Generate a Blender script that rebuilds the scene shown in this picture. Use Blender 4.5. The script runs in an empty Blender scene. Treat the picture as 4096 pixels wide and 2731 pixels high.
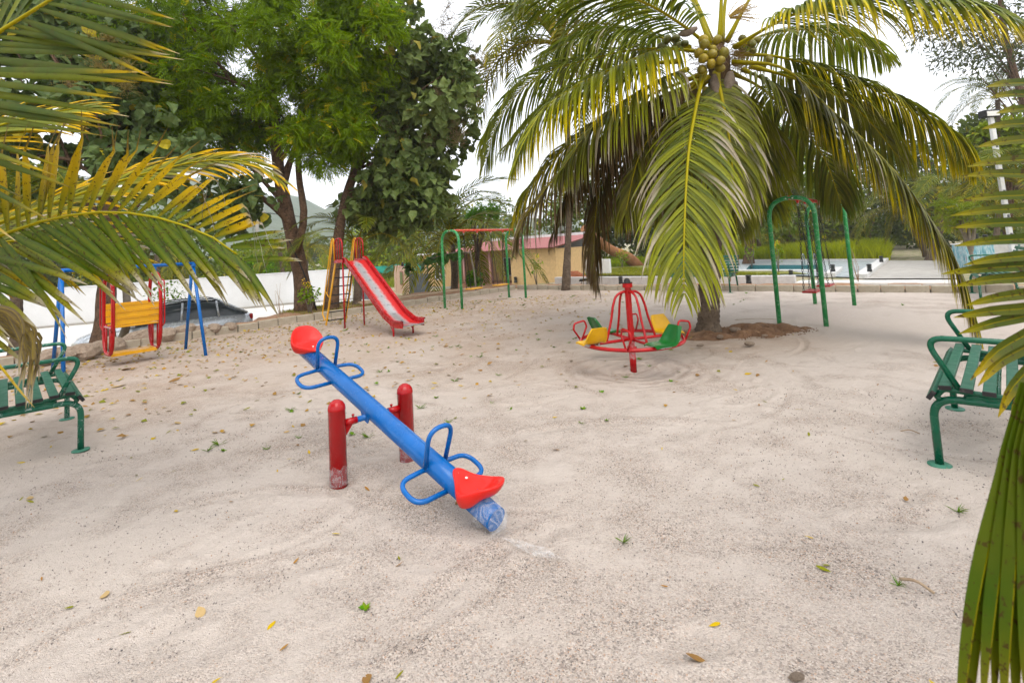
import bpy, math, random
import numpy as np
from mathutils import Vector, Matrix
R = math.radians
random.seed(7); rng = np.random.default_rng(7)
S = bpy.context.scene
COL = S.collection

# ------------------------------------------------------------------ camera, sky, sun, exposure
CH = 1.5; PIT = 0.0740; ROL = 0.0584; FPX = 1964.4; PPY = 846.96
_F = np.array([0, math.cos(PIT), math.sin(PIT)]); _R = np.array([1., 0, 0]); _U = np.cross(_R, _F)
_R, _U = math.cos(ROL)*_R - math.sin(ROL)*_U, math.sin(ROL)*_R + math.cos(ROL)*_U
cd = bpy.data.cameras.new('camera'); cam = bpy.data.objects.new('camera', cd); COL.objects.link(cam)
cam.matrix_world = Matrix(((_R[0], _U[0], -_F[0], 0), (_R[1], _U[1], -_F[1], 0), (_R[2], _U[2], -_F[2], CH), (0, 0, 0, 1)))
cd.sensor_width = 36; cd.lens = 36*FPX/4096; cd.shift_y = -(1365.5-PPY)/4096
cd.clip_start = 0.05; cd.clip_end = 6000
S.camera = cam
cd.dof.use_dof = True; cd.dof.focus_distance = 5.0; cd.dof.aperture_fstop = 4.0
W = bpy.data.worlds.new('World'); S.world = W; W.use_nodes = True
SUN_EL, SUN_AZ = R(58), R(165)
nt = W.node_tree; nt.nodes.clear()
sky = nt.nodes.new('ShaderNodeTexSky'); sky.sky_type = 'NISHITA'; sky.sun_disc = False
sky.sun_elevation = SUN_EL; sky.sun_rotation = SUN_AZ; sky.dust_density = 3.0
sc_ = nt.nodes.new('ShaderNodeVectorMath'); sc_.operation = 'SCALE'; sc_.inputs['Scale'].default_value = 0.10
nt.links.new(sky.outputs[0], sc_.inputs[0])
tcw = nt.nodes.new('ShaderNodeTexCoord'); cl = nt.nodes.new('ShaderNodeTexNoise')
cl.inputs['Scale'].default_value = 2.2; cl.inputs['Detail'].default_value = 5
nt.links.new(tcw.outputs['Generated'], cl.inputs['Vector'])
cr = nt.nodes.new('ShaderNodeValToRGB')
cr.color_ramp.elements[0].position = .3; cr.color_ramp.elements[0].color = (0.86, 0.89, 0.96, 1)
cr.color_ramp.elements[1].position = .7; cr.color_ramp.elements[1].color = (1.04, 1.05, 1.08, 1)
nt.links.new(cl.outputs[0], cr.inputs[0])
mx = nt.nodes.new('ShaderNodeMix'); mx.data_type = 'RGBA'; mx.inputs[0].default_value = 0.86
nt.links.new(sc_.outputs[0], mx.inputs[6]); nt.links.new(cr.outputs[0], mx.inputs[7])
bg = nt.nodes.new('ShaderNodeBackground'); bg.inputs[1].default_value = 1.0
wo = nt.nodes.new('ShaderNodeOutputWorld')
nt.links.new(mx.outputs[2], bg.inputs[0]); nt.links.new(bg.outputs[0], wo.inputs[0])
sl = bpy.data.lights.new('sun', 'SUN'); sl.energy = 1.2; sl.angle = R(45); sl.color = (1, .95, .86)
so = bpy.data.objects.new('sun', sl); COL.objects.link(so)
_sd = Vector((math.sin(SUN_AZ)*math.cos(SUN_EL), math.cos(SUN_AZ)*math.cos(SUN_EL), math.sin(SUN_EL)))
so.rotation_euler = _sd.to_track_quat('Z', 'Y').to_euler(); so.location = (0, -20, 40)
vs = S.view_settings; vs.view_transform = 'Standard'; vs.look = 'None'; vs.exposure = 0.92; vs.gamma = 1; vs.use_curve_mapping = False
S.render.engine = 'CYCLES'
cy = S.cycles
cy.use_denoising = True; cy.use_adaptive_sampling = True; cy.adaptive_threshold = .025; cy.max_bounces = 7; cy.diffuse_bounces = 3; cy.glossy_bounces = 3
cy.transmission_bounces = 5; cy.transparent_max_bounces = 12; cy.sample_clamp_indirect = 6
cy.volume_bounces = 2; cy.caustics_reflective = False; cy.caustics_refractive = False

# ------------------------------------------------------------------ surveying helpers (photo pixel + distance -> point in the place)
def _ray(x, y): return _F + _R*((x-2048)/FPX) + _U*((PPY-y)/FPX)
def G(x, y, z=0.):
    d = _ray(x, y); return np.array([0, 0, CH]) + d*((z-CH)/d[2])
def at(x, y, Y):
    d = _ray(x, y); return np.array([0, 0, CH]) + d*(Y/d[1])
def nrm(v):
    v = np.asarray(v, float); n = np.linalg.norm(v); return v/n if n > 1e-9 else np.array([0, 0, 1.])
def lin(r, g, b):
    f = lambda c: ((c/255+.055)/1.055)**2.4 if c/255 > .04045 else c/255/12.92
    return (f(r), f(g), f(b))

# ------------------------------------------------------------------ materials
def new_mat(name):
    m = bpy.data.materials.new(name); m.use_nodes = True
    n = m.node_tree; b = n.nodes['Principled BSDF']; return m, n, b
def N(n, t, **k):
    x = n.nodes.new(t)
    for a, v in k.items():
        if a in ('operation', 'data_type', 'blend_type', 'feature', 'distance', 'noise_dimensions', 'attribute_name', 'wave_type', 'bands_direction', 'normalize'): setattr(x, a, v)
        else: x.inputs[a].default_value = v
    return x
def ramp(n, src, stops):
    r = n.nodes.new('ShaderNodeValToRGB'); e = r.color_ramp.elements
    while len(e) < len(stops): e.new(.5)
    for i, (p, c) in enumerate(stops):
        e[i].position = p; e[i].color = (c, c, c, 1) if not isinstance(c, tuple) else (*c[:3], 1)
    n.links.new(src, r.inputs[0]); return r.outputs[0]
def mixc(n, f, a, b, mode='MIX'):
    m = n.nodes.new('ShaderNodeMix'); m.data_type = 'RGBA'; m.blend_type = mode
    for i, v in ((0, f), (6, a), (7, b)):
        if isinstance(v, bpy.types.NodeSocket): n.links.new(v, m.inputs[i])
        else: m.inputs[i].default_value = v if i == 0 else ((*v[:3], 1) if isinstance(v, tuple) else (v, v, v, 1))
    return m.outputs[2]
def math_(n, op, a, b=0.):
    m = n.nodes.new('ShaderNodeMath'); m.operation = op
    for i, v in ((0, a), (1, b)):
        if isinstance(v, bpy.types.NodeSocket): n.links.new(v, m.inputs[i])
        else: m.inputs[i].default_value = v
    return m.outputs[0]
def coords(n, kind='Object'):
    return n.nodes.new('ShaderNodeTexCoord').outputs[kind]
def noise(n, vec, scale, detail=3, rough=.55, out=0):
    x = N(n, 'ShaderNodeTexNoise', Scale=scale, Detail=detail, Roughness=rough); n.links.new(vec, x.inputs['Vector']); return x.outputs[out]
def vor(n, vec, scale, feature='F1', out='Distance'):
    x = N(n, 'ShaderNodeTexVoronoi', Scale=scale, feature=feature); n.links.new(vec, x.inputs['Vector']); return x.outputs[out]
def bump(n, b, h, strength=.4, dist=.01):
    x = N(n, 'ShaderNodeBump', Strength=strength, Distance=dist); n.links.new(h, x.inputs['Height']); n.links.new(x.outputs[0], b.inputs['Normal'])
MATS = {}
def paint(name, c, rough=.34, dust=.25, scuff=.0, metal=0., film=0., dustc=(.5, .44, .38)):
    m, n, b = new_mat(name); v = coords(n)
    a = noise(n, v, 7, 4); col = mixc(n, ramp(n, a, [(.35, 0.), (.75, 1.)]), tuple(x*.82 for x in c), c)
    if dust:
        d = noise(n, v, 23, 6, .7); d = ramp(n, d, [(.58, 0.), (.85, dust)]); col = mixc(n, d, col, dustc)
    if scuff:
        s = noise(n, v, 60, 3, .8); s = ramp(n, s, [(.66, 0.), (.7, scuff)]); col = mixc(n, s, col, (.6, .57, .54))
    if film:      # clinging wrap: pale streaks
        w = N(n, 'ShaderNodeTexNoise', Scale=9, Detail=5, Distortion=2.2); n.links.new(v, w.inputs['Vector'])
        f = ramp(n, w.outputs[0], [(.55, 0.), (.575, film), (.60, 0.)]); col = mixc(n, f, col, (.75, .78, .78))
    n.links.new(col, b.inputs['Base Color']); b.inputs['Metallic'].default_value = metal
    r = ramp(n, noise(n, v, 12, 4), [(.3, rough*.8), (.8, min(1, rough*1.35))]); n.links.new(r, b.inputs['Roughness'])
    b.inputs['Specular IOR Level'].default_value = .32; b.inputs['Coat Weight'].default_value = .12 if rough < .5 else 0; b.inputs['Coat Roughness'].default_value = .15
    bump(n, b, noise(n, v, 40, 3), .08, .004)
    MATS[name] = m; return m
def rough_mat(name, c1, c2, scale=6, bscale=40, bstr=.5, bdist=.01, rough=.9, c3=None, t3=(.6, .7)):
    m, n, b = new_mat(name); v = coords(n)
    col = mixc(n, ramp(n, noise(n, v, scale, 6, .62), [(.35, 0.), (.68, 1.)]), c1, c2)
    if c3: col = mixc(n, ramp(n, noise(n, v, scale*2.7, 5, .7), [(t3[0], 0.), (t3[1], 1.)]), col, c3)
    n.links.new(col, b.inputs['Base Color']); b.inputs['Roughness'].default_value = rough
    b.inputs['Specular IOR Level'].default_value = .25
    bump(n, b, noise(n, v, bscale, 5, .65), bstr, bdist)
    MATS[name] = m; return m
def leaf_mat(name, rough=.45, trans=.35, spots=.0, spec=.16, sscale=30, sat=1.12, val=1.15):
    """foliage: the leaf's own pigment comes per vertex; light passes through the blade"""
    m, n, b = new_mat(name); a = N(n, 'ShaderNodeAttribute', attribute_name='col'); v = coords(n)
    col = mixc(n, ramp(n, noise(n, v, 9, 4), [(.3, 0.), (.75, 1.)]), a.outputs['Color'], mixc(n, .5, a.outputs['Color'], (.20, .17, .02)))
    col = mixc(n, .55, a.outputs['Color'], col)
    if spots:
        s = ramp(n, noise(n, v, sscale, 3, .7), [(.585, 0.), (.62, spots)]); col = mixc(n, s, col, (.06, .035, .012))
    hs = N(n, 'ShaderNodeHueSaturation', Saturation=sat, Value=val); n.links.new(col, hs.inputs['Color']); col = hs.outputs[0]
    n.links.new(col, b.inputs['Base Color']); b.inputs['Roughness'].default_value = rough; b.inputs['Specular IOR Level'].default_value = spec
    t = n.nodes.new('ShaderNodeBsdfTranslucent'); tc = mixc(n, 1., col, (1.0, 1.1, .45), 'MULTIPLY'); n.links.new(tc, t.inputs[0])
    x = n.nodes.new('ShaderNodeMixShader'); x.inputs[0].default_value = trans
    n.links.new(b.outputs[0], x.inputs[1]); n.links.new(t.outputs[0], x.inputs[2])
    n.links.new(x.outputs[0], n.nodes['Material Output'].inputs[0]); MATS[name] = m; return m

# ------------------------------------------------------------------ mesh builder
class MB:
    def __init__(s): s.v = []; s.f = []; s.sm = []; s.c = []; s.col = (1, 1, 1); s.nv = 0
    def add(s, vs, fs, smooth=False, cols=None):
        vs = np.asarray(vs, float).reshape(-1, 3); o = s.nv
        s.v.append(vs); s.nv += len(vs)
        s.f += [tuple(i+o for i in f) for f in fs]; s.sm += [smooth]*len(fs)
        s.c.append(np.tile(np.array(s.col, float), (len(vs), 1)) if cols is None else np.asarray(cols, float)); return s
    def box(s, c, d, rz=0., ax=None, bev=0.):
        """box centre c, size d; ax = (X, Y, Z) axes; bev chamfers the 4 long edges + rims"""
        c = np.asarray(c, float); h = np.asarray(d, float)/2
        A = np.array(ax, float) if ax is not None else np.array([[math.cos(rz), math.sin(rz), 0], [-math.sin(rz), math.cos(rz), 0], [0, 0, 1]])
        if bev <= 0:
            q = np.array([[x, y, z] for x in (-1, 1) for y in (-1, 1) for z in (-1, 1)])*h
            fs = [(0, 1, 3, 2), (4, 6, 7, 5), (0, 4, 5, 1), (2, 3, 7, 6), (0, 2, 6, 4), (1, 5, 7, 3)]
        else:
            b = min(bev, *(h*.9)); q = []
            for z, k in ((-1, 1), (-1, 0), (1, 0), (1, 1)):
                zz = z*(h[2] - (0 if k else b)); i = b if k else 0
                X, Y = h[0]-i, h[1]-i
                q += [(-X, -Y+b*(1-k), zz), (-X+b*(1-k), -Y, zz), (X-b*(1-k), -Y, zz), (X, -Y+b*(1-k), zz), (X, Y-b*(1-k), zz), (X-b*(1-k), Y, zz), (-X+b*(1-k), Y, zz), (-X, Y-b*(1-k), zz)]
            q = np.array(q); fs = [tuple(range(7, -1, -1)), tuple(range(24, 32))]
            for r in range(3):
                for i in range(8): j = (i+1) % 8; fs.append((r*8+i, r*8+j, r*8+8+j, r*8+8+i))
        return s.add(c + q@A, fs)
    def tube(s, pts, r, seg=10, cap=True, smooth=True, up=None, flat=1.):
        P = np.asarray(pts, float); n = len(P)
        rs = np.full(n, r, float) if np.isscalar(r) else np.asarray(r, float)
        T = np.gradient(P, axis=0); T /= np.maximum(np.linalg.norm(T, axis=1, keepdims=True), 1e-9)
        u = np.asarray(up, float) if up is not None else (np.array([0, 0, 1.]) if abs(T[0][2]) < .9 else np.array([1., 0, 0]))
        u = nrm(u - T[0]*(u@T[0])); V = []; th = np.arange(seg)*2*math.pi/seg
        for i in range(n):
            u = nrm(u - T[i]*(u@T[i])); w = np.cross(T[i], u)
            V.append(P[i] + rs[i]*(np.outer(np.cos(th), u)*flat + np.outer(np.sin(th), w)))
        V = np.concatenate(V); fs = []
        for i in range(n-1):
            for j in range(seg):
                k = (j+1) % seg; fs.append((i*seg+j, i*seg+k, i*seg+seg+k, i*seg+seg+j))
        s.add(V, fs, smooth)
        if cap:
            o = s.nv-len(V); s.f.append(tuple(o+j for j in range(seg-1, -1, -1))); s.f.append(tuple(o+(n-1)*seg+j for j in range(seg))); s.sm += [False, False]
        return s
    def lathe(s, prof, seg=16, c=(0, 0, 0), smooth=True, ax=None, rot=0.):
        A = np.array(ax, float) if ax is not None else np.eye(3); V = []
        for r, z in prof:
            for j in range(seg):
                t = 2*math.pi*j/seg+rot; V.append((r*math.cos(t), r*math.sin(t), z))
        V = np.array(V)@A + np.asarray(c, float); fs = []
        for i in range(len(prof)-1):
            for j in range(seg):
                k = (j+1) % seg; fs.append((i*seg+j, i*seg+k, i*seg+seg+k, i*seg+seg+j))
        n = len(prof); s.add(V, fs, smooth); o = s.nv-len(V)
        if prof[0][0] > 1e-6: s.f.append(tuple(o+j for j in range(seg-1, -1, -1))); s.sm.append(False)
        if prof[-1][0] > 1e-6: s.f.append(tuple(o+(n-1)*seg+j for j in range(seg))); s.sm.append(False)
        return s
    def grid(s, P, smooth=True, cols=None, flip=False):
        P = np.asarray(P, float); a, b = P.shape[:2]; fs = []
        for i in range(a-1):
            for j in range(b-1):
                q = (i*b+j, i*b+j+1, i*b+b+j+1, i*b+b+j); fs.append(q[::-1] if flip else q)
        return s.add(P.reshape(-1, 3), fs, smooth, None if cols is None else np.asarray(cols).reshape(-1, 3))
    def mesh(s, name, xf=None):
        V = np.concatenate(s.v); me = bpy.data.meshes.new(name)
        if xf is not None: V = xf(V)
        nf = len(s.f); lens = np.fromiter((len(f) for f in s.f), np.int32, nf); tot = int(lens.sum())
        me.vertices.add(len(V)); me.vertices.foreach_set('co', V.ravel())
        me.loops.add(tot); me.loops.foreach_set('vertex_index', np.fromiter((i for f in s.f for i in f), np.int32, tot))
        me.polygons.add(nf); me.polygons.foreach_set('loop_start', np.concatenate([[0], np.cumsum(lens)[:-1]]).astype(np.int32))
        me.polygons.foreach_set('use_smooth', np.array(s.sm, bool))
        me.update(calc_edges=True)
        at_ = me.color_attributes.new('col', 'FLOAT_COLOR', 'POINT')
        C = np.concatenate(s.c); at_.data.foreach_set('color', np.c_[C, np.ones(len(C))].ravel())
        me.validate(); return me
    def build(s, name, mat, root=None, part=None):
        return link(name, s.mesh(name), mat, part or root)
def fast_mesh(name, V, F, C, smooth=False):
    """V (n,3), F (m,3|4) int array, C (n,3)"""
    me = bpy.data.meshes.new(name); k = F.shape[1]
    me.vertices.add(len(V)); me.vertices.foreach_set('co', np.asarray(V, np.float32).ravel())
    me.loops.add(F.size); me.loops.foreach_set('vertex_index', F.astype(np.int32).ravel())
    me.polygons.add(len(F)); me.polygons.foreach_set('loop_start', (np.arange(len(F))*k).astype(np.int32))
    me.polygons.foreach_set('use_smooth', np.full(len(F), smooth))
    me.update(calc_edges=True)
    a = me.color_attributes.new('col', 'FLOAT_COLOR', 'POINT'); a.data.foreach_set('color', np.c_[C, np.ones(len(C))].astype(np.float32).ravel())
    return me
def link(name, me, mat, parent=None):
    o = bpy.data.objects.new(name, me); COL.objects.link(o)
    if mat is not None and me is not None and not me.materials: me.materials.append(MATS[mat] if isinstance(mat, str) else mat)
    if parent is not None: o.parent = parent
    return o
def tag(o, label=None, cat=None, group=None, kind=None):
    if label: o['label'] = label
    if cat: o['category'] = cat
    if group: o['group'] = group
    if kind: o['kind'] = kind
    return o
META = {}
def thing(name, label, cat, loc=(0, 0, 0), rz=0., group=None):
    o = bpy.data.objects.new(name, None); COL.objects.link(o); o.empty_display_size = .1
    o.location = tuple(float(x) for x in loc); o.rotation_euler = (0, 0, rz)
    META[o.name] = (np.array(loc, float), rz); return tag(o, label, cat, group)
def wbuild(mb, name, mat, root, parent=None):
    """mesh given in place coordinates, stored in the coordinates of its thing"""
    loc, rz = META[root.name]; ca, sa = math.cos(rz), math.sin(rz)
    M = np.array([[ca, -sa, 0], [sa, ca, 0], [0, 0, 1]])
    return link(name, mb.mesh(name, lambda V: (V-loc)@M), mat, parent or root)
def copy_tree(o, parent=None):
    c = o.copy(); COL.objects.link(c); c.parent = parent
    for ch in list(o.children): copy_tree(ch, c)
    return c
def fillet(pts, rad, n=6):
    """polyline with rounded corners"""
    P = [np.asarray(p, float) for p in pts]; out = [P[0]]
    rads = [rad]*len(P) if np.isscalar(rad) else rad
    for i in range(1, len(P)-1):
        a, b, c = P[i-1], P[i], P[i+1]; r = rads[i]
        u, w = nrm(a-b), nrm(c-b); ang = math.acos(max(-1, min(1, u@w)))
        if r <= 0 or ang > 3.1: out.append(b); continue
        t = min(r/math.tan(ang/2), np.linalg.norm(a-b)*.49, np.linalg.norm(c-b)*.49)
        p0, p1 = b+u*t, b+w*t
        for k in range(n+1):
            s_ = k/n; out.append((1-s_)**2*p0 + 2*s_*(1-s_)*b + s_*s_*p1)
    out.append(P[-1]); return np.array(out)
def bez(c, n):
    c = [np.asarray(p, float) for p in c]; t = np.linspace(0, 1, n)[:, None]
    k = len(c)-1; r = 0
    for i, p in enumerate(c): r = r + math.comb(k, i)*t**i*(1-t)**(k-i)*p
    return r
def spline(pts, n):
    """smooth curve through the points"""
    P = np.asarray(pts, float); m = len(P)
    d = np.r_[0, np.cumsum(np.linalg.norm(np.diff(P, axis=0), axis=1))]; t = np.linspace(0, d[-1], n)
    M = np.gradient(P, d, axis=0) if m > 2 else np.repeat((P[1:]-P[:-1])/d[-1], 2, 0)
    out = []
    for x in t:
        i = min(max(np.searchsorted(d, x)-1, 0), m-2); h = d[i+1]-d[i]; s_ = (x-d[i])/h
        out.append((2*s_**3-3*s_**2+1)*P[i] + (s_**3-2*s_**2+s_)*h*M[i] + (-2*s_**3+3*s_**2)*P[i+1] + (s_**3-s_**2)*h*M[i+1])
    return np.array(out)
def rnd_rot(n, r=None):
    q = (r or rng).normal(size=(n, 4)); q /= np.linalg.norm(q, axis=1, keepdims=True)
    w, x, y, z = q.T
    return np.stack([1-2*(y*y+z*z), 2*(x*y-z*w), 2*(x*z+y*w), 2*(x*y+z*w), 1-2*(x*x+z*z), 2*(y*z-x*w), 2*(x*z-y*w), 2*(y*z+x*w), 1-2*(x*x+y*y)], -1).reshape(n, 3, 3)
# cheap value noise for terrain relief
_h = np.random.default_rng(3).random((256, 256))
def vnoise(x, y, s):
    x = np.asarray(x)*s; y = np.asarray(y)*s; xi = np.floor(x).astype(int); yi = np.floor(y).astype(int); fx = x-xi; fy = y-yi
    fx = fx*fx*(3-2*fx); fy = fy*fy*(3-2*fy); g = lambda a, b: _h[a % 256, b % 256]
    return (g(xi, yi)*(1-fx)+g(xi+1, yi)*fx)*(1-fy) + (g(xi, yi+1)*(1-fx)+g(xi+1, yi+1)*fx)*fy
def sstep(a, b, x):
    t = np.clip((np.asarray(x, float)-a)/(b-a), 0, 1); return t*t*(3-2*t)
U_ = np.array([.7518, -.6594, 0]); V_ = np.array([.6594, .7518, 0])   # the two main directions of the site
MG = np.array([1.33, 5.95]); PALM = np.array([2.94, 7.8])      # roundabout and big palm
# ------------------------------------------------------------------ ground materials
def sand_mat():
    m, n, b = new_mat('sand'); v = coords(n)
    a = N(n, 'ShaderNodeAttribute', attribute_name='col')
    sep = n.nodes.new('ShaderNodeSeparateColor'); n.links.new(a.outputs['Color'], sep.inputs[0])
    soil, fine = sep.outputs[0], sep.outputs[1]
    g1 = vor(n, v, 185, out='Color'); s1 = n.nodes.new('ShaderNodeSeparateColor'); n.links.new(g1, s1.inputs[0])
    pal = ramp(n, s1.outputs[0], [(.0, (.13, .115, .11)), (.12, (.27, .235, .21)), (.30, (.43, .365, .315)), (.58, (.57, .50, .445)), (.8, (.47, .395, .335)), (.9, (.72, .66, .61)), (1., (.45, .26, .15))])
    g2 = vor(n, v, 88, out='Color'); s2 = n.nodes.new('ShaderNodeSeparateColor'); n.links.new(g2, s2.inputs[0])
    big = ramp(n, s2.outputs[1], [(.0, 1.), (.06, 1.), (.075, 0.), (1., 0.)])
    bigc = ramp(n, s2.outputs[0], [(0., (.10, .09, .09)), (.5, (.26, .21, .18)), (1., (.62, .55, .5))])
    pal = mixc(n, math_(n, 'MULTIPLY', big, .75), pal, bigc)
    flour = mixc(n, ramp(n, noise(n, v, 260, 2), [(.35, 0.), (.65, 1.)]), (.55, .485, .43), (.655, .59, .54))
    k = noise(n, v, 2.3, 8, .66); k = math_(n, 'ADD', math_(n, 'MULTIPLY', k, 1.), math_(n, 'MULTIPLY', fine, .35))
    # swirls scuffed by feet round the roundabout: ridges of coarse grain
    dv = n.nodes.new('ShaderNodeVectorMath'); dv.operation = 'DISTANCE'; n.links.new(v, dv.inputs[0]); dv.inputs[1].default_value = (MG[0]+.02, MG[1], 0)
    wob = math_(n, 'MULTIPLY', math_(n, 'SUBTRACT', noise(n, v, 2.6, 5), .5), .34); rd = math_(n, 'ADD', dv.outputs['Value'], wob)
    ring = math_(n, 'SINE', math_(n, 'MULTIPLY', rd, 2*math.pi/.16)); rmask = ramp(n, rd, [(.10, 0.), (.2, 1.), (.62, 1.), (1.0, 0.)])
    ringm = math_(n, 'MULTIPLY', ring, rmask); k = math_(n, 'ADD', k, math_(n, 'MULTIPLY', ringm, .10))
    kf = ramp(n, k, [(.46, 0.0), (.63, .5), (.74, .95)])
    col = mixc(n, kf, pal, flour)
    sn = ramp(n, noise(n, v, .9, 6, .65), [(.3, .55), (.7, 1.)])
    sc = mixc(n, ramp(n, noise(n, v, 14, 5, .7), [(.3, 0.), (.7, 1.)]), (.30, .185, .105), (.46, .32, .21))
    col = mixc(n, math_(n, 'MULTIPLY', soil, sn), col, mixc(n, .45, sc, col, 'MIX'))
    col = mixc(n, 1., col, (.90, .872, .85), 'MULTIPLY')
    n.links.new(col, b.inputs['Base Color']); b.inputs['Roughness'].default_value = .95; b.inputs['Specular IOR Level'].default_value = .15
    h = math_(n, 'ADD', math_(n, 'MULTIPLY', vor(n, v, 185), -.5), math_(n, 'MULTIPLY', noise(n, v, 16, 6, .68), 2.2))
    h = math_(n, 'ADD', h, math_(n, 'MULTIPLY', noise(n, v, 4.5, 4, .6), 2.0))
    h = math_(n, 'ADD', h, math_(n, 'MULTIPLY', ringm, .75)); bump(n, b, h, .85, .014); MATS['sand'] = m
sand_mat()
rough_mat('soil', (.24, .13, .07), (.40, .235, .135), 5, 30, .9, .03, c3=(.15, .085, .05), t3=(.55, .68))
rough_mat('outer', (.30, .24, .16), (.40, .33, .24), .8, 20, .6, .03, c3=(.13, .17, .045), t3=(.45, .62))
rough_mat('concrete', (.33, .305, .275), (.42, .40, .365), 3, 60, .4, .004, c3=(.33, .30, .26), t3=(.6, .75))
rough_mat('pale_paving', (.52, .495, .46), (.62, .60, .565), 1.2, 40, .3, .004)
rough_mat('asphalt', (.06, .065, .07), (.10, .10, .105), 2, 80, .5, .004)
rough_mat('whitewash', (.60, .595, .59), (.68, .68, .68), .9, 30, .25, .004, c3=(.52, .50, .475), t3=(.66, .85))
rough_mat('kerb_stone', (.32, .27, .20), (.42, .37, .29), 4, 70, .7, .006, c3=(.24, .21, .17), t3=(.58, .7))
rough_mat('boulder', (.27, .20, .145), (.40, .315, .24), 4, 14, .9, .03, c3=(.17, .13, .10), t3=(.55, .68))
rough_mat('lawn', (.135, .15, .028), (.23, .215, .055), 2.5, 90, .8, .02)
rough_mat('hill', (.035, .065, .03), (.07, .095, .045), .02, .06, .8, 8., c3=(.12, .12, .07), t3=(.6, .75))

# ------------------------------------------------------------------ playground sand
KC = np.array([-.03, 17.95, 0]); KD = nrm([-.677, -.736, 0]); KE = nrm([.79, -.612, 0])   # kerb corner, left kerb, far kerb
KLN, KEN = 26.0, 20.0
KOL = np.array([-.736, .677, 0]); KOF = np.array([.612, .79, 0])       # outward normals
def sand_z(x, y):
    z = (vnoise(x, y, .8)-.5)*.018 + (vnoise(x+9, y, 2.3)-.5)*.012 + (vnoise(x, y+5, 7.)-.5)*.012
    r = np.hypot(x-MG[0], y-MG[1]); z = z*(.4+.6*sstep(.5, 1.4, r))
    z = z - .028*(1-sstep(.0, .95, r))
    return z
def sand_sheet():
    n1, n2 = 560, 500
    # denser where the camera stands over it
    def knots(L, n, c, w):
        x = np.linspace(0, L, 4000); d = .22+1/(1+((x-c)/w)**2); cdf = np.cumsum(d); cdf = (cdf-cdf[0])/(cdf[-1]-cdf[0]); return np.interp(np.linspace(0, 1, n), cdf, x)
    a = knots(KLN, n1, 11.5, 2.6); b = knots(KEN, n2, 9.8, 2.6)
    A, B = np.meshgrid(a, b, indexing='ij')
    X = KC[0] + KD[0]*A + KE[0]*B; Y = KC[1] + KD[1]*A + KE[1]*B
    Z = sand_z(X, Y)
    # footprints and drag marks
    r_ = np.random.default_rng(11)
    for i in range(150):
        px, py = r_.uniform(-4, 5), r_.uniform(1.4, 9); an = r_.uniform(0, math.pi); L, w = r_.uniform(.12, .5), r_.uniform(.05, .16); dpt = r_.uniform(.004, .012)
        u = (X-px)*math.cos(an)+(Y-py)*math.sin(an); q = -(X-px)*math.sin(an)+(Y-py)*math.cos(an) + r_.uniform(-1.2, 1.2)*u*u
        d = np.sqrt((u/L)**2+(q/w)**2); Z = Z - dpt*(1-sstep(.5, 1., d)) + dpt*.8*np.exp(-((d-1.15)/.18)**2)
    marks = np.zeros_like(Z)
    for i in range(46):                     # drag marks: shallow curved troughs with a ridge thrown up on each side
        cx, cy = r_.uniform(-3.6, 4.6), r_.uniform(1.5, 8.0); Rr = r_.uniform(.35, 2.2); a0 = r_.uniform(0, 6.28); da = r_.uniform(.35, 1.1)/max(.6, Rr); w = r_.uniform(.018, .05); dp = r_.uniform(.004, .010)
        ox, oy = cx-Rr*math.cos(a0), cy-Rr*math.sin(a0); q = np.hypot(X-ox, Y-oy)-Rr+.03*(vnoise(X, Y, 4.)-.5); an = np.abs((np.arctan2(Y-oy, X-ox)-a0+math.pi) % (2*math.pi)-math.pi); m = 1-sstep(da*.55, da, an)
        Z = Z+m*dp*(-np.exp(-(q/w)**2)+.75*np.exp(-((np.abs(q)-2.1*w)/(.8*w))**2)); marks = np.maximum(marks, m*np.exp(-((q-2*w)/(1.1*w))**2))
    # soil stain: brown under the trees on the left, around the palm; fine pale sand elsewhere
    wx = X+1.6*(vnoise(X, Y, .5)-.5); wy = Y+1.6*(vnoise(X+40, Y, .5)-.5)
    dl = (wx-KC[0])*KOL[0]+(wy-KC[1])*KOL[1]                 # distance from left kerb (negative inside)
    soil = 1.15*sstep(-8.5, -2.0, dl)*sstep(-1, 3, Y) + .55*(1-sstep(1.2, 4.2, np.hypot(wx-0.4, (wy-7.4)*1.2))) + .95*(1-sstep(.5, 1.5, np.hypot((wx-3.3)*.75, wy-7.55)))
    soil = np.clip(soil*(.65+.7*vnoise(X, Y, 1.3)), 0, 1)
    fine = np.clip(vnoise(X+3, Y+8, .9)*.9+.5*(1-sstep(0, 3.5, np.hypot(X-4.5, Y-9)))+.25*sstep(-.3, .6, (vnoise(X, Y, 3)-.5))-.45*marks, 0, 1)
    idx = np.arange(n1*n2).reshape(n1, n2)
    F = np.stack([idx[:-1, :-1], idx[:-1, 1:], idx[1:, 1:], idx[1:, :-1]], -1).reshape(-1, 4)[:, ::-1]
    V = np.stack([X, Y, Z], -1).reshape(-1, 3)
    # make sure the sheet faces up
    p, q_, r2 = V[F[0][0]], V[F[0][1]], V[F[0][2]]
    if np.cross(q_-p, r2-p)[2] < 0: F = F[:, ::-1]
    o = link('sand_ground', fast_mesh('sand_ground', V, F, np.stack([soil, fine, soil*0], -1).reshape(-1, 3), True), 'sand'); tag(o, kind='structure')
sand_sheet()

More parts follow.
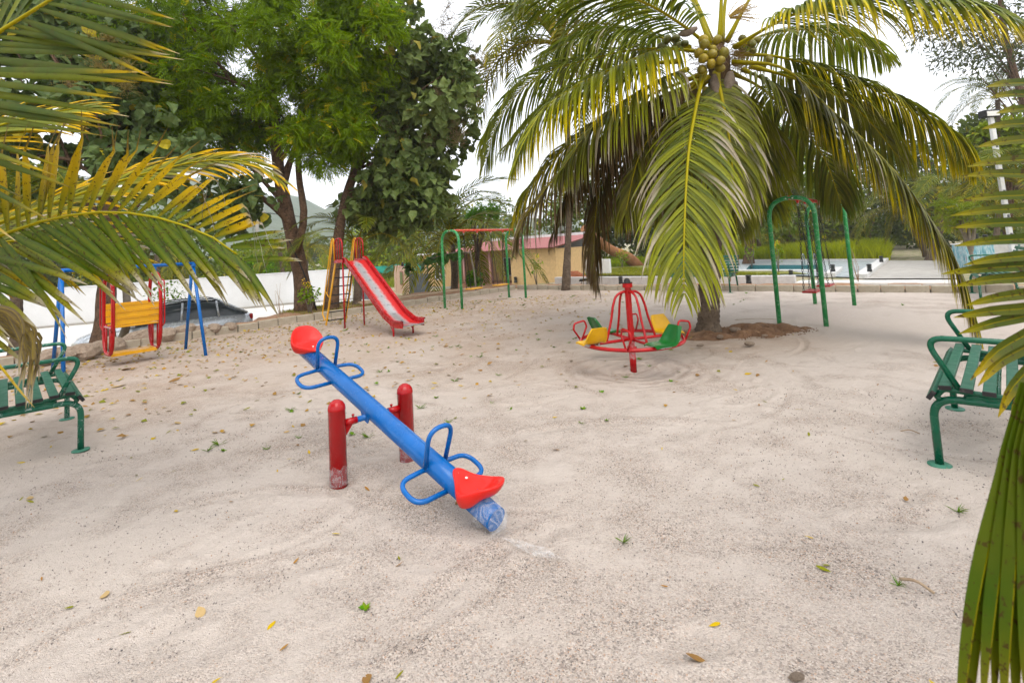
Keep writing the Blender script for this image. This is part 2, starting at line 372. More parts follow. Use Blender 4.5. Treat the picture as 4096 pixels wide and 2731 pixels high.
# ------------------------------------------------------------------ land outside the kerb: lower than the playground
def land_z(x, y):
    base = -1.0 + .5*sstep(-5, 4, np.asarray(x, float)-0.10*np.asarray(y, float)+2)
    pit = (1-sstep(3.0, 4.2, np.hypot(np.asarray(x, float)-14.6, np.asarray(y, float)-27.4)))*.9          # under the pool basin
    return base + .05*(vnoise(x, y, .35)-.5) - pit
def land():
    xs = np.r_[np.linspace(-1000, -45, 20), np.linspace(-40, 45, 130), np.linspace(50, 1000, 20)]
    ys = np.r_[np.linspace(-300, -20, 10), np.linspace(-15, 70, 130), np.linspace(76, 1050, 20)]
    X, Y = np.meshgrid(xs, ys, indexing='ij'); Z = land_z(X, Y)
    # under the yard itself it stays clear of the sand
    mb = MB(); mb.grid(np.stack([X, Y, Z], -1), flip=True); tag(mb.build('ground', 'outer'), kind='structure')
land()
def hills():
    mb = MB(); xs = np.linspace(-1500, 900, 110); rows = []
    for d, k in ((0, 0.), (60, .32), (130, .62), (210, .86), (300, 1.), (420, .9)):
        y = 620+d + 120*np.sin(xs/420.); h = 25 + 112*np.exp(-((xs+520)/330)**2) + 60*np.exp(-((xs+1150)/260)**2) + 30*np.exp(-((xs+60)/200)**2) + 14*np.sin(xs/47.)+9*np.sin(xs/19.+2)
        rows.append(np.stack([xs*.66, y*.66, -3+.66*h*k*(1+.06*np.sin(xs/13.+d))], -1))
    mb.grid(np.array(rows), flip=True); tag(mb.build('hills', 'hill'), kind='structure')
hills()
def bank():
    """strip of soil behind the kerbs, then a slope down to the lower ground"""
    mb = MB(); P = []
    for a in np.linspace(0, 18, 90):
        base = KC + KD*a + KOL*.11; w = 2.6 - 2.0*float(sstep(6.5, 9.5, a)) ; row = []
        for k, (d, z) in enumerate(((0, .06), (w*.3, .13), (w*.7, .12), (w, .06), (w+.35, -.35), (w+.8, -1.1))):
            p = base+KOL*d; j = (vnoise(p[0], p[1], 3.1)-.5)*.09 + (vnoise(p[0], p[1], 9.)-.5)*.05 if 0 < k < 5 else 0
            row.append((p[0], p[1], z+j))
        P.append(row)
    mb.grid(np.array(P)); P = []
    for a in np.linspace(-2.6, 20, 110):
        base = KC + KE*a + KOF*.11; row = []
        for k, (d, z) in enumerate(((0, .05), (.5, .10), (1.2, .06), (1.9, -.12), (2.7, -.24), (4.2, -.32), (5.2, -.62))):
            p = base+KOF*d; j = (vnoise(p[0], p[1], 2.7)-.5)*.10 + (vnoise(p[0], p[1], 8.)-.5)*.05 if 0 < k < 5 else 0
            row.append((p[0], p[1], z+j))
        P.append(row)
    mb.grid(np.array(P), flip=True); tag(mb.build('soil_bank', 'soil'), kind='structure')
bank()

# ------------------------------------------------------------------ kerbs: cast blocks with open joints
def kerbs():
    blocks = []
    for i in range(3):
        mb = MB(); mb.box((0, 0, .055), (.428-.006*i, .115, .20), bev=.012)
        blocks.append(mb.mesh('kerb_block'))
    for name, d, out, L, lab in (('kerb_left', KD, KOL, 18.4, None), ('kerb_far', KE, KOF, 17.6, None)):
        root = bpy.data.objects.new(name, None); COL.objects.link(root); root.location = tuple(KC); tag(root, kind='structure')
        n = int(L/.44)
        for i in range(n):
            s = .22+.44*i + (.06 if name == 'kerb_far' else 0)
            if name == 'kerb_far' and i in (): continue
            o = link('kerb_block', blocks[i % 3], 'kerb_stone', root); p = d*s + out*.055
            o.location = (p[0]+random.uniform(-.006, .006), p[1]+random.uniform(-.006, .006), random.uniform(-.014, .012))
            o.rotation_euler = (random.uniform(-.03, .03), random.uniform(-.02, .02), math.atan2(d[1], d[0])+random.uniform(-.015, .015))
kerbs()
# second low kerb and white paving edge beyond the far kerb on the right
def step_kerb():
    root = bpy.data.objects.new('kerb_step', None); COL.objects.link(root); tag(root, kind='structure')
    a = G(3310, 1146, .06); b = G(3960, 1150, .06); d = nrm(b-a); L = np.linalg.norm(b-a); n = int(L/.62); root.location = tuple(a)
    mb = MB(); mb.box((0, 0, -.05), (.605, .14, .22), bev=.01); me = mb.mesh('kerb_block')
    for i in range(n):
        o = link('kerb_block', me, 'concrete', root); p = d*(.31+.62*i); o.location = (p[0], p[1], random.uniform(-.01, .01)); o.rotation_euler = (0, 0, math.atan2(d[1], d[0])+random.uniform(-.01, .01))
step_kerb()

# ------------------------------------------------------------------ white compound wall, drive and stones at left
def compound_wall():
    pts = [np.array([-31., 19.0, 0]), np.array([-13.3, 28.6, 0]), np.array([-9.75, 29.3, 0])]
    t = thing('compound_wall', 'long white plastered wall beyond the blue gondola swing and the slide', 'wall', (-20, 25, -1))
    w = MB(); c = MB(); p = MB()
    for a, b in zip(pts, pts[1:]):
        d = nrm(b-a); L = np.linalg.norm(b-a); m = (a+b)/2; ax = (d, np.cross([0, 0, 1.], d), [0, 0, 1.])
        w.box((m[0], m[1], -.10), (L+.1, .2, 1.86), ax=ax); c.box((m[0], m[1], .85), (L+.14, .26, .05), ax=ax, bev=.012); p.box((m[0], m[1], -1.0), (L+.12, .25, .26), ax=ax, bev=.02)
    wbuild(w, 'wall_panel', 'whitewash', t); wbuild(c, 'coping', 'whitewash', t); wbuild(p, 'plinth', 'concrete', t)
compound_wall()
def drive():
    mb = MB(); a, b = np.array([-34, 16.5]), np.array([-8.0, 30.2]); rows = []
    for s in np.linspace(0, 1, 30):
        m = a+(b-a)*s; n_ = nrm([b[1]-a[1], -(b[0]-a[0]), 0])[:2]; row = []
        for o in (-.6, 3.0, 6.5, 9.2): q = m+n_*o; row.append((q[0], q[1], land_z(q[0], q[1])+.035))
        rows.append(row)
    mb.grid(np.array(rows)); tag(mb.build('driveway', 'pale_paving'), kind='structure')
    mb = MB(); rows = []
    for s in np.linspace(0, 1, 20):       # road outside the gate
        m = np.array([-22, 45.])+(np.array([6, 39.5])-np.array([-22, 45.]))*s; row = []
        for o in (0, 4.2): row.append((m[0]+.2*o, m[1]+o*.98, land_z(m[0], m[1])+.06))
        rows.append(row)
    mb.grid(np.array(rows), flip=True); tag(mb.build('road', 'asphalt'), kind='structure')
drive()
def rock_mesh(seed, flat=.7):
    r_ = np.random.default_rng(seed); mb = MB(); n1, n2 = 7, 10; P = []
    for i in range(n1+1):
        th = math.pi*i/n1; row = []
        for j in range(n2+1):
            ph = 2*math.pi*(j % n2)/n2; d = np.array([math.sin(th)*math.cos(ph), math.sin(th)*math.sin(ph), math.cos(th)])
            row.append(d)
        P.append(row)
    P = np.array(P); K = r_.normal(size=(9, 3)); K /= np.linalg.norm(K, axis=1, keepdims=True); off = r_.uniform(.62, .95, 9)
    rad = np.ones(P.shape[:2])
    for k, o in zip(K, off):
        dd = P@k; rad = np.where(dd > 1e-3, np.minimum(rad, o/np.maximum(dd, 1e-3)), rad)
    P = P*rad[..., None]*np.array([1, .8, flat]); mb.grid(P, smooth=False, flip=True); return mb.mesh('stone')
ROCKS = [rock_mesh(i) for i in range(6)]
def rocks():
    spots = [(340, 1385, .26), (395, 1368, .22), (560, 1330, .33), (625, 1322, .24), (675, 1316, .26), (740, 1304, .30), (805, 1296, .22), (865, 1289, .2), (460, 1352, .28), (930, 1280, .16), (255, 1398, .24), (200, 1405, .22)]
    labs = ['rough brown stone on the bank behind the gondola swing, %s of the row' % w for w in ('second', 'third', 'fifth', 'sixth', 'seventh', 'eighth', 'ninth', 'tenth', 'fourth', 'last', 'first', 'leftmost')]
    for (x, y, s), lab in zip(spots, labs):
        p = G(x, y+28, .12); p = p + KOL*.12; o = link('stone', ROCKS[random.randrange(6)], 'boulder'); o.location = (p[0], p[1], .12)
        o.scale = (s, s, s*.9); o.rotation_euler = (random.uniform(-.3, .3), random.uniform(-.3, .3), random.uniform(0, 6)); tag(o, lab, 'stone', 'stones along the bank')
rocks()

# ------------------------------------------------------------------ house, gate, fence
paint('cream_wall', (.62, .42, .20), .8, .12); paint('peach_wall', (.66, .45, .33), .8, .12); paint('pink_trim', (.70, .38, .36), .7, .1)
paint('roof_red', (.34, .125, .12), .6, .5, dustc=(.5, .34, .31)); paint('gate_grey', (.085, .095, .105), .5, .2); paint('white_frame', (.72, .72, .72), .4, .1)
paint('porch_tile', (.36, .17, .10), .4, .2); paint('net_green', (.02, .33, .24), .7, .1); paint('window_dark', (.05, .045, .04), .15, .1); paint('black_trim', (.012, .012, .013), .5, .1)
paint('plastic_chair', (.42, .33, .20), .5, .15); rough_mat('brick', (.33, .11, .055), (.45, .17, .09), 9, 50, .5, .004)
def house():
    t = thing('house', 'cream house with red corrugated roof beyond the green swing with yellow seats', 'house', (-1.5, 31, -.75))
    z0 = -.95; zt = 1.35
    A = np.array([-6.6, 35.7, 0]); B = np.array([-4.3, 33.75, 0]); C_ = np.array([-.12, 30.4, 0]); D = np.array([2.35, 28.6, 0]); u = nrm(D-C_); n_ = np.array([-u[1], u[0], 0])
    def wall(a, b, z1, z2, th=.2, name='wall', mat='cream_wall'):
        d = nrm(b-a); L = np.linalg.norm(b-a); m = (a+b)/2; mb = MB(); mb.box((m[0], m[1], (z1+z2)/2), (L, th, z2-z1), ax=(d, np.cross([0, 0, 1.], d), [0, 0, 1.])); return wbuild(mb, name, mat, t)
    wall(A, B, z0, zt); B2 = B + n_*2.6
    wall(B+u*.0+n_*.12, B2, z0, zt); C2 = C_+n_*2.6
    wall(B2+u*.12, C2-u*.12, z0, zt+.05)            # back wall of the porch
    wall(C_+n_*.12, C2, z0, zt); wall(C_-u*.1, D+u*.1, z0, zt+.04); D2 = D+n_*4.5
    wall(D+n_*.12, D2, z0, zt)
    mb = MB(); m = (B+C2)/2; mb.box((m[0], m[1], -.82), (np.linalg.norm(C_-B)-.25, 2.45, .26), ax=(u, n_, [0, 0, 1.])); wbuild(mb, 'porch_floor', 'porch_tile', t)
    for f in (.18, .62):                               # porch posts
        p = B+(C_-B)*f + n_*.15; mb = MB(); mb.lathe([(.07, -.7), (.07, 1.3)], 10, (p[0], p[1], 0)); wbuild(mb, 'porch_post', 'pink_trim', t)
    # windows
    def window(c, w, h, z):
        f = MB(); e = .05
        for dx, dz, sx, sz in ((0, h/2, w, e), (0, -h/2, w, e), (-w/2, 0, e, h), (w/2, 0, e, h), (0, 0, e, h)):
            p = c+u*dx; f.box((p[0], p[1], z+dz), (sx, .07, sz+.002*(sx > sz)), ax=(u, n_, [0, 0, 1.]))
        fr = wbuild(f, 'window', 'white_frame', t); g = MB(); g.box((c[0]+n_[0]*.015, c[1]+n_[1]*.015, z), (w-.02, .02, h-.02), ax=(u, n_, [0, 0, 1.])); wbuild(g, 'pane', 'window_dark', t, fr)
    window(A+(B-A)*.62-n_*.12, .95, 1.05, .15); window(B2+(C2-B2)*.62-n_*.13, 1.3, 1.2, .25)
    d_ = MB(); p = B2+(C2-B2)*.22-n_*.12; d_.box((p[0], p[1], .2), (.9, .06, 1.9), ax=(u, n_, [0, 0, 1.])); wbuild(d_, 'door', 'pink_trim', t)
    # corrugated roof: one sheet over porch and room, sloping to the front
    def roof(a, b, depth, zf, zb, name='roof', over=.35):
        d = nrm(b-a); a = a-d*over; L = np.linalg.norm(b-a)+over; nn = int(L/.075); mb = MB(); rows = []
        for i in range(nn+1):
            s = i*L/nn; w = .028*math.cos(i*math.pi); row = []
            for q, z in ((-.55, zf), (depth*.5, (zf+zb)/2), (depth, zb)):
                p = a+d*s+n_*q; row.append((p[0], p[1], z+w))
            rows.append(row)
        mb.grid(np.array(rows), smooth=False, flip=True); P2 = np.array(rows); P2[..., 2] -= .02; mb.grid(P2, smooth=False); return wbuild(mb, name, 'roof_red', t)
    roof(B-u*.2, D, 4.6, 1.42, 2.12); 
    mb = MB(); m = (B+D)/2+n_*4.7; mb.box((m[0], m[1], 1.35), (np.linalg.norm(D-B)+.2, .22, 1.9), ax=(u, n_, [0, 0, 1.])); wbuild(mb, 'parapet', 'whitewash', t)
    mb = MB(); m = (A+B)/2; mb.box((m[0]+n_[0]*1.2, m[1]+n_[1]*1.2, 1.42), (np.linalg.norm(B-A)+.5, 3.0, .12), ax=(nrm(B-A), np.cross([0, 0, 1.], nrm(B-A)), [0, 0, 1.])); wbuild(mb, 'roof_slab', 'whitewash', t)
    mb = MB(); m = (A+B)/2; d = nrm(B-A); mb.box((m[0], m[1], -1.0), (np.linalg.norm(B-A)+.1, .3, .3), ax=(d, np.cross([0, 0, 1.], d), [0, 0, 1.])); wbuild(mb, 'plinth', 'concrete', t)
    # stack of moulded chairs on the porch
    c = C2-u*.9-n_*.75; s = thing('chair_stack', 'stack of beige plastic chairs on the porch of the cream house', 'chairs', (c[0], c[1], -.69), math.atan2(u[1], u[0]))
    for k in range(5):
        mb = MB(); z = .08*k
        mb.box((0, 0, .42+z), (.44, .42, .03), bev=.01)
        P = [[(-.22+.44*i/6, .2+.03*math.cos((i/6-.5)*3)+.06*j/5, .44+z+.4*j/5-.02*abs(i/6-.5)*j/5) for i in range(7)] for j in range(6)]; mb.grid(np.array(P)); Q = np.array(P); Q[..., 1] += .02; mb.grid(Q, flip=True)
        for x in (-.2, .2):
            for y in (-.18, .18): mb.tube([(x, y, .42+z), (x*1.12, y*1.12, .0+z if k == 0 else .1+z)], .018, 6)
            mb.tube(fillet([(x*1.1, -.18, .42+z), (x*1.15, -.2, .63+z), (x*1.15, .2, .65+z)], .08), .018, 6)
        o = mb.build('chair', 'plastic_chair', s)
house()
def gate():
    t = thing('gate_pillar', 'peach gate pillar with a small framed plaque beside the open grey gate', 'pillar', (-7.3, 32.1, -1))
    a = np.array([-7.85, 33.0, 0]); b = np.array([-6.78, 31.27, 0]); d = nrm(b-a); n_ = np.array([-d[1], d[0], 0]); m = (a+b)/2
    mb = MB(); mb.box((m[0], m[1], -.18), (np.linalg.norm(b-a), .35, 1.72), ax=(d, n_, [0, 0, 1.]), bev=.01); wbuild(mb, 'pillar_wall', 'peach_wall', t)
    mb = MB(); mb.box((a[0], a[1], -.13), (.35, .42, 1.86), ax=(d, n_, [0, 0, 1.])); wbuild(mb, 'post', 'peach_wall', t)
    mb = MB(); mb.box((m[0]+d[0]*.15, m[1]+d[1]*.15, .71), (np.linalg.norm(b-a)-.3, .38, .05), ax=(d, n_, [0, 0, 1.])); wbuild(mb, 'cap', 'pink_trim', t)
    mb = MB(); q = m+d*.25-n_*.19; mb.box((q[0], q[1], -.0), (.62, .03, .9), ax=(d, n_, [0, 0, 1.])); fr = wbuild(mb, 'plaque', 'roof_red', t)
    mb = MB(); q = q-n_*.02; mb.box((q[0], q[1], -.0), (.52, .012, .78), ax=(d, n_, [0, 0, 1.])); wbuild(mb, 'plaque_face', paint('plaque_paint', (.16, .2, .07), .5, .6), t, fr)
    mb = MB(); mb.lathe([(.09, .73), (.09, .95), (.05, 1.0), (0, 1.02)], 10, (m[0], m[1], 0)); wbuild(mb, 'lantern', 'black_trim', t)
    g = thing('metal_gate', 'grey sheet metal gate leaf standing open beside the peach pillar', 'gate', (-6.7, 31.1, -1))
    a = np.array([-6.70, 31.15, 0]); b = np.array([-5.2, 29.35, 0]); d = nrm(b-a); n_ = np.array([-d[1], d[0], 0]); m = (a+b)/2; L = np.linalg.norm(b-a)
    mb = MB(); mb.box((m[0], m[1], -.35), (L, .03, 1.2), ax=(d, n_, [0, 0, 1.])); wbuild(mb, 'sheet', 'gate_grey', g)
    mb = MB()
    for zz in (.26, .62): mb.box((m[0], m[1], zz), (L, .045, .045), ax=(d, n_, [0, 0, 1.]))
    for f in (0.01, .99): q = a+(b-a)*f; mb.box((q[0], q[1], -.16), (.05, .05, 1.66), ax=(d, n_, [0, 0, 1.]))
    wbuild(mb, 'gate_frame', 'gate_grey', g)
    for k in range(14):
        q = a+(b-a)*(k+1)/15; mb = MB(); mb.tube([(q[0], q[1], .27), (q[0], q[1], .70)], .011, 6); wbuild(mb, 'bar', 'gate_grey', g)
    g = thing('louvred_gate', 'dark grey barred gate leaf at the end of the white wall', 'gate', (-9.5, 29.6, -1))
    a = np.array([-9.55, 29.4, 0]); b = np.array([-8.1, 28.2, 0]); d = nrm(b-a); n_ = np.array([-d[1], d[0], 0]); m = (a+b)/2; L = np.linalg.norm(b-a)
    mb = MB(); mb.box((m[0], m[1], -.72), (L, .03, .55), ax=(d, n_, [0, 0, 1.])); wbuild(mb, 'sheet', 'gate_grey', g)
    mb = MB()
    for zz in (-.42, .5): mb.box((m[0], m[1], zz), (L, .05, .05), ax=(d, n_, [0, 0, 1.]))
    for f in (0.01, .99): q = a+(b-a)*f; mb.box((q[0], q[1], -.2), (.05, .05, 1.5), ax=(d, n_, [0, 0, 1.]))
    wbuild(mb, 'gate_frame', 'gate_grey', g)
    for k in range(16):
        q = a+(b-a)*(k+1)/17; mb = MB(); mb.tube([(q[0], q[1], -.44), (q[0], q[1], .5)], .013, 6); wbuild(mb, 'bar', 'gate_grey', g)
    f = thing('net_fence', 'green shade net strung on posts across the road beyond the slide', 'fence', (-10, 46, -1))
    P = [];
    for i in range(41):
        x = -18+16*i/40; row = []
        for j in range(5): row.append((x, 46.5+.12*math.sin(i*1.7+j), -.05+.62*j/4+.05*math.sin(i*.78)+.04*math.sin(i*2.1+j)))
        P.append(row)
    mb = MB(); mb.grid(np.array(P)); Q = np.array(P); Q[..., 1] += .02; mb.grid(Q, flip=True); wbuild(mb, 'net', 'net_green', f)
    for x in (-17, -13.5, -10, -6.5, -3): mb = MB(); mb.tube([(x, 46.56, -1.2), (x, 46.56, .7)], .06, 8); wbuild(mb, 'fence_post', 'concrete', f)
gate()
def brick_pile():
    t = thing('brick_pile', 'pile of red bricks beside the cream house', 'bricks', (3.4, 29.5, -.55))
    mb = MB(); mb.box((0, 0, 0), (.22, .105, .07), bev=.004); me = mb.mesh('brick'); r_ = random.Random(4)
    for l in range(6):
        for i in range(9-l):
            for j in range(3):
                o = link('brick', me, 'brick', t); o.location = ((i-(9-l)/2)*.24+r_.uniform(-.02, .02), j*.15+r_.uniform(-.02, .02), .04+l*.078); o.rotation_euler = (0, 0, r_.uniform(-.2, .2))
    w = thing('low_white_wall', 'short grey white wall behind the brick pile', 'wall', (4.2, 31.5, -.6), -.7); mb = MB(); mb.box((0, 0, .5), (4.2, .18, 1.2), bev=.02); mb.build('wall_panel', 'whitewash', w)
brick_pile()

# ------------------------------------------------------------------ pool side
def pool():
    PZ = -.5
    m, n, b = new_mat('deck_tile'); v = coords(n); mp = n.nodes.new('ShaderNodeMapping'); mp.inputs['Rotation'].default_value = (0, 0, -.83); n.links.new(v, mp.inputs[0])
    br = n.nodes.new('ShaderNodeTexBrick'); n.links.new(mp.outputs[0], br.inputs['Vector']); br.offset = 0
    for k, x in (('Scale', 1.), ('Mortar Size', .012), ('Brick Width', .34), ('Row Height', .34)): br.inputs[k].default_value = x
    br.inputs['Color1'].default_value = (.27, .31, .325, 1); br.inputs['Color2'].default_value = (.38, .42, .435, 1); br.inputs['Mortar'].default_value = (.2, .21, .21, 1)
    n.links.new(br.outputs[0], b.inputs['Base Color']); b.inputs['Roughness'].default_value = .45; bump(n, b, br.outputs['Fac'], -.3, .01); MATS['deck_tile'] = m
    m, n, b = new_mat('pool_water'); v = coords(n); b.inputs['Base Color'].default_value = (.012, .13, .13, 1); b.inputs['Roughness'].default_value = .06
    bump(n, b, noise(n, v, 5, 3), .25, .03); MATS['pool_water'] = m
    paint('pool_tile', (.05, .20, .22), .3, .1); paint('coping_white', (.64, .63, .61), .6, .15); paint('steel', (.55, .56, .57), .28, .1, metal=1.)
    a, b_, c, d = (G(*q, PZ) for q in ((2980, 1087), (3300, 1087), (3282, 1064), (3000, 1064)))
    def quad(name, pts, z, mat, kind='structure', flip=False):
        mb = MB(); mb.add([(p[0], p[1], z) for p in pts], [(0, 1, 2, 3)]); return tag(mb.build(name, mat), kind=kind)
    # deck with the basin cut out
    o = [G(2770, 1092, PZ), G(3420, 1115, PZ), G(3535, 1047, PZ), G(2790, 1047, PZ)]
    mb = MB(); i_ = [a, b_, c, d]; mb.add([(p[0], p[1], PZ+.06) for p in o+i_], [(0, 1, 5, 4), (1, 2, 6, 5), (2, 3, 7, 6), (3, 0, 4, 7)]); tag(mb.build('pool_deck', 'deck_tile'), kind='structure')
    mb = MB()
    for k in range(4):
        p, q = i_[k], i_[(k+1) % 4]; mb.add([(p[0], p[1], PZ+.06), (q[0], q[1], PZ+.06), (q[0], q[1], PZ-.9), (p[0], p[1], PZ-.9)], [(0, 1, 2, 3)])
    tag(mb.build('pool_wall', 'pool_tile'), kind='structure'); quad('pool_water', i_, PZ-.12, 'pool_water')
    for p, q, nm in ((o[3], o[2], 'pool_coping'), (o[0]+np.array([.3, .3, 0]), G(3290, 1092, PZ), 'pool_coping_near')):
        dd = nrm(q-p); L = np.linalg.norm(q-p); mm = (p+q)/2; mb = MB(); mb.box((mm[0], mm[1], PZ+.1), (L, .4, .12), ax=(dd, np.cross([0, 0, 1.], dd), [0, 0, 1.]), bev=.01); tag(mb.build('coping', 'coping_white'), kind='structure')
    # white retaining wall in front of the lawn
    p, q = G(2225, 1137, -.25), G(3185, 1140, -.25); dd = nrm(q-p); L = np.linalg.norm(q-p); mm = (p+q)/2; t = thing('retaining_wall', 'low white retaining wall along the lawn behind the far kerb', 'wall', (mm[0], mm[1], -.4))
    mb = MB(); mb.box((mm[0], mm[1], -.22), (L, .22, .58), ax=(dd, np.cross([0, 0, 1.], dd), [0, 0, 1.]), bev=.012); wbuild(mb, 'wall_panel', 'coping_white', t)
    # lawn
    l = [G(2180, 1104, PZ), G(3240, 1104, PZ), G(3120, 1087, PZ), G(2780, 1091, PZ), G(2760, 1068, PZ), G(2560, 1064, PZ), G(2300, 1085, PZ)]
    mb = MB(); mb.add([(x[0], x[1], PZ+.10) for x in l], [tuple(range(7))]); tag(mb.build('lawn', 'lawn'), kind='structure')
    # concrete court with pale border strips at right
    mb = MB(); mb.add([(x[0], x[1], PZ+.075) for x in (G(3455, 1122, PZ), G(3840, 1122, PZ), G(3760, 1048, PZ), G(3545, 1047, PZ))], [(0, 1, 2, 3)]); tag(mb.build('concrete_court', 'concrete'), kind='structure')
    for (x0, y0, x1, y1, w) in ((3445, 1118, 3537, 1048, .42), (3320, 1112, 3352, 1086, .4)):
        p, q = G(x0, y0, PZ), G(x1, y1, PZ); dd = nrm(q-p); L = np.linalg.norm(q-p); mm = (p+q)/2; mb = MB(); mb.box((mm[0], mm[1], PZ+.12), (L, w, .2), ax=(dd, np.cross([0, 0, 1.], dd), [0, 0, 1.]), bev=.012); tag(mb.build('border_strip', 'coping_white'), kind='structure')
    p, q = G(3190, 1130, -.1), G(3860, 1130, -.1); dd = nrm(q-p); L = np.linalg.norm(q-p); mm = (p+q)/2; mb = MB(); mb.box((mm[0], mm[1], -.16), (L, .9, .2), ax=(dd, np.cross([0, 0, 1.], dd), [0, 0, 1.]), bev=.02); tag(mb.build('pale_path', 'pale_paving'), kind='structure')
    # ladder
    c0 = G(3215, 1082, PZ); t = thing('pool_ladder', 'steel handrail ladder at the edge of the pool', 'ladder', (c0[0], c0[1], PZ+.06), -.7)
    for k in (0, .5): mb = MB(); mb.tube(fillet([(k, 0, 0), (k, 0, .78), (k, .45, .74), (k, .55, -.6)], [0, .12, .16, 0]), .022, 8); mb.build('handrail', 'steel', t)
    for z in (-.25, -.5): mb = MB(); mb.box((.25, .52, z), (.5, .08, .025)); mb.build('rung', 'steel', t)
pool()
def bollards():
    paint('bollard_black', (.022, .024, .026), .5, .3); paint('bollard_lens', (.16, .21, .16), .3, .1)
    def make(lab):
        t = thing('bollard_light', lab, 'bollard', group='bollard lights')
        mb = MB(); mb.lathe([(.085, 0), (.085, .11), (.07, .115)], 16); mb.build('base', 'bollard_black', t)
        mb = MB(); mb.lathe([(.06, .112), (.06, .26)], 14); mb.build('lens', 'bollard_lens', t)
        for k in range(4): mb = MB(); mb.lathe([(.06, .135+.03*k), (.088, .13+.03*k), (.088, .142+.03*k), (.06, .15+.03*k)], 16); mb.build('louvre', 'bollard_black', t)
        mb = MB(); mb.lathe([(.088, .255), (.09, .285), (.07, .31), (0, .318)], 16); mb.build('cap', 'bollard_black', t); return t
    sp = [(2484, 1138, -.17, 'black louvred bollard light in front of the white wall, beside the roundabout top'), (2996, 1137, -.17, 'black louvred bollard light in front of the white wall, right of the palm trunk'),
          (3165, 1109, -.42, 'black louvred bollard light behind the near swing post, at the end of the white wall'), (3333, 1087, -.29, 'black louvred bollard light on the short pale strip by the pool corner'),
          (3479, 1087, -.29, 'black louvred bollard light on the long pale strip beside the court'), (3526, 1049, -.29, 'black louvred bollard light at the far end of the long pale strip'),
          (2202, 1107, -.42, 'black louvred bollard light beside the brick pile'), (2063, 1131, -.6, 'black louvred bollard light against the cream house wall'), (2665, 1108, -.4, 'black louvred bollard light behind the hanging palm frond on the lawn edge')]
    first = None
    for x, y, z, lab in sp:
        p = G(x, y, z); o = make(lab) if first is None else copy_tree(first); first = first or o
        o.location = (p[0], p[1], z); o['label'] = lab; s = 1.0 if z > -.5 else 1.15; o.scale = (s, s, s)
    for x, y, lab in ((3905, 966, 'black louvred bollard light standing on the painted ledge behind the far bench'), (3944, 970, 'second black bollard light on the painted ledge, next to the first')):
        p = at(x, y, 19.5); o = copy_tree(first); o.location = tuple(p); o['label'] = lab
    # colourful painted tank wall the two stand on
    p = at(3925, 1030, 19.5); m, n, b = new_mat('painted_cloth'); v = coords(n); mp = n.nodes.new('ShaderNodeMapping'); mp.inputs['Scale'].default_value = (9, 9, 1.2); n.links.new(v, mp.inputs[0])
    n.links.new(ramp(n, noise(n, mp.outputs[0], 1.6, 4, .7), [(.3, (.03, .12, .17)), (.45, (.10, .30, .36)), (.55, (.42, .50, .52)), (.63, (.13, .32, .38)), (.72, (.45, .14, .17)), (.85, (.06, .15, .2))]), b.inputs['Base Color']); b.inputs['Roughness'].default_value = .6; MATS['painted_cloth'] = m
    zt = at(3925, 972, 19.5)[2]; zb = -.55; t = thing('painted_planter', 'planter wall painted in blue and pink streaks behind the far bench', 'planter', (p[0], p[1], zb), -.1)
    mb = MB(); mb.box((0, .35, (zt-zb)/2-.02), (1.05, .7, zt-zb), bev=.02); mb.build('planter_body', 'painted_cloth', t); mb = MB(); mb.box((0, .35, zt-zb-.02), (1.1, .76, .05), bev=.01); mb.build('rim', 'coping_white', t)
    p = at(4060, 1025, 21); t = thing('white_boundary_wall', 'low white wall behind the far bench at the edge of the photo', 'wall', (p[0], p[1], -.55), -.12); mb = MB(); mb.box((1.5, .2, .75), (5.2, .2, .5), bev=.02); mb.box((.2, .2, .25), (.25, .2, .6)); mb.build('wall_panel', 'coping_white', t)
    # flood light on the soil
    p = G(2338, 1139, .08); t = thing('flood_light', 'black flood lamp on two short legs on the soil by the palm', 'lamp', tuple(p), .35)
    mb = MB(); mb.box((0, 0, .17), (.36, .05, .13), ax=([1, 0, 0], [0, .5, .86], [0, -.86, .5]), bev=.01); h = mb.build('lamp_head', 'black_trim', t)
    mb = MB(); mb.box((0, -.025, .19), (.31, .004, .10), ax=([1, 0, 0], [0, .5, .86], [0, -.86, .5])); mb.build('lens', 'bollard_lens', t)
    for x in (-.09, .09): mb = MB(); mb.tube([(x, .02, .14), (x*1.2, .06, -.03)], .012, 6); mb.build('leg', 'black_trim', t)
bollards()
# ------------------------------------------------------------------ play equipment
paint('blue', (.000, .115, .40), .24, .05, scuff=.06); paint('red', (.40, .002, .004), .22, .05, scuff=.06); paint('seat_red', (.72, .012, .006), .42, .02)
paint('swing_green', (.024, .29, .075), .38, .18, film=.35); paint('beam_orange', (.62, .05, .012), .45, .35, film=.5); paint('beam_red', (.6, .03, .02), .4, .2)
paint('yellow', (.74, .36, .004), .38, .10); paint('chair_yellow', (.74, .41, .003), .42, .12); paint('chair_green', (.004, .125, .018), .32, .10)
paint('bench_green', (.002, .098, .048), .28, .14); paint('slat_green', (.018, .115, .065), .5, .2); paint('cap_black', (.02, .018, .018), .6, .2)
paint('chain_black', (.02, .019, .018), .5, .15, metal=.3); paint('bench_green_film', (.006, .125, .07), .3, .15, film=.45); paint('bolt_white', (.75, .74, .7), .35, .1)
paint('slide_red', (.40, .002, .005), .26, .08, scuff=.1); paint('seat_plate_red', (.42, .02, .02), .4, .2); paint('foot_dusty', (.05, .20, .13), .6, .85)
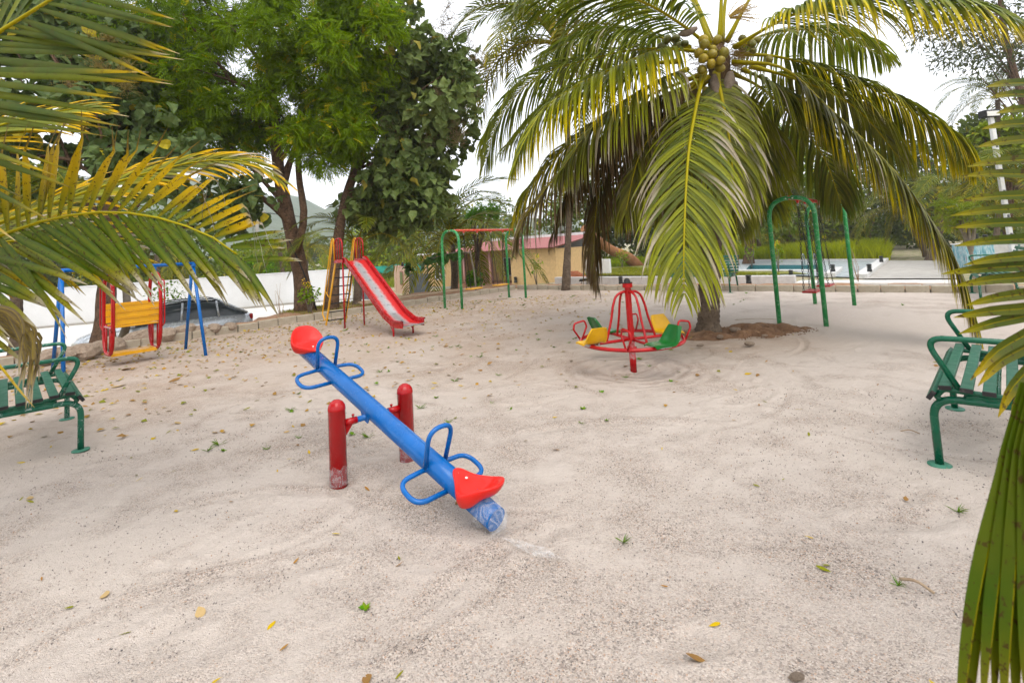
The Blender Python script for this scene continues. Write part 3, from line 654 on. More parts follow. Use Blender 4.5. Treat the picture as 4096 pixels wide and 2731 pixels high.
def wrap_mat():
    m, n, b = new_mat('clear_wrap'); v = coords(n); b.inputs['Base Color'].default_value = (.8, .82, .83, 1); b.inputs['Roughness'].default_value = .18
    tr = n.nodes.new('ShaderNodeBsdfTransparent'); x = n.nodes.new('ShaderNodeMixShader')
    w = N(n, 'ShaderNodeTexNoise', Scale=9, Detail=3, Distortion=1.6); n.links.new(v, w.inputs['Vector'])
    n.links.new(ramp(n, w.outputs[0], [(.40, .06), (.5, .26), (.56, .05), (.7, .20)]), x.inputs[0])
    n.links.new(tr.outputs[0], x.inputs[1]); n.links.new(b.outputs[0], x.inputs[2]); n.links.new(x.outputs[0], n.nodes['Material Output'].inputs[0]); bump(n, b, w.outputs[0], .9, .02); MATS['clear_wrap'] = m
wrap_mat()
def chute_mat():
    """stainless bed with overspray of red along its edges (kept in the vertex colour: r = overspray)"""
    m, n, b = new_mat('chute_steel'); a = N(n, 'ShaderNodeAttribute', attribute_name='col'); v = coords(n)
    sp = n.nodes.new('ShaderNodeSeparateColor'); n.links.new(a.outputs['Color'], sp.inputs[0])
    f = math_(n, 'ADD', sp.outputs[0], math_(n, 'MULTIPLY', math_(n, 'SUBTRACT', noise(n, v, 18, 4), .5), .5)); f = ramp(n, f, [(.18, 0.), (.62, 1.)])
    n.links.new(mixc(n, f, (.62, .60, .60), (.50, .015, .015)), b.inputs['Base Color'])
    n.links.new(math_(n, 'SUBTRACT', .75, math_(n, 'MULTIPLY', f, .75)), b.inputs['Metallic']); b.inputs['Roughness'].default_value = .34; bump(n, b, noise(n, v, 8, 3), .15, .01); MATS['chute_steel'] = m
chute_mat()

def seesaw():
    lo = np.array([-.178, 2.698, .085]); P = np.array([-1.063, 3.556, .425]); hi = 2*P-lo
    t = thing('seesaw', 'blue tubular seesaw with two red saddle seats in the foreground', 'seesaw', (P[0], P[1], 0))
    d = nrm(hi-lo); side = nrm(np.cross([0, 0, 1.], d)); up = np.cross(d, side)          # d points to the raised end
    B = lambda s, w, h: P + d*s + side*w + up*h
    mb = MB(); mb.tube([B(-1.28, 0, 0), B(-.6, 0, 0), B(0, 0, 0), B(.6, 0, 0), B(1.28, 0, 0)], .062, 28); beam = wbuild(mb, 'beam', 'blue', t)
    mb = MB(); mb.lathe([(.0622, 0), (.058, .012), (.03, .03), (0, .036)], 24, B(1.28, 0, 0), ax=(side, np.cross(d, side), d)); wbuild(mb, 'end_cap', 'blue', t, beam)
    # posts, left one nearer
    posts = [np.array([-1.26, 3.40, 0]), np.array([-.868, 3.712, 0])]; ax = nrm(posts[1]-posts[0])
    for p in posts:
        mb = MB(); mb.lathe([(.0565, -.05), (.0565, .482), (.0585, .484), (.0585, .492), (.054, .515), (.04, .537), (.02, .549), (0, .552)], 28, p); o = wbuild(mb, 'post', 'red', t)
        s = 1 if p is posts[0] else -1
        mb = MB(); mb.tube([p+ax*s*.05+[0, 0, .385], p+ax*s*.135+[0, 0, .385]], .0235, 16); wbuild(mb, 'sleeve', 'red', t, o)
        a0 = p+ax*s*.05; a1 = p+ax*s*.11; w = np.cross(ax, [0, 0, 1.])*.004
        mb = MB(); mb.add([a0+[0, 0, .37]+w, a1+[0, 0, .37]+w, a0+[0, 0, .29]+w, a0+[0, 0, .37]-w, a1+[0, 0, .37]-w, a0+[0, 0, .29]-w], [(0, 1, 2), (5, 4, 3), (0, 3, 4, 1), (1, 4, 5, 2)]); wbuild(mb, 'gusset', 'red', t, o)
        q = p+ax*s*.11; mb = MB(); mb.lathe([(.005, .405), (.005, .418), (.010, .418), (.010, .428), (0, .43)], 8, q); wbuild(mb, 'grease_nipple', 'red', t, o)
        # wrap left at the foot of the post
        r_ = random.Random(3); P2 = []
        for j in range(5):
            P2.append([(p[0]+(.0575+.0035*((i*7+j*3) % 5)/4)*math.cos(i*2*math.pi/18), p[1]+(.0575+.0035*((i*5+j) % 4)/3)*math.sin(i*2*math.pi/18), .002+.03*j+.014*math.sin(i*1.9+j*2)*(j > 2)) for i in range(19)])
        mb = MB(); mb.grid(np.array(P2)); wbuild(mb, 'wrap', 'clear_wrap', t, o)
    axl = MB(); axl.tube([posts[0]+ax*.12+[0, 0, .385], posts[1]-ax*.12+[0, 0, .385]], .0195, 16); wbuild(axl, 'axle', 'blue', t)
    c = (posts[0]+posts[1])/2
    for s in (-1, 1):                                   # saddle plates that carry the beam
        mb = MB(); q = c+ax*s*.055; o = ax*.004
        V = [q-d*.06+[0, 0, .405], q+d*.06+[0, 0, .405], q+d*.035+[0, 0, .36], q-d*.035+[0, 0, .36]]
        mb.add([v+o for v in V]+[v-o for v in V], [(0, 1, 2, 3), (7, 6, 5, 4), (0, 4, 5, 1), (1, 5, 6, 2), (2, 6, 7, 3), (3, 7, 4, 0)]); wbuild(mb, 'bracket', 'blue', t)
    for e in (-1, 1):                                   # handles, footrests, seats at both ends
        h = e*.74
        mb = MB(); lean = -e*.0
        mb.tube(fillet([B(h, -.072, -.01), B(h+.012*e, -.088, .255), B(h+.012*e, .088, .255), B(h, .072, -.01)], [0, .095, .095, 0], 9), .0145, 12); wbuild(mb, 'handle', 'blue', t)
        for s in (-1, 1):
            mb = MB(); mb.tube(fillet([B(h, s*.05, 0), B(h+.01, s*.255, -.02), B(h-.185, s*.255, -.035), B(h-.19, s*.045, -.03)], [0, .085, .085, 0], 8), .0145, 12); wbuild(mb, 'footrest', 'blue', t)
            mb = MB(); mb.lathe([(.021, -.01), (.019, .008), (.0135, .02)], 10, B(h, s*.062, 0), ax=(d, up, side*s)); wbuild(mb, 'weld_collar', 'blue', t)
        # saddle: egg-shaped in plan, dished, back edge raised, deep skirt
        ns = 40; X0, LX = .175, .345; cx = .20
        def hr(u): return .088-.010*float(sstep(0, .3, u))+.020*float(sstep(.3, .65, u))+.085*float(sstep(.5, 1., u))
        def dish(u): return .050*float(sstep(.22, .55, u))*(1-.35*float(sstep(.8, 1., u)))
        def hb(u): return .052-.050*math.sin(math.pi*min(1, max(0, u)/.95))**1.2+.050*float(sstep(.75, 1., u))
        rings = []
        for ro, mode in ((0.02, 0), (.25, 0), (.5, 0), (.7, 0), (.84, 0), (.93, 0), (.975, 1), (1.0, 2), (1.0, 3), (.94, 4), (.84, 5), (.70, 6)):
            row = []
            for k in range(ns+1):
                a = 2*math.pi*(k % ns)/ns; u0 = .5+.5*math.cos(a); w = .068+.076*float(sstep(.12, .66, u0)); ox = LX*u0; oy = w*math.sin(a)
                x = cx+(ox-cx)*ro; y = oy*ro; u = x/LX
                if mode <= 1: z = hr(u)-dish(u)*(1-ro**2.4)-(.004 if mode else 0); z = max(z, .072)
                else:
                    top, bt = hr(u0)-.004, hb(u0); f = {2: .10, 3: .28, 4: .62, 5: .9, 6: 1.0}[mode]; z = top+(bt-top)*f
                row.append(B(h+e*(X0+x), y, z))
            rings.append(row)
        mb = MB(); mb.grid(np.array(rings), flip=(e > 0)); seat = wbuild(mb, 'seat', 'seat_red', t)
        for k in (.035, .095): mb = MB(); mb.lathe([(.0085, 0), (.0085, .003), (.006, .0045), (0, .0045)], 12, B(h+e*(.180+k), .012*(1 if k < .05 else -.3), .0795-.002*(k > .05)), ax=(d, side, up)); wbuild(mb, 'screw', 'bolt_white', t, seat)
    # clear wrap bundled over the low end
    P2 = []; r_ = np.random.default_rng(5)
    for j in range(9):
        s = -1.16-.19*j/8; rr = .070+.012*math.sin(j*.9) if j < 7 else .06-.03*(j-6)
        P2.append([B(s, (rr+.010*r_.random())*math.cos(i*2*math.pi/20), (rr+.010*r_.random())*math.sin(i*2*math.pi/20)) for i in range(20)])
    P2 = np.array(P2); P2 = np.concatenate([P2, P2[:, :1]], 1); P2[..., 2] = np.maximum(P2[..., 2], .008); mb = MB(); mb.grid(P2); wbuild(mb, 'wrap', 'clear_wrap', t)
    P2 = np.array([[[-.15+.05*i+.10*(i/6)**2*.2+.012*r_.random()+.028*j/4, 2.60-.028*i-.10*(j/4-.5)*math.sin((i+.6)/6.6*math.pi)+.01*r_.random(), .012+.02*math.exp(-i*.5)+.010*r_.random()] for j in range(5)] for i in range(6)])
    mb = MB(); mb.grid(P2); wbuild(mb, 'wrap_tail', 'clear_wrap', t)
seesaw()

def roundabout():
    t = thing('roundabout', 'red roundabout with four yellow and green bucket seats beside the palm', 'roundabout', (MG[0], MG[1], 0))
    mb = MB(); mb.lathe([(.039, -.06), (.039, .27)], 20); mb.build('base_post', 'red', t)
    mb = MB(); mb.lathe([(.055, .20), (.056, .255), (.045, .26)], 18); mb.build('bearing', 'red', t)
    mb = MB(); mb.lathe([(.038, .255), (.038, .955)], 8, smooth=False, rot=.3); mb.build('post', 'red', t)
    mb = MB(); mb.lathe([(.036, .95), (.062, .952), (.062, 1.002), (.045, 1.006)], 8, smooth=False, rot=.3); cap = mb.build('cap', 'red', t)
    mb = MB(); mb.lathe([(.064, 1.006), (.064, 1.011), (.038, 1.012), (.037, 1.03), (.03, 1.048), (.016, 1.06), (0, 1.063)], 20); mb.build('dome', 'cap_black', t, ); RZ = .335; RR = .60
    mb = MB(); mb.tube([(RR*math.cos(a), RR*math.sin(a), RZ) for a in np.linspace(0, 2*math.pi, 65)], .0215, 10, cap=False, up=(0, 0, 1)); mb.build('rim', 'red', t)
    for k in range(4):
        a = R(18+90*k); c, s = math.cos(a), math.sin(a); Q = lambda r, z: (r*c, r*s, z)
        mb = MB(); mb.tube([Q(.03, RZ+.005), Q(RR, RZ)], .0185, 10); mb.build('spoke', 'red', t)
        mb = MB(); mb.tube(spline([Q(.035, .90), Q(.10, .897), Q(.165, .855), Q(.203, .775), Q(.25, .59), Q(.33, RZ+.01)], 24), .0145, 10); mb.build('hoop', 'red', t)
        # handle ahead of the seat
        h = R(18+90*k-36); hc, hs = math.cos(h), math.sin(h); o = np.array([RR*hc, RR*hs, RZ]); e = nrm([math.cos(h+.7), math.sin(h+.7), 0])
        mb = MB(); mb.tube(fillet([o-e*.012, o-e*.085+[0, 0, .15], o-e*.06+[0, 0, .225], o+e*.085+[0, 0, .20], o+e*.10+[0, 0, .13], o+e*.012], [0, .05, .04, .04, .05, 0], 6), .0115, 10); mb.build('handle', 'red', t)
        # bucket seat facing clockwise
        col = 'chair_yellow' if k % 2 == 0 else 'chair_green'
        b = R(18+90*k+4); q = np.array([.555*math.cos(b), .555*math.sin(b), RZ+.025]); X = np.array([math.sin(b), -math.cos(b), 0]); Y = np.array([math.cos(b), math.sin(b), 0]); Z = np.array([0, 0, 1.])
        n1, n2 = 17, 13; top = np.zeros((n1, n2, 3)); bk = np.zeros((n1, n2, 3)); prof = np.array([1.12, .92])*fillet([(.135, .012), (.09, .022), (-.085, .0), (-.125, .10), (-.165, .215)], [0, .05, .09, .2, 0], 5)
        L = np.r_[0, np.cumsum(np.linalg.norm(np.diff(prof, axis=0), axis=1))]; ss = np.linspace(0, L[-1], n1); px = np.interp(ss, L, prof[:, 0]); pz = np.interp(ss, L, prof[:, 1])
        for i in range(n1):
            f = i/(n1-1); w = .130 - .022*float(sstep(.6, 1., f)) + .008*math.sin(f*3.1) - .016*(1-f)**4
            for j in range(n2):
                v = -1+2*j/(n2-1); lip = abs(v)**5; y = w*v
                tx = px[min(i+1, n1-1)]-px[max(i-1, 0)]; tz = pz[min(i+1, n1-1)]-pz[max(i-1, 0)]; nn = nrm([tz, 0, -tx]); nn = nn if nn[2] > 0 or nn[0] > 0 else -nn
                cup = .030*v*v*(.3+.7*math.sin(f*math.pi)) - .030*lip*.6
                rnd = 1-.12*max(0, f-.9)/.1*abs(v)**3
                p = q+X*(px[i]+nn[0]*cup)+Y*y*rnd+Z*(pz[i]+nn[2]*cup); top[i, j] = p; bk[i, j] = p - (X*nn[0]+Z*nn[2])*(.0065+.016*lip)
        mb = MB(); mb.grid(top, flip=True); mb.grid(bk)
        ring = [(i, 0) for i in range(n1)]+[(n1-1, j) for j in range(1, n2)]+[(i, n2-1) for i in range(n1-2, -1, -1)]+[(0, j) for j in range(n2-2, -1, -1)]
        mb.grid(np.stack([np.array([top[x] for x in ring]), np.array([bk[x] for x in ring])])); st = mb.build('bucket_seat', col, t)
        tag(st, label='yellow bucket seat' if k % 2 == 0 else 'green bucket seat')
        for y in (-.06, .06): mb = MB(); mb.box(q+Y*y+Z*-.012, (.16, .02, .03), ax=(X, Y, Z)); mb.build('bracket', 'steel', t, st)
    P2 = []
    for j in range(6): P2.append([(.0435*math.cos(a)*(1+.05*((i*3+j) % 4)), .0435*math.sin(a)*(1+.05*((i*5+j) % 3)), .33-.042*j+.012*math.sin(i+j)) for i, a in enumerate(np.linspace(-2.6, -.4-.14*j, 9))])
    mb = MB(); mb.grid(np.array(P2)); mb.build('wrap', 'clear_wrap', t)
    a0 = R(198); P2 = [[((RR+.024*math.cos(i))*math.cos(a0+.04*j), (RR+.024*math.cos(i))*math.sin(a0+.04*j), RZ+.025*math.sin(i)+.004*((i*3+j) % 3)) for i in range(7)] for j in range(5)]
    mb = MB(); mb.grid(np.array(P2)); mb.build('wrap', 'clear_wrap', t)
roundabout()

def slide():
    t = thing('slide', 'red playground slide with yellow ladder rails and black rungs', 'slide', (-3.53, 10.8, 0), -.806)
    W = .225; PZ = 1.43
    prof = fillet([(-.02, PZ), (.07, PZ-.005), (1.62, .36), (2.0, .205), (2.33, .215)], [0, .25, .7, .35, 0], 10)
    L = np.r_[0, np.cumsum(np.linalg.norm(np.diff(prof, axis=0), axis=1))]; n1 = 44; ss = np.linspace(0, L[-1], n1); px = np.interp(ss, L, prof[:, 0]); pz = np.interp(ss, L, prof[:, 1])
    n2 = 11; P = np.zeros((n1, n2, 3)); C = np.zeros((n1, n2, 3))
    for i in range(n1):
        for j in range(n2):
            v = -1+2*j/(n2-1); P[i, j] = (px[i], v*(W-.012), pz[i]+.012*v*v); C[i, j, 0] = min(1, abs(v)**1.35*1.25 + .10*(1-i/n1)+.45*max(0, 1-i/4))
    mb = MB(); mb.grid(P, cols=C, flip=True); Q = P.copy(); Q[..., 2] -= .006; C2 = C*0; C2[..., 0] = 1; mb.grid(Q, cols=C2); ch = mb.build('chute', 'chute_steel', t)
    for s in (-1, 1):
        sec = [(s*(W-.010), -.02), (s*(W-.010), .085), (s*(W+.030), .098), (s*(W+.034), .075), (s*(W+.004), .065), (s*(W+.004), -.045), (s*(W-.010), -.045)]
        rows = []
        for i in range(n1):
            k0, k1 = max(i-1, 0), min(i+1, n1-1); tx, tz = px[k1]-px[k0], pz[k1]-pz[k0]; l = math.hypot(tx, tz); nx, nz = -tz/l, tx/l
            rows.append([(px[i]+nx*b, a, pz[i]+nz*b) for a, b in sec])
        mb = MB(); mb.grid(np.array(rows), smooth=False, flip=(s > 0)); mb.build('side_wall', 'slide_red', t)
        # posts
        mb = MB(); mb.tube([(-.05, s*(W+.0), -.05), (-.05, s*(W+.0), PZ-.03)], .0185, 12); mb.build('post', 'slide_red', t)
        mb = MB(); mb.tube([(1.96, s*W*.93, -.03), (1.96, s*W*.93, .19)], .018, 10); lg = mb.build('leg', 'slide_red', t)
        mb = MB(); mb.tube([(1.94, s*W*.93, .08), (1.83, s*W*.93, .235)], .009, 8); mb.build('brace', 'slide_red', t, lg)
        # red side guard: hoop with two bars
        y = s*(W+.015)
        mb = MB(); mb.tube(fillet([(-.40, y, PZ+.03), (-.40, y, PZ+.50), (-.02, y, PZ+.50), (-.02, y, PZ+.03)], [0, .17, .17, 0], 9), .016, 12); g = mb.build('side_guard', 'slide_red', t)
        for x in (-.27, -.15): mb = MB(); mb.tube([(x, y, PZ+.03), (x, y, PZ+.488)], .0105, 8); mb.build('bar', 'slide_red', t, g)
        mb = MB(); mb.box((-.215, y, PZ+.005), (.44, .035, .075), bev=.004); mb.build('guard_plate', 'slide_red', t, g)
        # ladder stringer: yellow flat bar with a dark inner channel
        a0, a1 = np.array([-1.03, s*W, -.03]), np.array([-.41, s*W, PZ]); d = nrm(a1-a0); m = (a0+a1)/2
        mb = MB(); mb.box(m, (np.linalg.norm(a1-a0), .022, .06), ax=(d, [0, 1., 0], np.cross(d, [0, 1., 0])), bev=.004); st = mb.build('stringer', 'yellow', t)
        mb = MB(); mb.box(m-np.array([0, s*.0125, 0]), (np.linalg.norm(a1-a0)-.02, .004, .045), ax=(d, [0, 1., 0], np.cross(d, [0, 1., 0]))); mb.build('channel', 'cap_black', t, st)
        # yellow hand rails
        y = s*(W+.035); off = np.array([-.19, 0, .03]); pt = lambda f: a0+(a1-a0)*f
        q0 = pt(.10); q0[1] = y; q1 = pt(.16)+off; q1[1] = y; q2 = pt(1.0)+np.array([-.10, 0, .50]); q2[1] = y; q3 = np.array([-.40, y, PZ+.52]); q4 = np.array([-.39, y, PZ+.02])
        mb = MB(); mb.tube(fillet([q0, q1, q2, q3, q4], [0, .10, .10, .10, 0], 8), .0145, 10); hr = mb.build('hand_rail', 'yellow', t)
        q5 = pt(.52)+off; q5[1] = y; q6 = pt(.46); q6[1] = y; mb = MB(); mb.tube([q5, q6], .0105, 8); mb.build('strut', 'yellow', t, hr)
        q7 = (q5+q6)/2; q8 = (q2+np.array([.05, 0, -.02])); mb = MB(); mb.tube([q7, q8], .0105, 8); mb.build('bar', 'yellow', t, hr)
    for k in range(7):
        f = .085+.133*k; p = np.array([-1.03, 0, -.03])+(np.array([-.41, 0, PZ])-np.array([-1.03, 0, -.03]))*f
        mb = MB(); mb.tube([(p[0], -W, p[2]), (p[0], W, p[2])], .0135, 8); mb.build('rung', 'cap_black', t)
    mb = MB(); mb.box((-.21, 0, PZ-.012), (.41, 2*W-.01, .024), bev=.003); mb.build('platform', 'slide_red', t)
    mb = MB(); mb.box((2.335, 0, .206), (.018, 2*W, .022), bev=.004); mb.build('lip', 'steel', t)
    ink = paint('ink', (.16, .15, .16), .6, .1)
    cu = bpy.data.curves.new('stamp', 'FONT'); cu.body = '^ - JSL -'; cu.size = .05; cu.align_x = 'CENTER'; tmp = bpy.data.objects.new('stamp_curve', cu); sm = bpy.data.meshes.new_from_object(tmp); bpy.data.objects.remove(tmp)
    for k in range(8):                                  # faint mill stamps on the steel bed
        s = L[-1]*(.10+.105*k); x = np.interp(s, L, prof[:, 0]); z = np.interp(s, L, prof[:, 1]); x2 = np.interp(s+.05, L, prof[:, 0]); z2 = np.interp(s+.05, L, prof[:, 1]); th = math.atan2(z2-z, x2-x)
        o = link('stamp', sm, ink, ch); nrmv = Vector((-math.sin(th), 0, math.cos(th))); dn = Vector((math.cos(th), 0, math.sin(th)))
        xa = Vector((0, 1, 0)); ya = -dn; za = xa.cross(ya); M = Matrix((xa, ya, za)).transposed().to_4x4(); M.translation = Vector((x, .01, z)) + nrmv*.004; o.matrix_local = M
slide()

def link_mesh():
    mb = MB(); a, b = .013, .012; pts = []
    for k in range(13):
        th = 2*math.pi*k/12; pts.append((a*math.cos(th), 0, a*math.sin(th)+(b if math.sin(th) > 1e-6 else (-b if math.sin(th) < -1e-6 else 0))))
    mb.tube(pts, .0042, 5, cap=False, up=(0, 1, 0)); return mb
LINK = link_mesh()
def swing_set(name, label, loc, rz, beam_mat, seat_mat, single_links):
    t = thing(name, label, 'swing', (loc[0], loc[1], 0), rz, 'green arch swing sets')
    W, L, H = .67, 2.6, 2.06
    for y, nm in ((0, 'near'), (L, 'far')):
        mb = MB(); mb.tube(fillet([(-W/2, y, -.06), (-W/2, y, H), (W/2, y, H), (W/2, y, -.06)], [0, .33, .33, 0], 12), .036, 16, up=(0, 1, 0)); p = mb.build('arch_post', 'swing_green', t)
        s = -1 if y == 0 else 1
        for x in (-.05, .05): mb = MB(); mb.lathe([(.012, 0), (.012, .004), (.008, .008), (0, .009)], 10, (x, y+s*.036, H-.01), ax=([1, 0, 0], [0, 0, 1], [0, s, 0])); mb.build('bolt', 'bolt_white', t, p)
    mb = MB(); mb.tube([(0, -.03, H+.0), (0, L+.07, H+.0)], .033, 14); mb.build('top_beam', beam_mat, t)
    me = LINK.mesh('link'); hooks = (.5, 1.02, 1.58, 2.10); SH = .46
    for a, b in ((0, 1), (2, 3)):
        y0, y1 = hooks[a]-.0, hooks[b]+.0; yc = (y0+y1)/2; x0 = .03
        mb = MB(); mb.box((x0, yc, SH), (.22, .47, .030), bev=.008); mb.build('seat', seat_mat, t)
        for y in (y0, y1):
            mb = MB(); mb.box((0, y, H-.045), (.035, .05, .06), bev=.006); mb.tube([(0, y-.035, H-.04), (0, y+.035, H-.04)], .017, 10); hk = mb.build('hanger', beam_mat, t)
            mb = MB(); mb.tube(fillet([(0, y, H-.07), (.012, y, H-.085), (.012, y, H-.12), (-.012, y, H-.12), (-.012, y, H-.085), (0, y, H-.07)], .01, 3), .005, 6); mb.build('shackle', 'steel', t, hk)
            ye = yc+(.20 if y > yc else -.20)
            for sx in (-1, 1):
                p0 = np.array([0, y, H-.125]); p1 = np.array([x0+sx*.085, ye, SH+.018]); D = p1-p0; ln = np.linalg.norm(D); n = max(3, round(ln/.0415)); z = -D/ln; xx = nrm(np.cross([0, 1., 0], z)); yy = np.cross(z, xx)
                if single_links:
                    ch = None
                    for k in range(n):
                        c = p0+D*(k+.5)/n; A = (xx, yy) if k % 2 == 0 else (yy, -xx)
                        M = Matrix(((A[0][0], A[1][0], z[0], c[0]), (A[0][1], A[1][1], z[1], c[1]), (A[0][2], A[1][2], z[2], c[2]), (0, 0, 0, 1)))
                        if ch is None:
                            e = bpy.data.objects.new('chain', None); COL.objects.link(e); e.parent = t; e.empty_display_size = .02; ch = e
                        o = link('link', me, 'chain_black', ch); o.matrix_local = M
                else:
                    mb = MB(); V0 = np.concatenate(LINK.v)
                    for k in range(n):
                        c = p0+D*(k+.5)/n; A = np.array((xx, yy, z)) if k % 2 == 0 else np.array((yy, -xx, z)); mb.add(c+V0@A, LINK.f, True)
                    tag(mb.build('chain', 'chain_black', t), kind='stuff')
swing_set('swing_set', 'green arch swing set with orange beam and two yellow plank seats', (-1.689, 13.088), -.7136, 'beam_orange', 'yellow', False)
swing_set('swing_set', 'green arch swing set with two red plank seats right of the palm', (4.577, 8.072), -.7465, 'beam_red', 'seat_plate_red', True)

def gondola():
    c = np.array([-6.33, 8.15, 0]); t = thing('gondola_swing', 'gondola swing with blue frame, red hoops and facing yellow benches', 'swing', tuple(c), .86)
    # local X runs along the beam
    Lh, Sp, H = .90, .55, 1.56
    mb = MB(); mb.tube([(-Lh-.06, 0, H), (Lh+.06, 0, H)], .03, 14); bm = mb.build('top_beam', 'blue', t)
    for s in (-1, 1):
        for q in (-1, 1):
            mb = MB(); mb.tube([(s*Lh, q*Sp, -.05), (s*(Lh-.03), q*.02, H-.01)], .026, 14); mb.build('leg', 'blue', t)
        mb = MB(); mb.box((s*(Lh-.03), 0, H-.03), (.06, .16, .07), bev=.01); mb.build('joint', 'blue', t)
    for s in (-1, 1):
        x = s*.31
        mb = MB(); mb.box((x, 0, H-.07), (.04, .05, .11), bev=.006); mb.build('hanger', 'blue', t, bm)
        pts = []
        for k in range(41):
            a = 2*math.pi*k/40; ca, sa = math.cos(a), math.sin(a)
            pts.append((x, .34*abs(ca)**.62*(1 if ca > 0 else -1), .815+.625*abs(sa)**.75*(1 if sa > 0 else -1)))
        mb = MB(); mb.tube(pts, .027, 10, cap=False, up=(1, 0, 0)); hp = mb.build('hoop', 'red', t)
        for q in (-1, 1):
            mb = MB(); mb.tube(fillet([(x+s*.02, q*.20, 1.33), (x+s*.03, q*.42, 1.31), (x+s*.03, q*.43, .62), (x+s*.02, q*.33, .56)], [0, .06, .06, 0], 5), .011, 8); mb.build('arm_guard', 'red', t, hp)
            mb = MB(); mb.tube([(x, q*.14, .25), (x, q*.14, .66)], .014, 8); mb.build('upright', 'red', t, hp)
        mb = MB(); mb.box((x, 0, .62), (.03, .5, .03), bev=.004); mb.build('cross_bar', 'red', t, hp)
    for q in (-1, 1):
        # bench: seat pan and a three-fold sheet backrest
        mb = MB(); mb.box((0, q*.20, .63), (.58, .22, .022), bev=.005); mb.build('seat', 'yellow', t)
        mb = MB(); mb.box((0, q*.095, .622), (.58, .014, .045), bev=.003); mb.build('seat_lip', 'yellow', t)
        for k in range(3):
            z = .71+.105*k; yy = q*(.305+.012*k); mb = MB(); mb.box((0, yy, z), (.58, .016, .096), bev=.004); mb.box((0, yy+q*.012, z+.045), (.58, .018, .012)); mb.build('back_plank', 'yellow', t)
    mb = MB(); mb.box((0, 0, .20), (.60, .30, .022), bev=.005); mb.box((0, -.155, .186), (.60, .012, .045)); mb.box((0, .155, .186), (.60, .012, .045)); mb.build('foot_board', 'yellow', t)
gondola()

def bench(label, loc, rz, L=1.31, film=False, z=0.):
    t = thing('park_bench', label, 'bench', (loc[0], loc[1], z), rz, 'green slatted benches'); g = 'bench_green_film' if film else 'bench_green'
    for x in (0, L):
        mb = MB(); mb.tube(fillet([(x, 0, .0), (x, 0, .415), (x, .62, .425), (x, .70, .0)], [0, .13, .13, 0], 9), .0225, 14, up=(1, 0, 0)); lg = mb.build('leg', g, t)
        for y in (0, .70): mb = MB(); mb.lathe([(.062, -.004), (.062, .006), (.02, .010)], 20, (x, y, .002)); mb.build('foot_plate', 'foot_dusty', t, lg)
        mb = MB(); mb.tube(fillet([(x, .045, .405), (x, .02, .425), (x, .06, .475), (x, .56, .455), (x, .79, .98)], [0, .03, .04, .12, 0], 7), .0165, 12, up=(1, 0, 0)); mb.build('seat_frame', 'bench_green', t)
        mb = MB(); mb.tube(fillet([(x, .135, .482), (x, -.01, .785), (x, .70, .79)], [0, .07, 0], 9), .0175, 12, up=(1, 0, 0)); mb.build('armrest', g, t)
        mb = MB(); mb.box((x, .31, .440), (.03, .30, .03), bev=.004); mb.build('spacer', 'bench_green', t)
    mb = MB(); mb.tube([(0, .16, .428), (L, .16, .428)], .013, 10); mb.build('cross_bar', 'bench_green', t)
    mb = MB(); mb.tube(fillet([(0, .30, .43), (L*.25, .30, .445), (L*.75, .30, .445), (L, .30, .43)], .3), .013, 10); mb.build('cross_bar', 'bench_green', t)
    ov = .075
    def slat(y, z, th):
        Y = np.array([0, math.cos(th), math.sin(th)]); Z = np.array([0, -math.sin(th), math.cos(th)]); c = np.array([L/2, y, z])
        mb = MB(); mb.box(c, (L+2*ov, .058, .024), ax=([1, 0, 0], Y, Z), bev=.003); s = mb.build('slat', 'slat_green', t)
        for e in (-1, 1): mb = MB(); mb.box(c+[e*(L/2+ov+.006), 0, 0], (.013, .060, .0255), ax=([1, 0, 0], Y, Z), bev=.002); mb.build('end_cap', 'cap_black', t, s)
    slat(.006, .448, .95); slat(.075, .503, .10)
    for k in range(4): slat(.172+.098*k, .500-.004*k, -.04)
    for k in range(6): f = (k+.6)/6.2; slat(.575+.215*f-.030, .50+.47*f, 1.16)
bench('green slatted bench with dusty foot behind the palm leaf at the right', (3.48, 4.09), R(-135.0), 1.29)
bench('green slatted bench with film wrapped arms at the left edge under dry palm leaves', (-3.79, 4.31), R(136.0), 1.34, film=True)
bench('green slatted bench behind the trunk of the coconut palm', (4.42, 14.05), R(-40.5), 1.55)
bench('green slatted bench by the far kerb behind the blurred palm leaf', (9.55, 10.45), R(-128), 1.4, film=True)
# ------------------------------------------------------------------ palms
leaf_mat('palm_leaf', .42, .28, spots=.35, sscale=40, val=1.18, sat=1.1); leaf_mat('palm_leaf_near', .38, .28, spots=.9, sscale=55, val=.84, sat=1.1); leaf_mat('palm_far', .5, .3, val=.82)
rough_mat('palm_bark', (.085, .060, .040), (.165, .122, .086), 6, 35, .9, .02, c3=(.05, .034, .023), t3=(.5, .66))
rough_mat('bark_brown', (.085, .048, .028), (.175, .105, .062), 7, 24, 1., .03, c3=(.045, .028, .018), t3=(.5, .64))
rough_mat('bark_grey', (.16, .135, .105), (.26, .225, .18), 7, 24, .9, .02)
rough_mat('husk', (.075, .045, .024), (.15, .095, .055), 12, 60, .8, .01); rough_mat('spathe', (.13, .095, .07), (.22, .175, .135), 14, 40, .6, .006, c3=(.12, .09, .07), t3=(.55, .66))
def coco_mat():
    m, n, b = new_mat('coconut'); v = coords(n); a = N(n, 'ShaderNodeAttribute', attribute_name='col')
    n.links.new(mixc(n, ramp(n, noise(n, v, 12, 5), [(.4, 0.), (.75, .6)]), a.outputs['Color'], (.20, .14, .02)), b.inputs['Base Color']); b.inputs['Roughness'].default_value = .42; MATS['coconut'] = m
coco_mat(); leaf_mat('rachis', .45, .05)
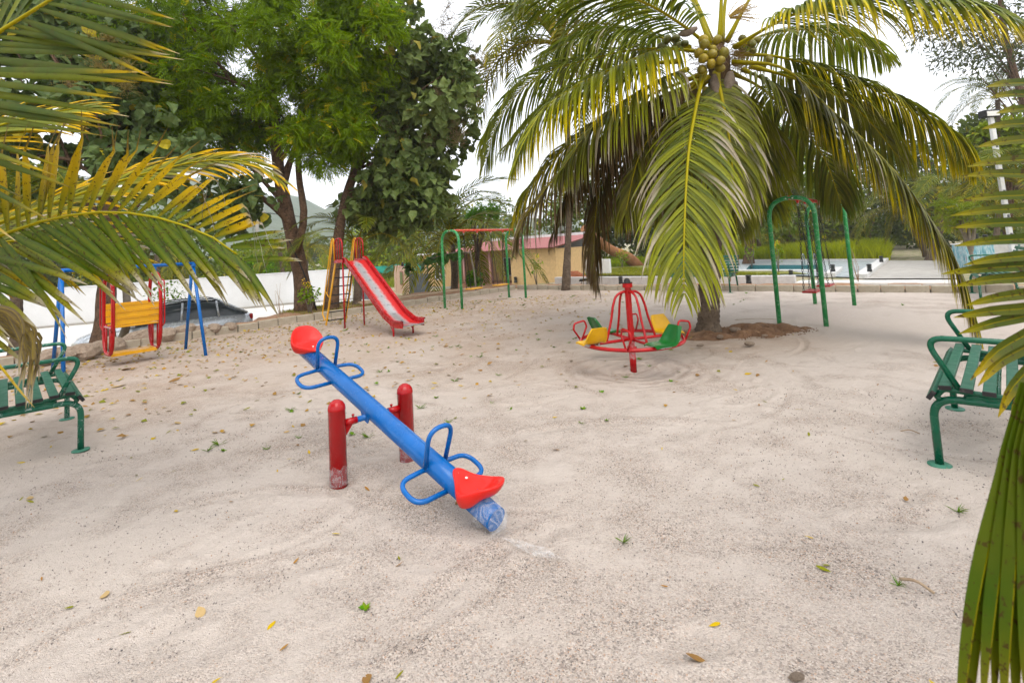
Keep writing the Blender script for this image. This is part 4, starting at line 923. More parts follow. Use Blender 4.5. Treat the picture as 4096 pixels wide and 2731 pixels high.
GD, GM, YG, YE, BR, DRY = (.030, .052, .012), (.075, .115, .020), (.22, .235, .030), (.47, .37, .026), (.075, .045, .028), (.42, .37, .31)
def mix3(a, b, t): return tuple(x+(y-x)*t for x, y in zip(a, b))
def leaflet(p, d, wdir, L, w, nseg, g, cols, fold=.35, kink=None, twist=0., sag=1.6):
    """one blade: folded strip from p along d; droops by g; cols(s)->rgb ; kink=(s, strength)"""
    V = []; C = []; d = nrm(d); step = L/nseg; wd = nrm(wdir-d*(wdir@d)); x = np.array(p, float)
    for i in range(nseg+1):
        s = i/nseg; ww = w*min(1., .45+2.6*s)*max(0.02, (1-s**2.6))**.85
        nn = np.cross(wd, d); V += [x-wd*ww*.5+nn*ww*fold*.5, x, x+wd*ww*.5+nn*ww*fold*.5]; c = cols(s); c2 = tuple(x*1.35+.006 for x in c); C += [c, c2, c]
        gg = g*(s+.12)**sag
        if kink and s >= kink[0]: gg += kink[1]
        d = nrm(d+np.array([0, 0, -gg])); wd = nrm(wd-d*(wd@d))
        if twist: wd = nrm(wd*math.cos(twist)+np.cross(d, wd)*math.sin(twist))
        x = x+d*step
    F = []
    for i in range(nseg):
        a = i*3; F += [(a, a+1, a+4, a+3), (a+1, a+2, a+5, a+4)]
    return np.array(V), F, np.array(C)
def make_frond(ctrl, n, Lm, rs, t0=.2, A=(28, 62), g=.25, w=.036, nseg=6, base=GM, tip=YE, tipat=.75, var=.25, old=.0, sides=None, lift=.10, prof=None, rr=(.030, .005), kinks=0., dry=0., age=None, nr=26, gap=0., mixo=.25, sag=1.6, Ls=None):
    """returns rachis MB and list of leaflets. sides: optional (S+, S-) vectors"""
    r_ = np.random.default_rng(rs); P = spline(ctrl, nr*3); T = np.gradient(P, axis=0); T /= np.linalg.norm(T, axis=1, keepdims=True)
    out = P[-1]-P[0]; out = nrm([out[0], out[1], 0]); S0 = np.cross(out, [0, 0, 1.])
    mb = MB(); q = P[::3]; k = len(q); rad = np.linspace(rr[0], rr[1], k); rad[:4] *= np.array([1.9, 1.6, 1.3, 1.1]); mb.col = mix3(base, YE, .55); mb.tube(q, rad, 7, up=(0, 0, 1), flat=.75)
    res = []
    for i in range(n):
        for sd in (1, -1):
            f = (i+.5+.5*(sd > 0)*.6+r_.uniform(-.3, .3))/n
            if r_.random() < gap: continue
            t = t0+(1-t0)*f**.95; t = min(.995, max(t0, t)); j = min(int(t*(len(P)-1)), len(P)-1); Tt = T[j]
            S = (sides[0] if sd > 0 else sides[1]) if sides else S0*sd
            S = nrm(S-Tt*(S@Tt)); Nn = np.cross(S, Tt)*sd; Nn = Nn if Nn[2] > -.2 else -Nn
            Ad = A(f, sd) if callable(A) else A[0]+(A[1]-A[0])*f if not isinstance(A[0], tuple) else (A[0] if sd > 0 else A[1])[0]+((A[0] if sd > 0 else A[1])[1]-(A[0] if sd > 0 else A[1])[0])*f
            a = R(Ad+r_.normal(0, 4)); d = S*math.cos(a)+Tt*math.sin(a)+Nn*(lift+r_.normal(0, .05))
            pf = (prof(f) if prof else (.62+.38*math.sin(math.pi*min(1, f*1.05)**.8))*(1-.55*max(0, f-.75)/.25)); L = (Lm if Ls is None else Ls[0] if sd > 0 else Ls[1])*pf*r_.uniform(.9, 1.06)
            v = r_.normal(0, var); b = mix3(base, YG, min(1, max(0, mixo+v))) if v > -.25 else mix3(base, GD, .6)
            ag = old if age is None else age(f, sd); b = mix3(b, BR, min(1, max(0, ag+r_.normal(0, .12)))) if ag > 0 else b
            tp = tip; ta = tipat+r_.normal(0, .07); dr = r_.random() < dry; ds = r_.uniform(.3, .8)
            if dr: tp = mix3(DRY, BR, r_.random()*.5); ta = ds
            end = BR if r_.random() < .6 else DRY
            def cols(s, b=b, tp=tp, ta=ta, end=end):
                c = mix3(b, tp, float(sstep(ta-.25, ta+.12, s))); return mix3(c, end, float(sstep(.9, 1., s))*.8)
            kk = (r_.uniform(.45, .75), r_.uniform(.8, 1.6)) if r_.random() < kinks else None
            res.append(leaflet(P[j]+S*.006, d, Tt, L, w*(.65+.35*pf)*r_.uniform(.85, 1.1), nseg, g*r_.uniform(.7, 1.35), cols, twist=r_.normal(0, .03), kink=kk, sag=sag))
    return mb, res
def add_leaflets(fr, root, res, mat, single):
    loc = META[root.name][0]
    if single:
        for V, F, C in res:
            mb = MB(); mb.add(V-loc, F, True, C); link('leaflet', mb.mesh('leaflet'), mat, fr)
    else:
        mb = MB()
        for V, F, C in res: mb.add(V-loc, F, True, C)
        tag(link('leaflets', mb.mesh('leaflets'), mat, fr), kind='stuff')
def palm_trunk(root, pts, r0, r1, mat='palm_bark', rings=60):
    P = spline(pts, rings*2); n = len(P); f = np.linspace(0, 1, n); rad = r0+(r1-r0)*f**.6; rad = rad*(1+.035*np.where(np.arange(n) % 2 == 0, 1, -1)); rad[:8] *= np.linspace(1.45, 1.0, 8)
    mb = MB(); mb.tube(P, rad, 20); return wbuild(mb, 'trunk', mat, root)

def centre_palm():
    b = np.array([PALM[0], PALM[1], 0]); t = thing('coconut_palm', 'large coconut palm with yellow coconuts behind the roundabout', 'palm', tuple(b))
    top = at(2875, 235, 7.75); palm_trunk(t, [b+[0, 0, -.1], at(2835, 1230, 7.85), at(2848, 900, 7.9), at(2862, 560, 7.85), top], .17, .145)
    K = lambda *p: [at(*q) for q in p]; c = (2870, 215, 7.7)
    Fs = []  # (ctrl, kwargs, single)
    Fs.append((K(c, (2642, 201, 7.2), (2463, 270, 6.8), (2290, 352, 6.5), (2167, 449, 6.3), (2086, 592, 6.15), (2050, 680, 6.1)), dict(n=80, Lm=1.02, g=.75, base=(.14, .16, .024), tip=YE, tipat=.72, var=.35, w=.049, A=(32, 68), nseg=7), True))     # yellow-green, left
    Fs.append((K((2815, 290, 7.55), (2786, 420, 6.9), (2756, 600, 6.45), (2741, 820, 6.1), (2735, 1050, 5.9), (2737, 1190, 5.85)), dict(n=70, Lm=.98, g=.30, base=(.085, .105, .020), tip=YG, tipat=.7, var=.4, w=.049, A=(25, 58), dry=.42, lift=.02, nseg=7), True))   # centre, hanging towards us
    Fs.append((K(c, (2600, 195, 8.3), (2350, 240, 8.9), (2130, 320, 9.2), (1990, 490, 9.3), (1935, 670, 9.3)), dict(n=98, Lm=1.15, g=.6, base=GM, tip=YG, tipat=.75, w=.058), False))
    Fs.append((K(c, (2720, 95, 7.2), (2560, 5, 6.8), (2350, -35, 6.5), (2150, -15, 6.3), (2020, 50, 6.2)), dict(n=98, Lm=1.05, g=.35, base=(.05, .085, .018), tip=GM, tipat=.8, w=.049), False))
    Fs.append((K((2820, 300, 7.9), (2620, 440, 7.9), (2335, 605, 7.6), (2180, 760, 7.3), (2085, 900, 7.1), (2060, 975, 7.05)), dict(n=70, Lm=1.05, g=.8, base=(.05, .052, .018), tip=BR, tipat=.4, old=.72, w=.052, dry=.15), False))
    Fs.append((K((2800, 330, 8.0), (2600, 470, 8.1), (2440, 640, 7.8), (2385, 850, 7.6), (2378, 1030, 7.5), (2388, 1130, 7.5)), dict(n=98, Lm=.95, g=.7, base=(.05, .052, .015), tip=BR, tipat=.45, old=.68, w=.052, kinks=.1), False))
    Fs.append((K((2930, 250, 7.6), (3110, 265, 7.2), (3305, 425, 6.9), (3443, 551, 6.7), (3575, 683, 6.5), (3695, 844, 6.3), (3800, 1010, 6.15), (3862, 1180, 6.1)), dict(n=128, Lm=1.0, g=1.25, A=(26, 46), base=(.065, .075, .018), tip=YE, tipat=.8, old=.30, w=.052, var=.35, dry=.12, prof=lambda f: .98-.22*f), False))
    Fs.append((K((2940, 215, 7.9), (3110, 228, 7.9), (3288, 275, 7.8), (3489, 356, 7.7), (3661, 453, 7.6), (3810, 557, 7.5), (3905, 680, 7.45)), dict(n=120, Lm=1.0, g=1.0, A=(28, 52), base=(.07, .085, .018), tip=YE, tipat=.74, var=.3, w=.052), False))
    Fs.append((K((2940, 190, 7.5), (3080, 105, 6.9), (3280, 20, 6.2), (3550, -15, 5.5), (3850, 0, 4.9), (4080, 80, 4.6)), dict(n=112, Lm=1.05, g=.45, base=(.062, .095, .020), tip=YE, tipat=.8, var=.3, w=.052, age=lambda f, s: 0.), False))
    Fs.append((K((2920, 290, 8.1), (3040, 350, 8.5), (3156, 453, 8.8), (3290, 620, 9.0), (3370, 830, 9.1)), dict(n=92, Lm=1.1, g=.6, base=(.038, .055, .013), tip=GM, tipat=.8, old=.1, w=.055), False))
    Fs.append((K((2900, 320, 8.2), (2960, 470, 8.8), (3020, 640, 9.2), (3050, 860, 9.4)), dict(n=78, Lm=1.05, g=.5, base=(.04, .058, .013), tip=YG, tipat=.8, w=.058), False))
    Fs.append((K((2830, 320, 8.2), (2700, 470, 8.8), (2560, 620, 9.2), (2460, 840, 9.4)), dict(n=78, Lm=1.1, g=.6, base=(.05, .06, .014), tip=YG, tipat=.8, old=.2, w=.058), False))
    Fs.append((K((2800, 300, 7.8), (2560, 400, 8.4), (2300, 560, 8.8), (2120, 760, 9.0), (2060, 880, 9.0)), dict(n=89, Lm=1.1, g=.7, base=(.11, .12, .022), tip=YE, tipat=.7, w=.058), False))
    for p1, p2, p3, bs in (((2690, 440, 7.4), (2570, 640, 7.1), (2530, 890, 7.0), (.05, .05, .016)), ((2560, 430, 7.5), (2360, 600, 7.3), (2240, 830, 7.2), (.055, .055, .016)), ((2480, 520, 7.9), (2300, 720, 7.8), (2200, 960, 7.8), (.05, .052, .016))):
        Fs.append((K((2830, 310, 7.7), p1, p2, p3), dict(n=78, Lm=.95, g=1.0, base=bs, tip=BR, tipat=.4, old=.7, w=.05, dry=.15, t0=.12), False))
    Fs.append((K((2865, 290, 7.5), (2895, 430, 7.1), (2925, 620, 6.9), (2940, 820, 6.8)), dict(n=72, Lm=.85, g=.6, base=(.06, .075, .017), tip=YG, tipat=.8, old=.12, w=.05, dry=.12, t0=.08), False))
    # fuller skirt: more fronds between the ones above, front and back
    for k, (p1, p2, p3, base, old_) in enumerate((((2620, 330, 7.2), (2400, 480, 7.0), (2230, 700, 6.9), (.11, .125, .022), .15), ((2560, 260, 7.9), (2240, 380, 8.3), (2010, 600, 8.5), (.12, .14, .022), 0.), ((3080, 330, 7.3), (3240, 430, 7.2), (3330, 560, 7.1), (.08, .10, .018), .1), ((3130, 300, 7.7), (3420, 430, 7.8), (3620, 660, 7.8), (.10, .115, .02), .05),
            ((2700, 420, 7.5), (2560, 620, 7.2), (2500, 860, 7.0), (.075, .08, .018), .3), ((2950, 420, 7.9), (3010, 540, 8.2), (3040, 680, 8.4), (.065, .08, .018), .1), ((2640, 150, 8.3), (2380, 130, 8.9), (2150, 230, 9.3), (.07, .11, .02), 0.), ((3060, 140, 8.2), (3330, 130, 8.8), (3560, 240, 9.2), (.07, .11, .02), 0.), ((2780, 480, 8.4), (2720, 700, 8.7), (2690, 930, 8.8), (.06, .075, .016), .2), ((2900, 480, 8.5), (2930, 700, 8.8), (2950, 930, 8.9), (.06, .075, .016), .1))):
        Fs.append((K(((2870+p1[0])/2, (260+p1[1])/2-15, 7.7), p1, p2, p3), dict(n=84, Lm=1.0, g=.7, base=base, tip=YG, tipat=.8, old=old_, w=.05, dry=.08, t0=.12), False))
    for (dx, dy, dz), rs_ in (((-.9, .3, 2.2), 1), ((.2, -.6, 2.4), 2), ((.8, .5, 2.1), 3), ((-.2, 1.1, 2.0), 4), ((1.3, -.5, 1.5), 5)):
        c0 = top+np.array([dx*.1, dy*.1, .25]); Fs.append(([c0, c0+np.array([dx*.35, dy*.35, dz*.5]), c0+np.array([dx, dy, dz]), c0+np.array([dx*2.1, dy*2.1, dz*1.25]), c0+np.array([dx*3., dy*3., dz*1.05])], dict(n=84, Lm=1.0, g=.3, base=GM, tip=YG, t0=.3), False))
    for i, (ct, kw, single) in enumerate(Fs):
        kw['Lm'] *= 1.22; kw['g'] *= 1.15; mb, res = make_frond(ct, rs=100+i, rr=(.034, .007), sag=.9, **kw); fr = wbuild(mb, 'frond', 'rachis', t); add_leaflets(fr, t, res, 'palm_leaf', single)
    # crown shaft: torn fibre and old leaf bases
    mb = MB(); mb.lathe([(.15, -.5), (.16, -.2), (.17, .0), (.12, .15), (.05, .3)], 14, top); wbuild(mb, 'leaf_base', 'husk', t)
    r_ = np.random.default_rng(8); mb = MB()
    for i in range(260):
        a = r_.uniform(0, 6.28); p = top+np.array([.2*math.cos(a), .2*math.sin(a), r_.uniform(-.25, .25)]); d = nrm([math.cos(a), math.sin(a), r_.uniform(-.9, .9)]); l = r_.uniform(.15, .5)
        mb.col = mix3((.11, .06, .03), (.26, .17, .09), r_.random()); mb.tube([p, p+d*l*.5, p+d*l+[0, 0, -.12*r_.random()]], [.004, .003, .0015], 4, cap=False)
    tag(wbuild(mb, 'fibre', 'rachis', t), kind='stuff')
    # coconuts in three bunches
    def nut(p, s, ax, col):
        X, Y, Z = ax; pr = [(0, -1.18), (.30, -1.08), (.62, -.80), (.92, -.25), (.96, .2), (.80, .68), (.45, 1.0), (.16, 1.1), (0, 1.12)]; m = MB(); m.col = col
        V = []; seg = 12
        for r, z in pr:
            for j in range(seg): a = 2*math.pi*j/seg; rr = r*(1+.05*math.cos(3*a)); V.append((rr*math.cos(a), rr*math.sin(a), z))
        V = np.array(V)*s*np.array([.82, .82, .98]); fs = [(i*seg+j, i*seg+(j+1) % seg, (i+1)*seg+(j+1) % seg, (i+1)*seg+j) for i in range(len(pr)-1) for j in range(seg)]
        m.add(p+V@np.array([X, Y, Z]), fs, True); wbuild(m, 'coconut', 'coconut', t)
    def bunch(px, n, spread, Y, s, c0, c1, rs):
        r = np.random.default_rng(rs); c = at(*px, Y); placed = []
        for _ in range(600):
            if len(placed) >= n: break
            q = c+np.array([r.uniform(-1, 1)*spread[0], r.uniform(-.35, .35)*spread[0], r.uniform(-1, 1)*spread[1]])
            if all(np.linalg.norm(q-o) > s*1.45 for o in placed): placed.append(q)
        for q in placed:
            Z = nrm(np.array([q[0]-c[0], -.8, (q[2]-c[2])])+r.normal(size=3)*.25); X = nrm(np.cross([0, 1, .3], Z)); nut(q, s*r.uniform(.85, 1.08), (X, np.cross(Z, X), Z), mix3(c0, c1, r.random()))
            mb = MB(); mb.tube([q, (q+top)/2+[0, 0, .05], top], .008, 5, cap=False); 
    bunch((2845, 212), 13, (.19, .23), 7.2, .092, (.16, .15, .012), (.40, .29, .018), 1)
    bunch((2690, 172), 5, (.19, .07), 7.6, .078, (.05, .07, .01), (.10, .11, .015), 2)
    bunch((2995, 175), 5, (.14, .13), 7.75, .08, (.07, .09, .01), (.16, .15, .015), 3)
    bunch((3060, 262), 2, (.08, .1), 7.8, .08, (.08, .1, .01), (.2, .17, .015), 4)
    # flower spray
    r_ = np.random.default_rng(9); a0 = at(2905, 75, 7.4); mb = MB(); mb.col = (.42, .26, .03)
    for i in range(26):
        d = nrm([r_.uniform(.35, 1), r_.uniform(-.5, .1), r_.uniform(-.25, .75)]); l = r_.uniform(.3, .52); pts = [a0+d*.05, a0+d*l*.5, a0+d*l+[0, 0, -.06]]; mb.tube(pts, [.006, .005, .003], 5, cap=False)
        for k in range(16): q = bez(pts, 17)[k+1]+r_.normal(size=3)*.005; mb.lathe([(0, -.009), (.008, 0), (0, .009)], 5, q)
    wbuild(mb, 'flower_spray', 'coconut', t)
    # hanging dead sheaths
    for (x, y, Y, l, w, rs_) in ((2858, 350, 7.3, .42, .09, 1), (2925, 340, 7.25, .5, .12, 2), (2945, 380, 7.5, .5, .10, 3), (2895, 400, 7.6, .55, .08, 4), (2790, 165, 7.3, .35, .08, 5)):
        p = at(x, y-55, Y); r = np.random.default_rng(rs_); rows = []; dr = nrm([r.uniform(-.2, .25), -.15, -1]) if rs_ < 5 else nrm([-.9, -.2, -.35])
        sx = nrm(np.cross(dr, [0, 1, 0])); sn = np.cross(sx, dr)
        for i in range(9):
            f = i/8; ww = w*math.sin(math.pi*(.12+.86*f))**.8; rows.append([p+dr*l*f+sx*ww*math.sin(a)*.8+sn*ww*(1-math.cos(a))*.7 for a in np.linspace(-1.7, 1.7, 8)])
        mb = MB(); mb.grid(np.array(rows)); q = np.array(rows)+sn*.008; mb.grid(q, flip=True); wbuild(mb, 'dead_sheath', 'spathe', t)
centre_palm()

# ------------------------------------------------------------------ palm leaning in from the left of the camera
def poly_leaf(pts, w, nseg, cols, wref=(0, 0, 1.), fold=.3):
    """blade along a given curve in the place"""
    P = spline(pts, nseg+1); T = np.gradient(P, axis=0); V = []; C = []
    for i in range(nseg+1):
        s = i/nseg; d = nrm(T[i]); wd = np.array(wref, float); wd = nrm(wd-d*(wd@d)); nn = np.cross(wd, d); ww = w*min(1., .55+2.2*s)*max(.02, 1-s**5)**.8
        c = cols(s); rib = mix3(c, (.5, .38, .02), .55)
        for o in (-.5, -.07, 0, .07, .5): V.append(P[i]+wd*ww*o+nn*ww*fold*abs(o))
        C += [c, c, rib, c, c]
    F = []
    for i in range(nseg):
        for k in range(4): a = i*5+k; F.append((a, a+1, a+6, a+5))
    return np.array(V), F, np.array(C)
def left_palm():
    b = np.array([-5.2, 1.6, 0]); t = thing('coconut_palm', 'coconut palm leaning in from the left with spotted yellow drying fronds', 'palm', tuple(b))
    crown = np.array([-4.9, 2.1, 2.75]); palm_trunk(t, [b+[0, 0, -.1], b+[.05, .1, 1.2], crown], .16, .14, rings=30)
    K = lambda *p: [at(*q) for q in p]; up, dn = np.array([-.02, .22, .97]), np.array([.05, -.42, -.9])
    # main spotted frond across the view
    def age1(f, s): return 0.
    ct = [crown]+K((-420, 1130, 2.55), (-40, 958, 2.60), (190, 880, 2.62), (446, 848, 2.62), (765, 912, 2.62), (910, 985, 2.62), (1000, 1070, 2.60))
    mb, r1 = make_frond(ct, 62, .84, 41, t0=.30, A=lambda f, s: (-16+60*max(0, f-.3)**1.15*1.7 if s > 0 else 36+40*max(0, (f-.35)/.65)**1.5), sides=(up, dn), g=.025, w=.045, Ls=(.80, 1.02), nseg=12, base=(.105, .125, .016), tip=(.52, .30, .012), tipat=.55, var=.28, lift=.0, rr=(.024, .006), kinks=.0, prof=lambda f: .9 if f < .5 else .9-.55*(f-.5)/.5)
    fr = wbuild(mb, 'frond', 'rachis', t); r_ = np.random.default_rng(2); out = []
    # recolour: upper blades yellow with brown curled tips, lower ones greener with pale dead ends
    for V, F, C in r1:
        isup = V[-2][2] > V[0][2]+.05; n = len(V)//3
        if isup:
            for i in range(n):
                s = i/(n-1); c = mix3((.13, .15, .012), (.62, .39, .010), float(sstep(.10, .5, s))); c = mix3(c, (.075, .04, .03), float(sstep(.62, .76, s+r_.normal(0, .02)))); C[3*i:3*i+3] = c; C[3*i+1] = mix3(c, (.5, .36, .03), .4)
            if V[0][0] > at(560, 870, 2.62)[0] and r_.random() < .75:       # bleached, broken over
                k = int(n*r_.uniform(.5, .68)); dv = np.array([r_.uniform(.0, .03), -.02, -r_.uniform(.04, .065)]); c0 = V[3*k-2].copy(); hv = V[3*k-1]-V[3*k-2]; bl = mix3((.52, .48, .46), (.30, .26, .24), r_.random())
                for i in range(k, n):
                    j = i-k; cc = c0+np.array([.022, 0, .012])*min(j+1, 2)+dv*max(0, j-.5)+r_.normal(0, .003, 3); tp = .85*(1-j/(n-k))**.6; q = hv*tp*(.6+.4*math.cos(j*.9)); V[3*i] = cc-q; V[3*i+1] = cc+[0, .004, 0]; V[3*i+2] = cc+q; C[3*i:3*i+3] = mix3(C[3*k-2], bl, min(1, .5+.5*j))
            else:
                for i in range(int(n*.66), n): V[3*i:3*i+3] += np.array([.02*(i-n*.66)*math.sin(V[0][0]*9), 0, 0]); m_ = V[3*i+1].copy(); V[3*i:3*i+3] = m_+(V[3*i:3*i+3]-m_)*.55
        else:
            for i in range(n):
                s = i/(n-1); e = r_.normal(0, .03); c = mix3((.038, .088, .008), (.34, .25, .014), float(sstep(.55, .88, s))*.65); c = mix3(c, (.40, .34, .30), float(sstep(.78+e, .9+e, s))); C[3*i:3*i+3] = c; C[3*i+1] = mix3(c, (.3, .32, .03), .3)
        out.append((V, F, C))
    add_leaflets(fr, t, out, 'palm_leaf_near', True)
    # upper frond, top left corner
    ct = [crown]+K((-420, 420, 2.1), (-150, 235, 2.15), (0, 127, 2.2), (110, 58, 2.2), (204, 0, 2.2), (400, -130, 2.25), (620, -240, 2.3))
    mb, r2 = make_frond(ct, 58, .84, 42, t0=.30, A=((38, 52), (35, 45)), sides=(np.array([-.35, .35, .85]), np.array([.62, .05, -.72])), g=.012, w=.038, nseg=9, base=(.026, .048, .010), tip=(.40, .26, .02), tipat=.98, var=.12, lift=0, rr=(.022, .007), mixo=0.)
    fr = wbuild(mb, 'frond', 'rachis', t); add_leaflets(fr, t, r2, 'palm_leaf', True)
    # two fronds seen along their tips, further back
    ct = [crown]+K((-420, 640, 3.1), (-60, 520, 3.3), (180, 455, 3.4), (330, 432, 3.45), (400, 428, 3.5))
    mb, r3 = make_frond(ct, 44, .55, 43, t0=.30, A=(52, 80), g=.12, w=.028, nseg=7, base=(.10, .125, .03), tip=(.55, .33, .02), tipat=.72, lift=-.05, sides=(np.array([0, .5, .55]), np.array([.1, -.4, -.9])))
    fr = wbuild(mb, 'frond', 'rachis', t); add_leaflets(fr, t, r3, 'palm_leaf', False)
    ct = [crown]+K((-200, 940, 3.3), (250, 800, 3.4), (600, 690, 3.5), (860, 640, 3.55), (1020, 655, 3.55), (1150, 740, 3.55))
    mb, r4 = make_frond(ct, 60, .48, 44, t0=.32, A=(58, 80), g=.16, w=.026, nseg=7, base=(.13, .135, .03), tip=(.52, .31, .02), tipat=.6, dry=.25, lift=-.04, sides=(np.array([0, .3, .45]), np.array([.05, -.3, -.55])))
    fr = wbuild(mb, 'frond', 'rachis', t); add_leaflets(fr, t, r4, 'palm_leaf', False)
    # low frond under the main one: long green blades across the gondola swing
    ct = [crown]+K((-420, 1060, 2.9), (-120, 990, 3.0), (120, 960, 3.05), (330, 975, 3.1), (520, 1040, 3.15))
    mb, r5 = make_frond(ct, 34, .72, 45, t0=.34, A=((60, 75), (45, 60)), g=.10, w=.036, nseg=8, base=(.085, .11, .016), tip=(.45, .30, .02), tipat=.7, dry=.25, lift=0, sides=(np.array([0, .5, .5]), dn))
    fr = wbuild(mb, 'frond', 'rachis', t); add_leaflets(fr, t, r5, 'palm_leaf_near', False)
    # withered brown blades hanging over the bench
    mb = MB(); mb.col = (.2, .15, .06); mb.tube([crown]+K((-300, 1190, 2.3), (-60, 1235, 2.3)), [.02, .015, .008], 7); fr = wbuild(mb, 'frond', 'rachis', t); res = []
    for k in range(13):
        x0 = r_.uniform(0, 40); y0 = 1238+9*k; x1 = 85+78*((k*7) % 13)/13; y1 = 1300+10*((k*5) % 13)+r_.uniform(-12, 12); x2 = x1-r_.uniform(-8, 45); y2 = 1470+r_.uniform(0, 190); Y = 2.3+.03*k
        c0 = mix3((.16, .115, .06), (.10, .075, .055), r_.random())
        res.append(poly_leaf(K((-70, 1235+4*k, Y), (x0*.5, y0-6, Y), ((x0+x1)/2, (y0+y1)/2-14, Y), (x1, y1, Y), (x1+4, y1+60, Y), ((x1+x2)/2, (y1+y2)/2+40, Y), (x2, y2, Y)), .022, 16, lambda s, c0=c0: mix3(c0, (.30, .26, .22), float(sstep(.7, 1, s)))))
    res.append(poly_leaf(K((-60, 1400, 2.2), (10, 1478, 2.2), (80, 1565, 2.2), (140, 1632, 2.2)), .012, 8, lambda s: mix3((.5, .34, .02), (.3, .22, .1), s)))
    add_leaflets(fr, t, res, 'palm_leaf', True)
left_palm()

# ------------------------------------------------------------------ palm on the right: blades reaching in from outside the frame
def right_palm():
    b = np.array([3.6, 1.2, 0]); t = thing('coconut_palm', 'palm reaching in from the right edge with broad spotted green blades', 'palm', tuple(b))
    K = lambda *p: [at(*q) for q in p]; top = np.array([3.3, 1.3, 2.6]); palm_trunk(t, [b+[0, 0, -.1], b+[-.05, .1, 1.4], top], .15, .13, rings=24)
    rp = spline([top]+K((4760, 120, 1.25), (4560, 430, 1.42), (4480, 800, 1.5), (4440, 1150, 1.47), (4400, 1420, 1.38)), 60)
    mb = MB(); mb.col = (.2, .18, .03); mb.tube(rp[::2], np.linspace(.020, .005, 30), 8); fr = wbuild(mb, 'frond', 'rachis', t)
    L = [((3942, 350), (4096, 333)), ((3960, 392), (4096, 378)), ((3985, 455), (4096, 437)), ((3925, 517), (4096, 495)), ((3905, 590), (4096, 560)), ((3868, 667), (4096, 640)), ((3845, 706), (4096, 697)), ((3832, 805), (4096, 781)), ((3801, 863), (4096, 834)), ((3805, 912), (4096, 890)), ((3818, 984), (4096, 957)), ((3854, 1060), (4096, 1024)),
         ((3765, 1096), (4096, 1064)), ((3814, 1145), (4096, 1109)), ((3863, 1221), (4096, 1176)), ((3814, 1270), (4096, 1234)), ((3835, 1335), (4096, 1265)), ((3882, 1520), (4096, 1343)), ((3911, 1544), (4096, 1391)), ((3992, 1669), (4096, 1497)), ((4038, 1726), (4096, 1563))]
    res = []; r_ = np.random.default_rng(6)
    for i, ((tx, ty), (ex, ey)) in enumerate(L):
        Y = 1.45; bx = 4440 if i < 17 else 4400; by = ey-30+(ey-ty)*.4 if i < 17 else ey-150-(ey-1343)*.25
        c0 = mix3((.045, .078, .012), (.085, .105, .018), r_.random()); c1 = mix3((.16, .18, .02), (.45, .30, .02), .3+.5*(i > 16))
        mid = ((tx+ex)/2, (ty+ey)/2-(6 if i < 17 else 26)); pts = K((bx, by, Y+.02), (ex, ey, Y), (*mid, Y-.01), (tx, ty, Y-.03)); bp = rp[np.argmin(np.linalg.norm(rp-pts[0], axis=1))]; pts[0] = bp
        opp = [bp, bp+np.array([.16, .10, -.02]), bp+np.array([.34, .20, -.10]), bp+np.array([.5, .28, -.24])]; res.append(poly_leaf(opp, .034, 8, lambda s, c0=c0, c1=c1: mix3(c0, c1, float(sstep(.72, .97, s))), wref=(.1, .35, .93)))
        res.append(poly_leaf(pts, .034 if i < 17 else .036, 12, lambda s, c0=c0, c1=c1: mix3(c0, c1, float(sstep(.72, .97, s))), wref=(.1, .35, .93)))
    add_leaflets(fr, t, res, 'palm_leaf_near', True)
    rp = spline([top]+K((4900, 900, 1.12), (4560, 1230, 1.06), (4320, 1400, 1.0), (4180, 1480, .98), (4110, 1530, .97)), 40); mb = MB(); mb.col = (.25, .2, .03); mb.tube(rp, np.linspace(.016, .005, 40), 8); fr = wbuild(mb, 'frond', 'rachis', t); res = []
    for j in range(8, 33, 2):
        for sd in (-1, 1): q = rp[j]; c0 = mix3((.042, .09, .009), (.085, .12, .014), r_.random()); res.append(poly_leaf([q, q+np.array([.05, .07*sd, -.10]), q+np.array([.07, .12*sd, -.28]), q+np.array([.06, .15*sd, -.5])], .034, 8, lambda s, c0=c0: mix3(c0, (.22, .17, .02), float(sstep(.75, 1., s))*.6), wref=(.8, .2, .5)))
    for k in range(9):
        x0 = 4112+9*k; x1 = 3835+47*k+r_.uniform(-6, 6); y1 = 2850+r_.uniform(-20, 160); Y = .98+.012*(k % 2)-.004*k
        c0 = mix3((.042, .09, .009), (.085, .12, .014), r_.random())
        res.append(poly_leaf(K((x0, 1535+4*k, Y), (x0-60+5*k, 1850, Y-.01), ((x0+x1)/2-25+2*k, 2250, Y-.02), (x1, y1, Y-.04)), .036, 14, lambda s, c0=c0: mix3(c0, (.22, .17, .02), float(sstep(.75, 1., s))*.6), wref=(.95, .3, .1), fold=.75))
    add_leaflets(fr, t, res, 'palm_leaf_near', True)
right_palm()

# ------------------------------------------------------------------ palms further off share a few frond meshes
def frond_template(k, droop, n=44, old=0., base=GM, tip=YG, g=.35):
    ct = [np.array(p, float) for p in ((0, 0, 0), (.5, 0, .55*(1-droop)+.1), (1.25, 0, 1.0*(1-droop)+.05), (2.2, 0, .95-1.6*droop), (2.9, 0, .45-2.3*droop), (3.2, 0, .05-2.7*droop))]
    mb, res = make_frond(ct, n, .78, 300+k, g=g, w=.05, nseg=4, base=base, tip=tip, tipat=.8, old=old, nr=12, rr=(.03, .008), t0=.16)
    for V, F, C in res: mb.add(V, F, True, C)
    return mb.mesh('frond')
FT = [frond_template(0, .0), frond_template(1, .3), frond_template(2, .55, tip=YE), frond_template(3, .8, old=.25, base=(.10, .11, .022), tip=YE, g=.6), frond_template(4, .15, base=(.05, .10, .025)), frond_template(5, .65, base=(.14, .145, .025), tip=YE, g=.5)]
